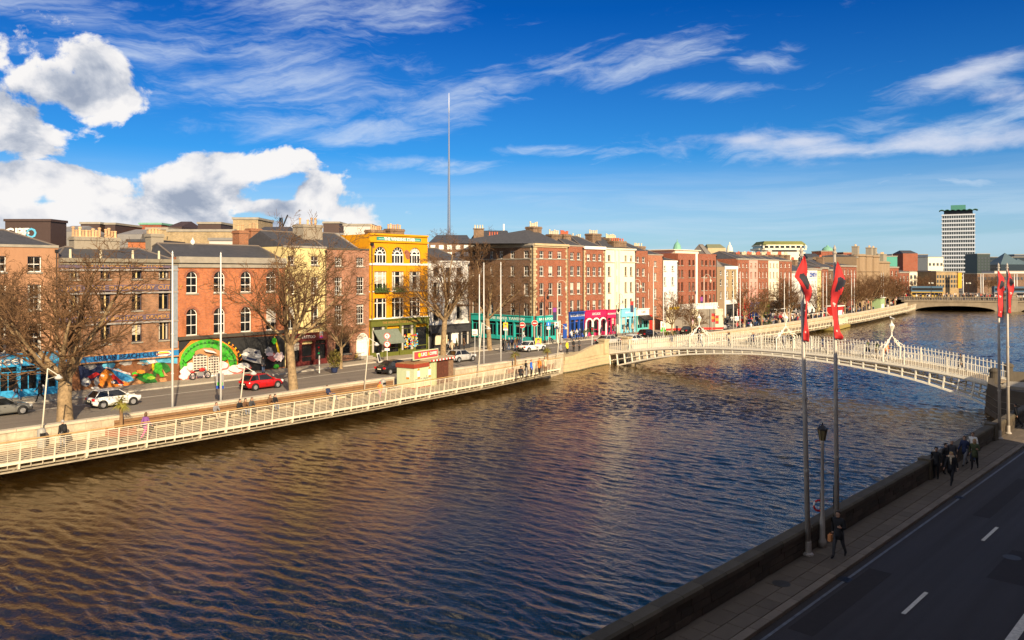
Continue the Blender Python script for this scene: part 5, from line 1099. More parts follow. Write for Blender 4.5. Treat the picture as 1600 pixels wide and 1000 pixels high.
def boardwalk(label, tab, s0, s1, gap, zdeck, name='boardwalk', wires=10, post_step=1.9, stuff_boards=True):
    e = empty(name, (0, 0, 0), 0, label, 'boardwalk', 'riverside boardwalks'); WI2 = mat('cream_ironwork', (.70, .63, .48), .5, var=.16, vscale=2); DK = mat('boardwalk_timber', (.36, .27, .17), .85, var=.2)
    n = int((s1 - s0) / 1.9) + 1; P_ = [(s0 + (s1 - s0) * i / n, lerp_tab(tab, s0 + (s1 - s0) * i / n)) for i in range(n + 1)]
    mb = MB(); ed = MB(); un = MB(); slats = MB()
    for a, b in zip(P_, P_[1:]):
        ia, ib = (a[0], max(a[1] + .3, lerp_tab(BANK, a[0]))), (b[0], max(b[1] + .3, lerp_tab(BANK, b[0])))
        vs = [(a[0], a[1], zdeck), (b[0], b[1], zdeck), (ib[0], ib[1], zdeck), (ia[0], ia[1], zdeck)]; mb.add(vs + [(x, y, z - .08) for x, y, z in vs], [(0, 1, 2, 3), (7, 6, 5, 4), (0, 4, 5, 1)])
        ed.obox(a, b, .12, zdeck - .13, zdeck + .03, off=-.0); un.obox(a, b, .06, zdeck - .42, zdeck - .32, off=.12); un.obox(a, b, .06, zdeck - .62, zdeck - .52, off=.2)
        m_ = 6
        for k in range(1, m_): f = k / m_; q0 = (a[0] + (b[0] - a[0]) * f, a[1] + (b[1] - a[1]) * f); q1 = (ia[0] + (ib[0] - ia[0]) * f, ia[1] + (ib[1] - ia[1]) * f); slats.obox(q0, q1, .02, zdeck + .001, zdeck + .006)
    mb.build('deck', DK, e); ed.build('edge_beam', WI2, e); un.build('lower_beam', mat('weathered_beam', (.30, .26, .19), .7, var=.4), e); slats.build('deck_joints', mat('joint_dark', (.05, .04, .03), .9), e, kind='stuff')
    lean = .22; H = 1.2
    pm = MB(); pm.add([(-.035, -.05, -.35), (.035, -.05, -.35), (.035, .06, -.35), (-.035, .06, -.35), (-.03, -.05 - lean, H), (.03, -.05 - lean, H), (.03, .03 - lean, H), (-.03, .03 - lean, H)], [(0, 3, 2, 1), (4, 5, 6, 7), (0, 1, 5, 4), (1, 2, 6, 5), (2, 3, 7, 6), (3, 0, 4, 7)]); pm = pm.mesh('post', WI2)
    bm2 = MB(); bm2.tube([(0, 0, -.1), (0, -.9 + 0, -.1)], .001, 3); br_ = MB(); br_.add([(-.05, 0, -.05), (.05, 0, -.05), (.05, 3, -.05), (-.05, 3, -.05), (-.05, 0, -.45), (.05, 0, -.45), (.05, 3, -1.3), (-.05, 3, -1.3)], [(0, 1, 2, 3), (7, 6, 5, 4), (0, 3, 7, 4), (1, 5, 6, 2), (0, 4, 5, 1)]); brm = br_.mesh('bracket', WI2)
    for i, p in enumerate(P_):
        d = Vector((P_[min(i + 1, n)][0] - P_[max(i - 1, 0)][0], P_[min(i + 1, n)][1] - P_[max(i - 1, 0)][1])); a = atan2(d.y, d.x)
        o = link('post', pm, e, (p[0], p[1], zdeck), a)
        if i % 5 == 0: o.scale = (2.2, 1.3, 1.05)
        for f in (.33, .67) if i < n and wires > 8 else ():
            q = (p[0] + (P_[i + 1][0] - p[0]) * f, p[1] + (P_[i + 1][1] - p[1]) * f); o = link('thin_upright', pm, e, (q[0], q[1], zdeck), a); o.scale = (.35, .5, .98)
        if i % 2 == 0: link('bracket', brm, e, (p[0], p[1], zdeck), a)
    for w in range(wires):
        f = (w + .6) / wires; z = zdeck + H * f; off = -lean * (f * H + .35) / (H + .35) - .02; pts = []
        for i, p in enumerate(P_):
            d = Vector((P_[min(i + 1, n)][0] - P_[max(i - 1, 0)][0], P_[min(i + 1, n)][1] - P_[max(i - 1, 0)][1])).normalized(); pts.append((p[0] - d.y * off * 1, p[1] + d.x * off, z))
        t = MB(); t.tube(pts, .013 if w < wires - 1 else .03, 4); t.build('rail', WI2, e)
    pts = []
    for i, p in enumerate(P_): pts.append((p[0], p[1] - .08, zdeck + H + .06))
    t = MB(); t.tube(pts, .045, 6); t.build('handrail', mat('oak_handrail', (.42, .27, .11), .6, var=.15), e)
    return e
boardwalk('near boardwalk with white wire railing along the sunlit quay left of the footbridge', OUT, -20, 71, None, -.2)
OUT2 = [(s_, n_ - 3.0) for s_, n_ in BANK if s_ >= 80] ; OUT2 = [(104, 62.5 + 2.2)] + [(s_, n_) for s_, n_ in OUT2 if s_ > 104]
boardwalk('farther boardwalk with close white railing running towards the distant road bridge', OUT2, 106, 270, None, -.2, wires=5)
# timber bench strip along the parapet
bn_ = empty('long_bench', (0, 0, 0), 0, 'long brown timber bench built against the pale quay parapet', 'bench')
TIMB = mat('bench_timber', (.22, .12, .055), .8, var=.3, vscale=2.5)
for k in range(4):
    mb = MB(); s = 21.0
    while s < 46.9:
        a, b = (s, lerp_tab(BANK, s)), (s + 2, lerp_tab(BANK, s + 2))
        if k < 2: mb.obox(a, b, .2, .24, .29, off=-.2 - .24 * k)
        else: mb.obox(a, b, .05, .36 + .22 * (k - 2), .54 + .22 * (k - 2), off=-.08)
        s += 2
    mb.build('seat_plank' if k < 2 else 'back_plank', TIMB, bn_)
mb = MB(); s = 21.5
while s < 47: n_ = lerp_tab(BANK, s); mb.box(s - .05, s + .05, n_ - .55, n_ - .03, -.2, .24); s += 2.0
mb.build('bench_legs', BLACK, bn_, kind='stuff')
# ------------------------------------------------ bare trees
BARK = mat('bark_pale', (.26, .18, .095), .9, var=.75, vscale=3.5, bump=1.0, bscale=6)
TWIG = mat('twig_bark', (.115, .060, .024), .85, var=.35, vscale=1.2)
TWIG2 = mat('twig_bark_far', (.125, .062, .024), .85, var=.3, vscale=1.2)
def grow(seed, H, spread, trunk_h, r0, lean=(0, 0), levels=4, counts=(6, 6, 6, 5), base_angle=55, droop=0.0, twig_m=None, fork_z=.6):
    R = random.Random(seed); tr, cr = MB(), MB()
    def perp(d):
        a = Vector((R.gauss(0, 1), R.gauss(0, 1), R.gauss(0, 1))); a -= d * a.dot(d); return a.normalized()
    def branch(p, d, L, r, lev):
        ns = (6, 5, 4, 3, 2, 2)[min(lev, 5)]; pts = [p.copy()]; rs = [r]; q = p.copy(); dd = d.copy()
        for i in range(ns):
            dd = (dd + perp(dd) * (.16 if lev < 2 else .24) + Vector((0, 0, (.10 if lev < 3 else .02) - droop))).normalized(); q = q + dd * (L / ns); pts.append(q.copy()); rs.append(max(.0135, r * (1 - .72 * (i + 1) / ns)))
        (tr if lev == 1 else cr).tube(pts, rs, (8, 7, 5, 4, 3, 3)[min(lev, 5)], cap=False)
        if lev >= levels: return
        c = counts[lev]
        for j in range(c):
            f = .22 + .78 * (j + R.uniform(.1, .9)) / c; x = f * ns; i = min(int(x), ns - 1); s = pts[i].lerp(pts[i + 1], x - i)
            base = (pts[i + 1] - pts[i]).normalized(); a = radians(R.uniform(28, 58)); nd = (base * cos(a) + perp(base) * sin(a)).normalized()
            if nd.z < -.25: nd.z *= .3; nd.normalize()
            branch(s, nd, L * R.uniform(.42, .66) * (1.1 - .35 * f), max(.0135, rs[i] * R.uniform(.45, .62)), lev + 1)
    top = Vector((lean[0], lean[1], trunk_h)); pts = [Vector((0, 0, -.3)), Vector((0, 0, 0)), top * .5 + Vector((R.uniform(-.1, .1), R.uniform(-.1, .1), 0)), top]
    tr.tube(pts, [r0 * 1.35, r0 * 1.12, r0 * .92, r0 * .88], 12)
    L0 = (H - trunk_h)
    for j in range(counts[0]):
        az = 2 * pi * (j + R.uniform(-.3, .3)) / counts[0]; tilt = radians(R.uniform(base_angle * .35, base_angle)) if j else radians(6)
        d = Vector((cos(az) * sin(tilt), sin(az) * sin(tilt), cos(tilt))); ln = L0 * (.62 + .12 * R.random()) if tilt < .5 else max(spread * .62, L0 * .5) * R.uniform(.8, 1.05)
        branch(top + Vector((0, 0, -R.uniform(0, trunk_h * .12))), d, ln, r0 * R.uniform(.42, .6), 1)
    return tr.mesh('trunk', BARK, True), cr.mesh('crown', twig_m or TWIG)
def tree(me, x, y, label, sc=1.0, rz=0.0, z=-.1, grp='bare trees along the quay'):
    e = empty('bare_tree', (x, y, z), rz, label, 'tree', grp); e.scale = (sc, sc, sc); link('trunk', me[0], e); link('crown', me[1], e); return e
tA = grow(3, 15.5, 12.5, 3.3, .52, lean=(.1, .1), levels=5, counts=(8, 8, 6, 5, 2), base_angle=74)
tB = grow(8, 17.0, 12.0, 4.6, .40, lean=(.8, -.5), levels=5, counts=(8, 7, 6, 5, 2), base_angle=60)
tC = grow(14, 17.0, 10.5, 4.8, .36, lean=(.3, -.3), levels=5, counts=(8, 8, 6, 5, 2), base_angle=60)
tD = grow(21, 9.0, 4.6, 2.8, .17, levels=4, counts=(7, 7, 6, 6), base_angle=60, twig_m=TWIG2)
tE = grow(27, 9.5, 5.2, 2.6, .20, levels=4, counts=(7, 8, 7, 6), base_angle=66, twig_m=TWIG2)
print('tree tris', [sum(len(p.vertices) - 2 for p in m_[1].polygons) for m_ in (tA, tB, tC, tD, tE)])
p = P(104, 660, 0); tree(tA, p[0], p[1] + .3, 'broad pale-barked bare tree beside the sky blue charity shop', 1.0, .4)
p = P(459, 611, 0); tree(tB, p[0], p[1], 'leaning bare tree right of the red hatchback', 1.0, 2.0)
p = P(692, 556, 0); tree(tC, p[0], p[1], 'bare tree in front of the white house and dark shopfront', 1.0, 1.0)
p = P(765, 546, 0); tree(tC, p[0], p[1], 'bare tree by the side street beside the teal pub', .95, 3.6)
p = P(-62, 640, 0); tree(tB, p[0], p[1], 'bare tree cut by the left edge, reaching over the blue shop', .95, 4.4)
p = P(556, 575, 0); tree(tC, p[0] - 1.0, p[1] + 1.5, 'slim bare tree on the pavement before the pink brick house', .5, 5.1)
k = 0
places = [(1050, 532, .98, 'small twisted bare tree before the red office block'), (1108, 533, .78, 'little bare tree between planted tubs and grey hoarding'), (1163, 517, 1.1, 'bare tree beside the twin masts past the office block'), (1190, 512, .95, 'bare tree in front of the pink terrace house'), (1214, 508, .9, 'bare tree between the last masts and the first flag'),
          (1240, 510, 1.15, 'bare tree directly behind the first long flag'), (1275, 501, 1.0, 'bare tree between the two red and black flags'), (1297, 498, 1.0, 'bare tree just left of the second long flag'), (1320, 494, 1.15, 'bare tree above the red kiosk on the far quay'), (1338, 491, 1.1, 'bare tree below the ornate stone bank'), (1354, 489, 1.1, 'bare tree between the ornate bank and distant masts'), (1368, 487, 1.15, 'bare tree before the slim stone-fronted building'), (1383, 484.5, 1.1, 'bare tree under the green copper roof'), (1398, 482, 1.15, 'bare tree near the green kiosk on the far quay')]
places += [(1229, 505, 1.2, 'bare tree under the last tall brick house'), (1308, 496, 1.2, 'bare tree hidden beside the second long flag'), (1346, 490, 1.25, 'bare tree midway below the ornate bank'), (1361, 488, 1.25, 'bare tree at the right corner of the ornate bank'), (1376, 485.5, 1.25, 'bare tree behind the masts of the green roofed building'), (1390, 483.5, 1.25, 'bare tree between the green roofed building and the bridge'), (1405, 482, 1.25, 'bare tree at the bridge end of the far quay')]
for px, py, sc, lab in places:
    Yp = P(px, py, 0); tree((tD, tE)[k % 2], Yp[0], max(Yp[1], lerp_tab(BANK, Yp[0]) + 1.2), lab, sc, k * 1.7, grp='small bare trees along the far quay'); k += 1
# ------------------------------------------------ people
SKIN = mat('skin', (.50, .29, .19), .6, var=.04)
def cloth(n, c): return mat('cloth_' + n, c, .85, var=.15, vscale=6)
CL = {n: cloth(n.replace(' ', '_'), c) for n, c in {'black': (.012, .012, .014), 'dark grey': (.05, .05, .055), 'navy': (.015, .025, .07), 'brown': (.13, .065, .03), 'olive green': (.06, .075, .03), 'blue': (.02, .11, .50), 'white': (.72, .70, .66), 'red': (.55, .03, .03), 'pink': (.70, .10, .28), 'denim': (.06, .10, .19), 'beige': (.50, .40, .27), 'purple': (.22, .08, .28), 'orange': (.72, .22, .04), 'yellow': (.75, .60, .03), 'grey': (.22, .22, .23)}.items()}
HAIR = {'dark': mat('hair_dark', (.02, .014, .01), .6, var=.2), 'blond': mat('hair_blond', (.48, .30, .11), .6, var=.2), 'brown': mat('hair_brown', (.10, .05, .02), .6, var=.2), 'red hat': CL['red'], 'grey': mat('hair_grey', (.35, .34, .32), .6, var=.2)}
POSES = {}
def pose_mesh(kind):
    if kind in POSES: return POSES[kind]
    # joints: x = forward, y = left
    J = {}; f = {}
    st = kind
    sit = st in ('sit', 'recline'); lean = {'walk': .04, 'walk2': .05, 'stand': 0, 'stand2': -.02, 'sit': .16, 'recline': -.25, 'leanwall': -.08}[st]
    hz = .93 if not sit else .46
    J['pel'] = (0, 0, hz); J['sp'] = (lean * .5, 0, hz + .24); J['ch'] = (lean, 0, hz + .43); J['nk'] = (lean * 1.15, 0, hz + .57); J['h0'] = (lean * 1.25 + .02, 0, hz + .66); J['h1'] = (lean * 1.3 + .025, 0, hz + .74); J['h2'] = (lean * 1.3 + .01, 0, hz + .81)
    step = {'walk': .32, 'walk2': -.26, 'stand': .03, 'stand2': .08, 'leanwall': .14}.get(st, 0)
    for s, n in ((1, 'l'), (-1, 'r')):
        J['hp' + n] = (0, s * .10, hz - .03)
        if sit:
            e = .42 if st == 'sit' else .45; J['kn' + n] = (e, s * .14, hz + (.02 if st == 'sit' else .18)); J['an' + n] = (e + (.05 if st == 'sit' else .30), s * .13, .09 if st == 'sit' else .1); J['to' + n] = (J['an' + n][0] + .15, s * .15, .05)
            J['sh' + n] = (lean, s * .185, hz + .50); J['el' + n] = (lean + .08, s * .25, hz + .24); J['wr' + n] = (lean + .30, s * .12, hz + .20)
        else:
            d = step * s; J['kn' + n] = (d * .55 + .04, s * .10, .50); J['an' + n] = (d - (.10 if d < -.1 else 0), s * .095, .09 + (.07 if d < -.1 else 0)); J['to' + n] = (J['an' + n][0] + .15, s * .12, .04 + (0 if d > -.1 else .0))
            J['sh' + n] = (lean, s * .19, hz + .50); a = -d * .7
            if st == 'stand2': J['el' + n] = (lean - .05, s * .27, hz + .22); J['wr' + n] = (lean + .16, s * .16, hz + .16)
            elif st == 'walk2' and s > 0: J['el' + n] = (lean + .02, s * .26, hz + .22); J['wr' + n] = (lean + .24, s * .20, hz + .30)
            else: J['el' + n] = (lean + a * .35 - .02, s * .25, hz + .21); J['wr' + n] = (lean + a * .9 + .06, s * .27, hz - .02)
    R = dict(pel=(.155, .135), sp=(.14, .12), ch=(.175, .13), nk=(.062, .06), h0=(.075, .07), h1=(.10, .085), h2=(.075, .072))
    for n in 'lr': R.update({'hp' + n: (.105, .105), 'kn' + n: (.072, .072), 'an' + n: (.05, .05), 'to' + n: (.045, .035), 'sh' + n: (.085, .085), 'el' + n: (.058, .058), 'wr' + n: (.04, .04)})
    order = list(J); E = [('pel', 'sp'), ('sp', 'ch'), ('ch', 'nk'), ('nk', 'h0'), ('h0', 'h1'), ('h1', 'h2')]
    for n in 'lr': E += [('pel', 'hp' + n), ('hp' + n, 'kn' + n), ('kn' + n, 'an' + n), ('an' + n, 'to' + n), ('ch', 'sh' + n), ('sh' + n, 'el' + n), ('el' + n, 'wr' + n)]
    me = bpy.data.meshes.new('person_skel'); me.from_pydata([J[k] for k in order], [(order.index(a), order.index(b)) for a, b in E], [])
    o = bpy.data.objects.new('person_skel', me); COL.objects.link(o)
    bm_ = bmesh.new(); bm_.from_mesh(me); ly = bm_.verts.layers.skin.verify()
    for v, k in zip(bm_.verts, order): v[ly].radius = R[k]; v[ly].use_root = (k == 'pel')
    bm_.to_mesh(me); bm_.free()
    sk = o.modifiers.new('s', 'SKIN'); sk.use_smooth_shade = True; sb = o.modifiers.new('b', 'SUBSURF'); sb.levels = 1; sb.render_levels = 1
    bpy.context.view_layer.update(); ev = bpy.data.meshes.new_from_object(o.evaluated_get(bpy.context.evaluated_depsgraph_get())); bpy.data.objects.remove(o)
    V = [tuple(v.co) for v in ev.vertices]; F = [tuple(p.vertices) for p in ev.polygons]; bpy.data.meshes.remove(ev)
    mb = MB(); segs = {0: [('nk', 'h0'), ('h0', 'h1'), ('h1', 'h2')], 1: [('pel', 'sp'), ('sp', 'ch'), ('ch', 'nk')] + [(a + n, b + n) for n in 'lr' for a, b in (('sh', 'el'), ('el', 'wr'))], 2: [(a + n, b + n) for n in 'lr' for a, b in (('hp', 'kn'), ('kn', 'an'))], 3: [('an' + n, 'to' + n) for n in 'lr']}
    def dist(p, a, b):
        a, b = Vector(J[a]), Vector(J[b]); t = max(0, min(1, (p - a).dot(b - a) / (b - a).length_squared)); return (p - a.lerp(b, t)).length
    mi = []
    for f_ in F:
        c = sum((Vector(V[i]) for i in f_), Vector()) / len(f_); best = min(((dist(c, *s) + (0.02 if k == 0 else 0), k) for k, ss in segs.items() for s in ss))[1]; mi.append(best)
    mb.v = list(V); mb.f = [list(f_) for f_ in F]; mb.mi = mi
    # coat skirt over the hips
    if not sit: mb.lathe([(.165, hz - .22), (.17, hz - .05), (.15, hz + .12), (.10, hz + .2)], (.01, 0, 0), 12, 1)
    # hands: palm, four fingers and a thumb, slightly curled
    for n, s in (('l', 1), ('r', -1)):
        w = Vector(J['wr' + n]); d = (w - Vector(J['el' + n])).normalized(); side = d.cross(Vector((0, 1, 0))).normalized(); nrm = side.cross(d)
        mb.tube([w - d * .02, w + d * .03, w + d * .09], [.03, .038, .032], 6, 0)
        for q, (ln, of) in enumerate(((.06, .028), (.072, .010), (.066, -.009), (.05, -.026))):
            a = w + d * .085 + side * of; b = a + d * ln * .55 + nrm * (-s) * .01; c = b + d * ln * .35 + nrm * (-s) * .03; mb.tube([a, b, c], [.0105, .0095, .008], 5, 0)
        a = w + d * .03 + side * .032; mb.tube([a, a + side * .028 + d * .03, a + side * .03 + d * .058], [.012, .011, .009], 5, 0)
    # face: nose, ears, eyes and mouth in low relief
    h = Vector(J['h1']); fx = h.x + .088
    mb.add([(fx - .005, -.012, h.z - .02), (fx - .005, .012, h.z - .02), (fx + .022, 0, h.z - .018), (fx - .002, 0, h.z + .022)], [(0, 1, 2), (0, 2, 3), (1, 3, 2)], 0)
    for s in (-1, 1): mb.sphere((fx - .006, s * .03, h.z + .018), .011, 6, 4, 3); mb.sphere((h.x, s * .088, h.z), .024, 6, 4, 0, (.5, .4, 1))
    mb.box(fx - .008, fx + .002, -.022, .022, h.z - .05, h.z - .043, 3)
    hair = MB(); hair.sphere((h.x - .018, 0, h.z + .03), .108, 10, 6, 0, (1, .93, .95)); 
    for i, v in enumerate(hair.v):
        x, y, z = v
        if x > h.x + .045 and z < h.z + .06: hair.v[i] = (h.x + .04, y * .8, max(z, h.z + .07))
    long_ = MB(); long_.v = list(hair.v); long_.f = [list(f_) for f_ in hair.f]; long_.mi = list(hair.mi); long_.lathe([(.06, -.22), (.095, -.12), (.10, 0), (.08, .06)], (h.x - .045, 0, h.z), 9)
    body = mb.mesh('body', [SKIN, CL['black'], CL['denim'], CL['black']], True)
    hm = hair.mesh('hair', HAIR['dark'], True); lm = long_.mesh('hair', HAIR['blond'], True)
    POSES[kind] = (body, hm, lm); return POSES[kind]
def setm(o, i, m_): o.material_slots[i].link = 'OBJECT'; o.material_slots[i].material = m_
def person(x, y, z, face, pose, top, legs, hair, label, group, long=False, sc=1.0, bag=None):
    """face: heading angle in radians, 0 = downstream"""
    body, hm, lm = pose_mesh(pose); e = empty('person', (x, y, z), face, label, 'person', group); e.scale = (sc, sc, sc)
    b = link('body', body, e); setm(b, 1, CL[top]); setm(b, 2, CL[legs]); h = link('hair', lm if long else hm, e); setm(h, 0, HAIR[hair])
    if bag:
        mb = MB(); mb.sphere((-.20, 0, 1.22), .17, 8, 6, 0, (.75, .95, 1.25)); mb.build('backpack', CL[bag], e, True)
    return e
# ------------------------------------------------ vehicles
TYRE = mat('tyre', (.02, .02, .02), .8, var=.1); RIM = mat('rim', (.45, .45, .46), .35, metal=.6, var=.05); TAIL = mat('tail_light', (.6, .01, .01), .25, var=0); HEADL = mat('head_light', (.75, .75, .72), .15, var=0); PLATE = mat('number_plate', (.75, .72, .55), .5, var=.03); CARGLASS = mat('car_glass', (.012, .014, .016), .05, var=0, spec=.7)
def car_paint(n, c): return mat('car_' + n, c, .22, var=.04, vscale=1, spec=.6)
CARM = {}
def car_meshes(kind):
    if kind in CARM: return CARM[kind]
    L, W, H, est = {'hatch': (4.0, 1.72, 1.46, .0), 'saloon': (4.7, 1.82, 1.42, .55), 'suv': (4.6, 1.88, 1.75, -.05), 'taxi': (4.6, 1.8, 1.48, .5)}[kind]; h = L / 2; b = H - .52
    S = [(-h, .60, .48, b * .78), (-h + .06, .76, .34, b * .90), (-h + .35, .92, .24, b + .02), (-h + 1.0, 1.0, .20, b + .04), (0, 1.0, .19, b + .02), (h - 1.15, .99, .20, b - .0), (h - .5, .95, .24, b - .10), (h - .15, .84, .30, b - .20), (h, .62, .40, b - .34)]
    if est > .3: S[2] = (-h + .35, .92, .24, b - .0)
    body = MB(); ring = lambda w, z0, z1: [(.90 * w, z0), (w, z0 + .14), (w * 1.0, z0 + (z1 - z0) * .55), (w * .97, z1 - .07), (w * .84, z1), (-w * .84, z1), (-w * .97, z1 - .07), (-w, z0 + (z1 - z0) * .55), (-w, z0 + .14), (-.90 * w, z0)]
    vs = []; n = 10
    for x, w, z0, z1 in S: vs += [(x, p[0] * W / 2, p[1]) for p in ring(w, z0, z1)]
    fs = [(i * n + k, i * n + (k + 1) % n, (i + 1) * n + (k + 1) % n, (i + 1) * n + k) for i in range(len(S) - 1) for k in range(n)] + [tuple(range(n))[::-1], tuple((len(S) - 1) * n + k for k in range(n))]
    body.add(vs, [f[::-1] if len(f) == 4 else f for f in fs])
    # greenhouse
    rb, rr, rf, fb = -h + .18 + est * .85, -h + .60 + est * 1.35, h - 1.85, h - 1.15; wb, wr = W / 2 * .93, W / 2 * .70; zb = b - .01
    g = MB(); G_ = [(rb, wb * .92, zb), (rb, -wb * .92, zb), (rr, -wr, H - .05), (rr, wr, H - .05), (rf, -wr, H - .03), (rf, wr, H - .03), (fb, -wb, zb), (fb, wb, zb), (0, wb, zb), (0, -wb, zb)]
    g.add(G_, [(0, 1, 2, 3), (3, 2, 4, 5), (5, 4, 6, 7), (0, 3, 5, 7, 8), (1, 9, 6, 4, 2)])
    roof = MB(); e = .015; roof.add([(rr - .05, -wr - e, H - .06), (rr - .05, wr + e, H - .06), (rf + .05, wr + e, H - .05), (rf + .05, -wr - e, H - .05), (rr + .1, -wr + .1, H), (rr + .1, wr - .1, H), (rf - .1, wr - .1, H), (rf - .1, -wr + .1, H)], [(0, 1, 2, 3), (0, 4, 5, 1), (1, 5, 6, 2), (2, 6, 7, 3), (3, 7, 4, 0), (4, 7, 6, 5)])
    for s in (-1, 1):
        for (xb, xt) in ((rb + .02, rr), (fb - .02, rf), ((rr + rf) / 2 - .15, (rr + rf) / 2 - .12)): roof.tube([(xb if xb != (rr + rf) / 2 - .15 else xb, s * (wb if xb != rb + .02 else wb * .95), zb), (xt, s * (wr + .01), H - .05)], .035, 5)
    arch = MB(); wheel = MB(); rim = MB()
    wp = [(-h + .78, 1), (-h + .78, -1), (h - .80, 1), (h - .80, -1)]
    arch.tube([(0, -.09, 0), (0, .09, 0)], .385, 16)
    wheel.tube([(0, -.10, 0), (0, .10, 0)], .315, 16); wheel.tube([(0, -.11, 0), (0, .11, 0)], .27, 16)
    rim.tube([(0, -.125, 0), (0, .125, 0)], .07, 8)
    for k in range(5): a = 2 * pi * k / 5; rim.tube([(0, .0, 0), (cos(a) * .2, .0, sin(a) * .2)], .03, 4)
    rim.tube([(0, -.118, 0), (0, .118, 0)], .2, 12)
    bump = MB(); bump.box(-h - .03, -h + .1, -W / 2 * .72, W / 2 * .72, .36, .50); bump.box(h - .08, h + .02, -W / 2 * .6, W / 2 * .6, .32, .44)
    for s in (-1, 1): bump.box(-.1, 0.1, s * W / 2 - .01 * s, s * (W / 2 + .012), .45, .47)
    tl = [MB(), MB()]; hl = [MB(), MB()]; mir = [MB(), MB()]
    for i, s in enumerate((-1, 1)):
        tl[i].box(-h + .0, -h + .16, min(s * W * .30, s * W * .435), max(s * W * .30, s * W * .435), b * .72, b * .92); hl[i].box(h - .36, h - .10, min(s * W * .24, s * W * .43), max(s * W * .24, s * W * .43), .56, b - .17)
        mir[i].box(fb - .25, fb - .08, min(s * wb, s * (wb + .18)), max(s * wb, s * (wb + .18)), zb + .02, zb + .16)
    pl = MB(); pl.box(-h - .035, -h + .05, -.25, .25, .56, .67)
    doors = MB()
    for s in (-1, 1):
        for x in (rb + .55, -.02, fb - .12): doors.box(x - .008, x + .008, s * W / 2 * .995 - .006, s * W / 2 * .995 + .008, .32, b - .08)
        for x in (-.85, .25): doors.box(x, x + .16, s * W / 2 * .995 - .01, s * W / 2 * .995 + .012, b - .2, b - .17)
    CARM[kind] = dict(body=body, glass=g, roof=roof, arch=arch, wheel=wheel, rim=rim, bump=bump, tl=tl, hl=hl, mir=mir, pl=pl, doors=doors, wp=wp); return CARM[kind]
CARMESH = {}
def car(x, y, z, ang, kind, pm, label, group='cars on the north quay road'):
    K = car_meshes(kind); key = (kind, pm.name)
    if key not in CARMESH:
        CARMESH[key] = dict(body=K['body'].mesh('body', pm, True), roof=K['roof'].mesh('roof', pm, False), glass=K['glass'].mesh('windows', CARGLASS), arch=K['arch'].mesh('wheel_arch', BLACK), wheel=K['wheel'].mesh('tyre', TYRE, True), rim=K['rim'].mesh('rim', RIM), bump=K['bump'].mesh('bumper', BLACK), tl=[m_.mesh('tail_light', TAIL) for m_ in K['tl']], hl=[m_.mesh('headlight', HEADL) for m_ in K['hl']], mir=[m_.mesh('wing_mirror', pm) for m_ in K['mir']], pl=K['pl'].mesh('number_plate', PLATE), doors=K['doors'].mesh('door_seams', BLACK))
    M = CARMESH[key]; e = empty('parked_car' if 'parked' in label else 'car', (x, y, z), ang, label, 'car', group)
    for n in ('body', 'roof', 'glass', 'bump', 'pl', 'doors'): link(M[n].name.split('.')[0], M[n], e)
    for i in range(2): link('tail_light', M['tl'][i], e); link('headlight', M['hl'][i], e); link('wing_mirror', M['mir'][i], e)
    W = 1.74
    hw = {'hatch': .86, 'saloon': .91, 'suv': .94, 'taxi': .9}[kind]
    for wx, s in K['wp']: link('wheel_arch', M['arch'], e, (wx, s * (hw - .08), .33)); w = link('wheel', M['wheel'], e, (wx, s * (hw - .085), .315)); link('rim', M['rim'], w)
    return e
# ------------------------------------------------ street furniture
def mast(x, y, label, h=12.0, r=.085, lean=(0, 0), m=None, z=0.0, group='tall white masts on the north quay', cls='flagpole'):
    e = empty('flagpole', (x, y, z), 0, label, cls, group); mb = MB(); mb.tube([(0, 0, 0), (lean[0] * .5, lean[1] * .5, h * .5), (lean[0], lean[1], h)], [r, r * .8, r * .55], 10); mb.build('pole', m or METAL, e, True)
    c = MB(); c.lathe([(r * .9, 0), (r * .9, .06), (r * .5, .1), (r * .7, .2), (.01, .36)], (lean[0], lean[1], h), 8); c.build('finial', m or METAL, e)
    c = MB(); c.lathe([(r * 2.0, 0), (r * 2.0, .05), (r * 1.2, .12), (r * 1.15, .5), (r * 1.02, .55)], (0, 0, 0), 10); c.build('base_collar', m or METAL, e)
    for q in (.28, .52): c = MB(); c.lathe([(r * 1.1, 0), (r * 1.1, .08)], (lean[0] * q, lean[1] * q, h * q), 10); c.build('clamp_band', m or METAL, e)
    return e
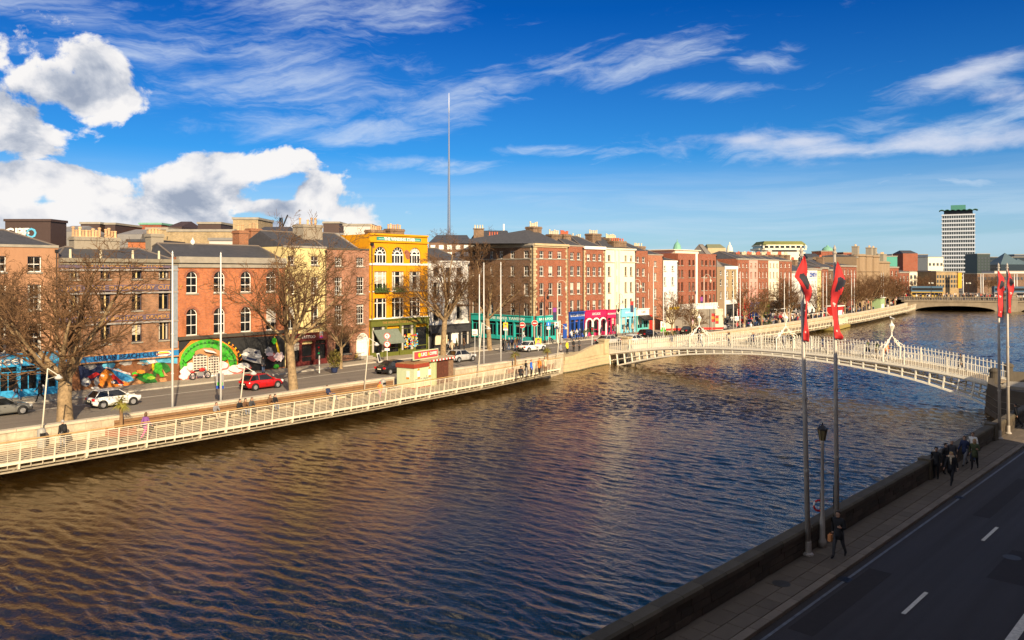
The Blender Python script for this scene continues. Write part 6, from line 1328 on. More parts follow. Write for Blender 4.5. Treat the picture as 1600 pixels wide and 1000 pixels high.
# ------------------------------------------------ flagpoles and flags on the south wall
FLAGR = mat('flag_red', (.48, .02, .022), .75, var=.06); FLAGB = mat('flag_black', (.02, .02, .03), .8, var=.05); FLAGW = mat('flag_print', (.80, .45, .42), .8, var=.05)
def flag(px_rows, Yc, label, pole_px, two=False):
    """rows: (y_pixel, left px, right px, fold) hung on the pole; the cloth swings front and back of it"""
    base = PD(pole_px, Yc); o = empty('flag', (base[0], base[1], 0), atan2(RT[1], RT[0]), label, 'flag', 'long red and black festival flags')
    rows = []
    tab = px_rows; ys = np.linspace(tab[0][0], tab[-1][0], 46)
    ncol = 9; mb = MB(); k = Yc / FPX; vs = []; mi = []
    for i, y in enumerate(ys):
        l = np.interp(y, [t[0] for t in tab], [t[1] for t in tab]); r = np.interp(y, [t[0] for t in tab], [t[2] for t in tab]); fo = np.interp(y, [t[0] for t in tab], [t[3] for t in tab])
        x0, x1 = (l - pole_px) * k, (r - pole_px) * k; z = ZZ(y, Yc)
        for j in range(ncol):
            u = j / (ncol - 1); x = x0 + (x1 - x0) * u; dep = -.06 + .45 * fo * (u - .3) + .04 * sin(u * 4.2 + i * .16 + pole_px) + .02 * sin(i * .45 + u * 2); vs.append((x, dep, z + .03 * sin(u * 5 + i * .3)))
    fs = []; n = ncol
    for i in range(len(ys) - 1):
        for j in range(ncol - 1):
            a = i * n + j; fs.append((a, a + 1, a + n + 1, a + n)); v = i / len(ys)
            b = (.18 < v < .38 and (j - 2) / 6 < 1.25 - abs(v - .27) * 8 and j >= 3) or (v > .40 and j == ncol - 2 and v < .80)
            w = (.50 < v < .54 and j in (2, 3, 4)) or (.535 < v < .56 and j in (3,)) or (.85 < v < .88 and j in (3, 4))
            mi.append(2 if w else (1 if b else 0))
    mb.v = vs; mb.f = [list(f) for f in fs]; mb.mi = mi
    c = mb.build('cloth', [FLAGR, FLAGB, FLAGW], o, True); m_ = c.modifiers.new('thickness', 'SOLIDIFY'); m_.thickness = .006
    return o
POLEM = mat('south_pole_paint', (.40, .36, .31), .5, metal=.15, var=.25, vscale=2.0)
def at_n(px, n):
    t = (px - 800) / FPX; a, b = RT[0] * t + FW[0], RT[1] * t + FW[1]; return (n * a / b, n)
p1, p2, p3, p4 = [at_n(q, 13.12) for q in (1263, 1308, 1562, 1575.5)]
Y1, Y2, Y3, Y4 = (depth(*p) for p in (p1, p2, p3, p4))
def spole(p, Y, pxb, pxt, yt, label):
    h = ZZ(yt, Y); dx = (pxt - pxb) / FPX * Y; return mast(p[0], p[1], label, h - .3, .105, (RT[0] * dx, RT[1] * dx), POLEM, 0, 'flagpoles on the south quay wall')
spole(p1, Y1, 1263, 1252, 388, 'tall flagpole rising left of the black street lantern by the dark wall'); spole(p2, Y2, 1308, 1304, 385, 'tall flagpole behind the lone walker by the dark wall')
spole(p3, Y3, 1564, 1562, 412, 'sunlit flagpole on the bright kerb corner near the bridge end'); spole(p4, Y4, 1577, 1575, 412, 'flagpole nearest the right edge beside the round stone pier')
flag([(400, 1255, 1257, 0), (412, 1250, 1260, .2), (424, 1243, 1262, .5), (432, 1239, 1262, .6), (438, 1246, 1263, .3), (450, 1254, 1266, -.3), (460, 1257, 1266, -.5), (475, 1257, 1264, .5), (500, 1255, 1262, .4), (520, 1254, 1262, -.3), (533, 1255, 1263, 0)], Y1 - .15, 'long twisted red flag on the left pole of the near pair', 1256)
flag([(408, 1307, 1309, 0), (420, 1304, 1315, .4), (432, 1302, 1319, .5), (440, 1302, 1318, -.5), (455, 1299, 1312, -.6), (468, 1297, 1310, .1), (475, 1296, 1310, .4), (500, 1300, 1311, .35), (518, 1301, 1313, .1), (524, 1303, 1315, -.5), (530, 1304, 1315, 0)], Y2 - .15, 'long red flag with black edge on the right pole of the near pair', 1305.5)
flag([(424, 1558, 1561, 0), (436, 1558, 1571, .5), (448, 1558, 1566, -.6), (462, 1558, 1568, .3), (480, 1559, 1568, .3), (495, 1558, 1565, 0)], Y3 - .15, 'short red flag on the sunlit pole near the bridge end', 1561)
flag([(420, 1574, 1575, 0), (432, 1574, 1580, .5), (442, 1574, 1581, -.5), (453, 1574, 1586, .5), (470, 1574, 1581, .3), (489, 1574, 1579, 0)], Y4 - .15, 'short red flag on the pole nearest the right edge', 1575.5)
# old lamp between the near poles
lp = at_n(1285, 13.1); Yl = depth(*lp); e = empty('street_lamp', (lp[0], lp[1], 0), 0, 'old street lantern on slim column between the two near flagpoles', 'street lamp')
hl_ = ZZ(688, Yl); mb = MB(); mb.lathe([(.16, 0), (.16, .25), (.11, .35), (.10, 1.1), (.075, 1.25), (.055, hl_ - .3), (.08, hl_ - .25), (.06, hl_ - .1), (.1, hl_)], (0, 0, 0), 12); mb.build('column', POLEM, e, True)
mb = MB(); mb.lathe([(.10, 0), (.17, .42)], (0, 0, hl_), 6); mb.build('lantern', mat('old_lantern_glass', (.22, .17, .08), .3, var=.1), e)
mb = MB(); mb.lathe([(.21, 0), (.2, .05), (.1, .16), (.03, .2), (.02, .3)], (0, 0, hl_ + .42), 6)
for k in range(6): a = 2 * pi * k / 6; mb.tube([(.10 * cos(a), .10 * sin(a), hl_), (.18 * cos(a), .18 * sin(a), hl_ + .43)], .014, 4)
mb.build('lantern_cap', BLACK, e)
lr = PD(1279, Yl + .35); e = empty('life_ring', (lr[0], lr[1], 0), atan2(RT[1], RT[0]), 'red life ring hung on a post at the dark river wall', 'life ring'); mb = MB(); zc = ZZ(790, Yl + .35)
for k in range(8): mb.tube([(.19 * cos(a), 0, zc + .21 * sin(a)) for a in [2 * pi * (k + j / 3) / 8 for j in range(4)]], .042, 8, k % 4 == 3)
mb.build('ring', [REDP, WHITE], e, True); mb = MB(); mb.tube([(.12, .1, .9), (.12, .1, zc + .5)], .03, 6); mb.build('post', BLACK, e)
t = PD(1303, Y2 + .8); e = empty('wall_post', (t[0], t[1], 0), 0, 'thin dark post sticking up from the dark river wall', 'post'); mb = MB(); mb.tube([(0, 0, .8), (0, 0, ZZ(758, Y2 + .8))], .03, 6); mb.lathe([(.06, 0), (.06, .05)], (0, 0, 1.2), 8); mb.build('rod', BLACK, e)

# ------------------------------------------------ people on the south pavement
GS = 'pedestrians on the shaded south pavement'
def psouth(px, py, *a, **k):
    p = P(px, py); k.setdefault('sc', .95); return person(p[0], p[1], 0, *a, group=GS, **k)
p = P(1311, 871); wk = person(p[0], p[1], 0, pi * .98, 'walk2', 'black', 'dark grey', 'dark', 'lone walker in a dark hooded coat carrying a small paper bag', GS, sc=1.02)
e = empty('paper_bag', (p[0] + .0, p[1] + .0, 0), pi * .98, 'small orange paper bag in the hand of the lone walker', 'paper bag'); mb = MB(); mb.box(.02, .2, -.36, -.24, .58, .84); mb.tube([(.06, -.3, .84), (.11, -.3, .92), (.16, -.3, .84)], .008, 4); mb.build('bag', mat('orange_paper', (.75, .30, .10), .8), e)
psouth(1463, 748, pi, 'stand', 'black', 'black', 'dark', 'tall man in all-black jacket walking at the left of the group')
psouth(1487, 757, pi * .97, 'walk', 'black', 'black', 'blond', 'blond woman in black jacket with pale scarf in front of the group', long=True)
e = empty('scarf', (*P(1487, 757), 0), pi * .97, 'pale knitted scarf around the neck of the blond woman', 'scarf'); mb = MB(); mb.tube([(.05 + .10 * cos(a), .12 * sin(a), 1.47) for a in [2 * pi * j / 10 for j in range(11)]], .055, 7, cap=False); mb.tube([(.16, .02, 1.45), (.19, .03, 1.25), (.18, .03, 1.08)], [.05, .05, .04], 6); mb.build('scarf_cloth', CL['beige'], e, True)
psouth(1478, 741, -pi * .6, 'stand2', 'black', 'black', 'dark', 'person in black leaning to the river wall, first of the dark pair'); psouth(1488, 736, -pi * .8, 'leanwall', 'dark grey', 'black', 'grey', 'person in black with fur-trimmed hood beside the river wall')
psouth(1508, 727.5, pi * .9, 'walk', 'navy', 'grey', 'brown', 'man in navy jacket with white collar stepping along the pavement'); psouth(1520, 721, pi, 'stand', 'white', 'denim', 'brown', 'person in pale jacket half hidden behind the green parka')
psouth(1523, 733, pi * 1.02, 'walk2', 'olive green', 'black', 'blond', 'woman in olive parka with long fair hair and white shoes', long=True)
psouth(1588, 668, pi * .5, 'walk', 'black', 'black', 'dark', 'dark figure by the stone pier at the right edge of the picture')

# ------------------------------------------------ vehicles on the north quay
def qang(s): return atan2(lerp_tab(FAC, s + 5) - lerp_tab(FAC, s - 5), 10)
def pcar(px, py, kind, pm, label, dn=0.0, ang=None):
    p = P(px, py, -.12); s, n = p[0], p[1] + dn; n = max(n, lerp_tab(BANK, s) + 1.6); return car(s, n, -.12, qang(s) if ang is None else ang, kind, pm, label)
CW = car_paint('white', (.74, .73, .70)); CR = car_paint('red', (.42, .01, .012)); CB = car_paint('black', (.012, .012, .014)); CS = car_paint('silver', (.42, .41, .39)); CG = car_paint('grey', (.16, .16, .15)); CBL = car_paint('blue', (.03, .08, .2))
pcar(184, 636, 'hatch', CW, 'white hatchback driving past the beach club mural', dn=.8); pcar(-2, 651, 'saloon', CG, 'grey saloon car cut by the left edge of the picture', .6)
pcar(414, 608, 'hatch', CR, 'bright red hatchback beside the leaning bare tree', .6); pcar(622, 583, 'saloon', CB, 'black car partly hidden behind the coffee kiosk', .6)
pcar(726, 565, 'hatch', CS, 'silver hatchback with red tail lights right of the kiosk', .6); pcar(837, 549, 'saloon', CW, 'white saloon car beside the hatched box before the teal pub', .8)
pcar(950, 538, 'saloon', CS, 'silver saloon in front of the magenta shop by the bridge end', 0); pcar(990, 537, 'saloon', CW, 'white taxi following the silver saloon by the bridge railing', 0)
pcar(1012, 527.5, 'hatch', CB, 'small black car ahead of the white taxi', 0); pcar(1066, 516, 'suv', CB, 'black van-like car in front of the white ground floor of the office block', 1.5); pcar(1070, 521, 'saloon', CB, 'black saloon beside the planted tubs', -1.0)
pcar(1128, 515, 'hatch', CS, 'silver hatchback near the grey hoarding', 0); pcar(1170, 505, 'hatch', CW, 'white hatchback beyond the twin masts', 2); pcar(1166, 509, 'saloon', CBL, 'dark blue saloon beyond the twin masts', -1); pcar(1186, 504, 'hatch', CS, 'silver car before the pink terrace house', 0); pcar(1222, 500, 'hatch', CR, 'red car left of the first flag', 0); pcar(1248, 497, 'suv', CW, 'white van on the far quay behind the first flag', 1); pcar(1272, 497, 'hatch', CB, 'black car between the two flags', 0); pcar(1265, 492, 'suv', CR, 'red delivery van between the two flags', 3)
# double-decker style buses far off
def bus(px, py, label, m1, m2, L=10.5, H=4.2):
    p = P(px, py, -.12); s, n = p[0], max(p[1], lerp_tab(BANK, p[0]) + 3); e = empty('bus', (s, n, -.12), qang(s), label, 'bus', 'buses on the far quay'); mb = MB(); mb.box(-L / 2, L / 2, -1.25, 1.25, .35, H * .55, 0); mb.box(-L / 2, L / 2, -1.25, 1.25, H * .551, H, 1); mb.box(-L / 2 + .2, L / 2 - .2, -1.1, 1.1, H + .002, H + .12, 0); mb.build('body', [m1, m2], e)
    for z0, z1 in ((1.3, 2.15), (H * .62, H * .85)):
        for k in range(6): w = MB(); x = -L / 2 + .4 + k * (L - .8) / 6; w.box(x, x + (L - .8) / 6 - .12, -1.275, -1.24, z0, z1); w.build('window', CARGLASS, e)
        w = MB(); w.box(-L / 2 - .03, -L / 2 + .01, -1.0, 1.0, z0, z1); w.build('window', CARGLASS, e)
    for x in (-L / 2 + 2, L / 2 - 2.2):
        for y in (-1.15, 1.15): w = MB(); w.tube([(x, y - .12, .48), (x, y + .12, .48)], .48, 14); w.build('wheel', TYRE, e)
bus(1218, 496, 'white and black bus below the white terrace house left of the first flag', CW, CB); bus(1245, 492.5, 'white coach just behind the first flag', CW, CW, 9, 3.4)
# motorbike
def motorbike(s, n, z, ang, m1, label, sc=1.0):
    e = empty('motorbike', (s, n, z), ang, label, 'motorbike'); e.scale = (sc,) * 3
    for x in (-.72, .72):
        w = MB(); w.tube([(x + .29 * cos(a), 0, .33 + .29 * sin(a)) for a in [2 * pi * j / 16 for j in range(17)]], .055, 7, cap=False); wo = w.build('wheel', TYRE, e, True); r = MB(); r.tube([(x, -.04, .33), (x, .04, .33)], .08, 8)
        for k in range(6): a = pi * k / 6; r.tube([(x - .26 * cos(a), 0, .33 - .26 * sin(a)), (x + .26 * cos(a), 0, .33 + .26 * sin(a))], .008, 3)
        r.build('rim', RIM, wo)
    mb = MB(); mb.sphere((.15, 0, .82), .24, 10, 7, 0, (1.35, .7, .7)); mb.box(-.95, -.5, -.09, .09, .66, .74); mb.build('fuel_tank', m1, e, True)
    mb = MB(); mb.sphere((-.35, 0, .78), .22, 8, 6, 0, (1.5, .7, .42)); mb.build('saddle', BLACK, e, True)
    mb = MB(); mb.box(-.28, .25, -.13, .13, .3, .62); mb.tube([(.0, .12, .35), (-.5, .16, .3), (-.95, .17, .4)], .045, 6); mb.build('engine', RIM, e)
    mb = MB(); mb.tube([(.72, .07, .33), (.45, .07, 1.0)], .025, 6); mb.tube([(.72, -.07, .33), (.45, -.07, 1.0)], .025, 6); mb.tube([(.3, -.38, 1.08), (.45, -.15, 1.02), (.45, .15, 1.02), (.3, .38, 1.08)], .02, 6); mb.build('fork', RIM, e); mb = MB(); mb.sphere((.55, 0, .92), .1); mb.build('headlight', HEADL, e, True)
p = P(311, 592, 0); motorbike(p[0], p[1] - .3, 0, qang(40), REDP, 'red motorbike parked in front of the green serpent mural', 1.15); p = P(860, 535, 0); motorbike(p[0], p[1], 0, 1.3, REDP, 'small red scooter parked outside the teal pub corner', .8)
def bicycle(px, py, label, m_, ang):
    p = P(px, py, 0); e = empty('bicycle', (p[0], p[1], 0), ang, label, 'bicycle', 'bicycles leaning on the north pavement')
    for x in (-.52, .52):
        w = MB(); w.tube([(x + .33 * cos(a), 0, .34 + .33 * sin(a)) for a in [2 * pi * j / 16 for j in range(17)]], .022, 5, cap=False); w.build('wheel', TYRE, e, True)
    mb = MB()
    for a, b in (((-.52, 0, .34), (-.15, 0, .85)), ((-.52, 0, .34), (-.05, 0, .3)), ((-.05, 0, .3), (-.18, 0, .9)), ((-.05, 0, .3), (.38, 0, .85)), ((-.15, 0, .82), (.38, 0, .86)), ((.52, 0, .34), (.36, 0, .98))): mb.tube([a, b], .022, 5)
    mb.build('frame', m_, e); mb = MB(); mb.box(-.3, -.08, -.06, .06, .9, .95); mb.build('saddle', BLACK, e); mb = MB(); mb.tube([(.3, -.28, 1.0), (.37, 0, 1.0), (.3, .28, 1.0)], .018, 5); mb.build('handlebar', BLACK, e)
bicycle(557, 563, 'pale bicycle leaning beside the arched white door', YEL, .6); bicycle(600, 561, 'dark bicycle before the olive bookshop front', BLACK, .9); bicycle(812, 545, 'white bicycle left of the white saloon car', CW, .4)

# ------------------------------------------------ masts, lamps and signs on the north quay
def qm(px, yt, label, r=.085, n_off=1.0):
    s, n = on_line(px, BANK, n_off); h = ZZ(yt, depth(s, n)); mast(s, n, label, h - .35, r)
qm(269.5, 392, 'tall white mast left of the green serpent mural', .095); qm(345, 394, 'tall white mast with an election poster on its foot', .095)
qm(749, 428, 'slender white mast by the side street, leftmost of three'); qm(756, 410, 'tall white mast by the side street, middle of three', n_off=1.6); qm(782.5, 409, 'tall white mast by the side street, rightmost of three')
qm(1021, 416, 'white mast in front of the salmon brick house'); qm(1036.5, 418, 'white mast at the edge of the low white house')
for px, lab in ((1146, 'left mast of the pair before the framed brown house'), (1156.5, 'right mast of the pair before the framed brown house'), (1225.5, 'left mast of the pair below the white terrace house'), (1233, 'right mast of the pair below the last tall brick house'), (1286, 'left mast of the pair between the two flags'), (1291.5, 'right mast of the pair between the two flags'), (1330.5, 'left mast of the pair right of the second flag'), (1334.8, 'right mast of the pair right of the second flag'), (1377, 'left mast of the pair below the green copper roof'), (1380.5, 'right mast of the pair below the green copper roof')): qm(px, 424 if px < 1200 else 426, lab, .09)
PALE = mat('pale_lamp_paint', (.58, .54, .44), .5, var=.1)
def lean_lamp(px, py, label, h=5.0, zb=-.2, flip=1):
    s, n = P(px, py, zb); n = min(n, lerp_tab(BANK, s) - .3) if s < 76 else n
    e = empty('street_lamp', (s, n, zb), 0, label, 'street lamp', 'slanted boardwalk lamps'); r = Vector((RT[0], RT[1], 0)); top = r * .45 * flip + Vector((0, 0, h)); mb = MB(); mb.tube([(0, 0, 0), top * .5, top], [.06, .05, .04], 8); mb.build('pole', PALE, e, True)
    arm = top + r * .7 * flip + Vector((0, 0, -.45)); mb = MB(); mb.tube([top, arm], .03, 6); mb.tube([top * .86, arm], .015, 5); mb.build('arm', PALE, e)
    mb = MB(); mb.lathe([(.05, .22), (.1, .15), (.24, .02), (.22, -.05), (.1, -.12)][::-1], tuple(arm + Vector((0, 0, -.15))), 10); mb.build('lamp_head', mat('lamp_head_grey', (.5, .5, .48), .4), e)
lean_lamp(10, 672, 'slanted pale lamp before the sky blue charity shop', 5.0); lean_lamp(309, 634, 'slanted pale lamp in front of the green serpent mural', 3.9); lean_lamp(502, 606, 'slanted pale lamp before the pink brick house', 5.2); lean_lamp(650, 575, 'slanted pale lamp rising behind the coffee kiosk sign', 5.6, .0); lean_lamp(768, 560, 'slanted pale lamp by the palm before the side street', 5.0)
for px, py, lab in ((1112, 519, 'slanted pale lamp by the orange road banners'), (1137 + 40, 512, 'slanted pale lamp beyond the twin masts'), (1207, 507, 'slanted pale lamp before the white terrace house'), (1252, 499, 'slanted pale lamp just right of the first flag'), (1278, 496, 'slanted pale lamp midway between the two flags')):
    s, n = P(px, py, 0); n = max(n, lerp_tab(BANK, s) + .8); e = lean_lamp(px, py, lab, 5.2, 0)
def scroll_lamp(px, py, yt, label, m_, n_arm=2, curl=1.1, cat='street lamp'):
    s, n = P(px, py, 0); Yc = depth(s, n); h = ZZ(yt, Yc); e = empty('street_lamp', (s, n, 0), atan2(RT[1], RT[0]), label, cat, 'ornate tall street lamps'); mb = MB(); mb.lathe([(.2, 0), (.2, .4), (.12, .6), (.11, 1.6), (.075, 1.8), (.06, h)], (0, 0, 0), 10); mb.build('column', m_, e, True)
    for sd in ((1,) if n_arm == 1 else (-1, 1)):
        a = MB(); a.tube([(0, 0, h - .6), (sd * .1, 0, h + .1), (sd * .45, 0, h + .4), (sd * .9, 0, h + .35), (sd * curl, 0, h - .1), (sd * curl, 0, h - .5)], .035, 6); a.tube([(sd * .35 + .18 * cos(t), 0, h - .25 + .18 * sin(t)) for t in [2 * pi * j / 10 for j in range(11)]], .025, 5, cap=False); a.build('arm', m_, e)
        l = MB(); l.lathe([(.10, -.75), (.22, -.42), (.2, -.3), (.06, -.1), (.02, 0)], (sd * curl, 0, h - .45), 8); l.build('lantern', m_, e)
scroll_lamp(871, 537, 442, 'silver swan-neck lamp with purple banner outside the pub corner', PALE, 1, 1.3); scroll_lamp(851, 536, 456, 'black single-arm lamp before the teal pub corner', BLACK, 1, .5); scroll_lamp(812, 548, 474, 'black twin-lantern lamp left of the teal pub door', BLACK, 2, .8)
scroll_lamp(963, 526, 477, 'stubby black lamp with dark hood before the cream house', BLACK, 1, .35); scroll_lamp(990, 524, 440, 'pale lamp post with red banner by the light blue shop', PALE, 1, 1.2); scroll_lamp(1100, 512, 432, 'silver swan-neck lamp before the red office block', PALE, 1, 1.3)
def banner(px0, px1, y0, y1, py, cols, label):
    s, n = P((px0 + px1) / 2, py, 0); Yc = depth(s, n) - .2; c = PD((px0 + px1) / 2, Yc); e = empty('banner', (c[0], c[1], 0), atan2(RT[1], RT[0]), label, 'banner', 'vertical lamp post banners'); w = (px1 - px0) / FPX * Yc; mb = MB(); k = len(cols)
    for i, m_ in enumerate(cols): mb.box(-w / 2, w / 2, -.02, .02, ZZ(y0 + (y1 - y0) * (i + 1) / k, Yc) + .001, ZZ(y0 + (y1 - y0) * i / k, Yc) - .001, i)
    mb.build('banner_cloth', list(cols), e); mb = MB(); mb.tube([(-w / 2, 0, ZZ(y0, Yc) + .03), (w / 2 + .3, 0, ZZ(y0, Yc) + .03)], .02, 5); mb.build('bracket', BLACK, e)
PUR = paint('banner_purple', (.22, .02, .25)); banner(864, 869.5, 481, 501, 537, (PUR, NAVY, NAVY), 'purple and navy banner on the silver lamp by the pub'); banner(985, 990, 471, 488, 524, (REDP, NAVY, NAVY), 'red and black banner above the light blue shopfront'); banner(1094.5, 1098, 464, 474, 512, (PUR, PUR, NAVY), 'purple banner before the red office block')
for i, (px, y0, y1, py) in enumerate(((1080, 492, 507, 520), (1184, 482, 497, 505), (1291, 476, 490, 498), (1352, 466, 474, 485), (1366, 465, 473, 484), (1397, 462, 469, 480))):
    banner(px, px + 4, y0, y1, py, (PINKW, paint('banner_pink', (.75, .35, .45)), PINKW), ['pale pink feather banner by the first bridge lamp arch', 'pink feather banner before the pink terrace house', 'pink feather banner between the two long flags', 'pink feather banner right of the red kiosk', 'second pink feather banner right of the red kiosk', 'pale pink banner beside the green kiosk'][i])
def road_sign(px, py, yt, label, kind):
    s, n = P(px, py, 0); Yc = depth(s, n); h = ZZ(yt, Yc); e = empty('road_sign', (s, n, 0), atan2(RT[1], RT[0]), label, 'road sign', 'road signs on the north quay'); mb = MB(); mb.tube([(0, 0, 0), (0, 0, h + .3)], .04, 6); mb.build('post', METAL, e)
    mb = MB()
    if kind == 'noentry': mb.tube([(0, -.06, h), (0, -.09, h)], .42, 20, 0); mb.box(-.28, .28, -.10, -.092, h - .07, h + .07, 1); mb.tube([(0, -.05, h), (0, -.058, h)], .46, 20, 1)
    if kind == 'noturn':
        for k, z in ((0, h), (1, h - 1.0)): mb.tube([(0, -.05, z), (0, -.07, z)], .40, 18, 0); mb.tube([(0, -.071, z), (0, -.08, z)], .31, 18, 1); mb.obox((0, 0), (0, 0.001), .1, 0, 0.01); mb.box(-.05, .05, -.09, -.082, z - .2, z + .15, 2); mb.box(-.2, .05, -.09, -.083, z + .08, z + .16, 2)
        mb.box(-.3, .3, -.06, -.03, h - 1.8, h - 1.5, 1)
    if kind == 'blue': mb.tube([(0, -.05, h), (0, -.08, h)], .36, 18, 3); mb.box(-.04, .04, -.09, -.081, h - .2, h + .16, 1); mb.box(-.26, .26, -.07, -.04, h - .85, h - .45, 1)
    if kind == 'plate': mb.box(-.35, .35, -.06, -.03, h - .5, h + .3, 1); mb.box(-.28, .28, -.068, -.061, h - .4, h - .3, 2); mb.box(-.28, .1, -.068, -.061, h - .1, h, 2)
    mb.build('sign_plate', [REDP, WHITE, BLACK, paint('sign_blue', (.01, .18, .6))], e)
road_sign(816, 541, 508, 'no entry sign left of the pub doorway', 'noentry'); road_sign(835.5, 541, 505, 'no entry sign at the corner of the teal pub', 'noentry'); road_sign(605, 565, 525, 'no left turn sign in front of the olive bookshop', 'noturn'); road_sign(857, 538, 506, 'blue directional sign in front of the pub windows', 'blue'); road_sign(742, 556, 518, 'white plate sign beside the silver hatchback', 'plate'); road_sign(1151, 522, 497, 'blank white board sign between the paired masts', 'plate')
def traffic_light(px, py, yt, label):
    s, n = P(px, py, 0); Yc = depth(s, n); h = ZZ(yt, Yc); e = empty('traffic_light', (s, n, 0), atan2(RT[1], RT[0]), label, 'traffic light', 'traffic lights on the north quay'); mb = MB(); mb.tube([(0, 0, 0), (0, 0, h)], .07, 8); mb.build('post', METAL, e); mb = MB(); mb.box(-.16, .16, -.22, .02, h - 1.0, h); mb.box(-.25, .25, .03, .05, h - 1.1, h + .1); mb.build('signal_head', BLACK, e)
    for k, m_ in enumerate((TAIL, mat('amber_off', (.15, .07, .01), .3), mat('green_signal', (.02, .35, .1), .3))): l = MB(); l.tube([(0, -.22, h - .17 - .31 * k), (0, -.25, h - .17 - .31 * k)], .11, 10); l.build('signal_lens', m_, e)
traffic_light(499, 583, 540, 'traffic light by the leaning bare tree'); traffic_light(925, 540, 512, 'traffic light near the bridge end before the arcade shop')
def poster(px, py, y0, y1, w_px, label, cols, post=True):
    s, n = P(px, py, 0); Yc = depth(s, n); e = empty('poster_board', (s, n, 0), atan2(RT[1], RT[0]), label, 'poster', 'election posters on poles'); w = w_px / FPX * Yc / 2; za, zb = ZZ(y1, Yc), ZZ(y0, Yc); mb = MB(); mb.box(-w, w, -.12, -.09, za, zb, 0); mb.box(-w, w, -.125, -.121, za, za + (zb - za) * .2, 1); mb.sphere((0, -.122, za + (zb - za) * .62), w * .42, 8, 6, 2, (1, .03, 1.3)); mb.box(-w * .7, w * .7, -.127, -.1215, za + (zb - za) * .2, za + (zb - za) * .42, 3)
    mb.sphere((0, -.121, za + (zb - za) * .72), w * .5, 8, 6, 4, (1, .02, 1.1)); mb.build('printed_board', list(cols), e)
    if post: mb = MB(); mb.tube([(0, 0, 0), (0, 0, zb + .3)], .05, 6); mb.build('post', METAL, e)
HB = HAIR['brown']
poster(344.5, 629, 583, 607, 12, 'election poster with smiling portrait on the mast foot', (GREYP, paint('poster_blue', (.01, .06, .35)), SKIN, GREENP, HAIR['blond']), False); poster(790, 546, 504, 516, 7, 'yellow portrait poster left of the teal pub', (YEL, WHITE, SKIN, paint('p_pink', (.7, .2, .3)), HB)); poster(841, 548, 528, 541, 9.5, 'yellow portrait poster above the white car', (YEL, WHITE, SKIN, paint('p_pink', (.7, .2, .3)), HB)); poster(869.5, 537.5, 503, 514, 6, 'portrait poster of a dark-suited figure on the silver lamp', (WHITE, NAVY, SKIN, NAVY, HB), False); poster(1036, 520, 502, 518, 8, 'green and white portrait poster by the planted tubs', (WHITE, GREENP, SKIN, GREENP, HAIR['grey'])); poster(502.5, 583, 518, 528, 5, 'grey portrait poster high on the traffic light pole', (GREYP, PUR, SKIN, REDP, HB), False)

# ------------------------------------------------ coffee kiosk
k0 = (48.9, 59.55); ang = atan2(61.25 - 59.7, 55.3 - 48.9) * .85
e = empty('coffee_kiosk', (k0[0], k0[1], -.2), ang, 'pale green coffee kiosk with long red sign on the boardwalk', 'kiosk'); e.scale = (.92, .92, .92); KG = mat('kiosk_green', (.52, .58, .36), .6, var=.08); KD = mat('dark_board_wood', (.10, .03, .015), .7, var=.45, vscale=3)
Lk, Dk = 7.0, 2.3
mb = MB(); mb.box(0, 2.9, 0, Dk, 0, 2.15); mb.box(2.9, 3.9, .05, Dk, 0, 2.6); mb.build('front_cabin', KG, e); mb = MB(); mb.box(3.9, Lk, .12, Dk, 0, 2.6); mb.build('rear_cabin', KD, e)
mb = MB(); mb.box(-.1, 2.5, -.1, Dk + .1, 2.15, 2.55); mb.build('canopy', mat('red_brown_canopy', (.28, .045, .02), .6, var=.3, vscale=6), e); mb = MB(); mb.box(-.05, 2.4, -.05, Dk, 2.552, 2.62); mb.build('canopy_top', mat('canopy_top', (.30, .16, .06), .8, var=.5, vscale=4), e)
mb = MB(); mb.box(2.5, Lk + .15, -.25, Dk + .1, 2.62, 2.78); mb.build('flat_roof', mat('kiosk_roof', (.42, .33, .20), .8, var=.2), e)
mb = MB()
for k in range(16): mb.box(2.55 + k * .287, 2.55 + (k + 1) * .287 - .01, -.30, -.251, 2.62, 2.78, k % 2)
mb.build('striped_fascia', [REDP, WHITE], e, kind='stuff')
mb = MB(); mb.box(1.2, 5.5, Dk * .45, Dk * .45 + .12, 2.79, 3.75); sb = mb.build('sign_board', KG, e); mb = MB(); mb.box(1.32, 5.38, Dk * .45 - .03, Dk * .45 - .001, 2.9, 3.66); sp_ = mb.build('sign_panel', mat('salmon_red', (.58, .06, .07), .5, var=.04), sb)
t = text_mb('LIKE', .52, 0, .008, 'LEFT', .012); t.xform(Matrix.Translation((2.45, Dk * .45 - .05, 3.3))); t.build('lettering', WHITE, sb); t = text_mb('A', .52, 0, .008, 'LEFT', .012); t.xform(Matrix.Translation((3.55, Dk * .45 - .05, 3.3))); t.build('lettering', YEL, sb); t = text_mb('COFFEE', .45, 0, .008, 'LEFT', .012); t.xform(Matrix.Translation((3.9, Dk * .45 - .05, 3.3)) @ Matrix.Diagonal((.8, 1, 1, 1))); t.build('lettering', WHITE, sb)
mb = MB(); mb.tube([(2.15, Dk * .45 - .04, 3.3), (2.15, Dk * .45 - .06, 3.3)], .24, 16); mb.build('round_emblem', YEL, sb)
for x, y in ((.75, 0), (2.6, 0)):
    mb = MB(); mb.box(x - .22, x + .22, -.03, -.001, 1.0, 1.85, 0); mb.box(x - .22, x + .22, -.035, -.031, 1.0, 1.18, 1); mb.xzprism([(x - .24, 1.85), (x + .24, 1.85), (x, 2.1)], -.035, -.005, 1); mb.build('menu_board', [WHITE, ORANP], e)
mb = MB(); mb.box(-.03, 0, .6, 1.0, 1.0, 1.85, 0); mb.box(-.035, -.031, .6, 1.0, 1.0, 1.18, 1); mb.build('menu_board', [WHITE, ORANP], e)
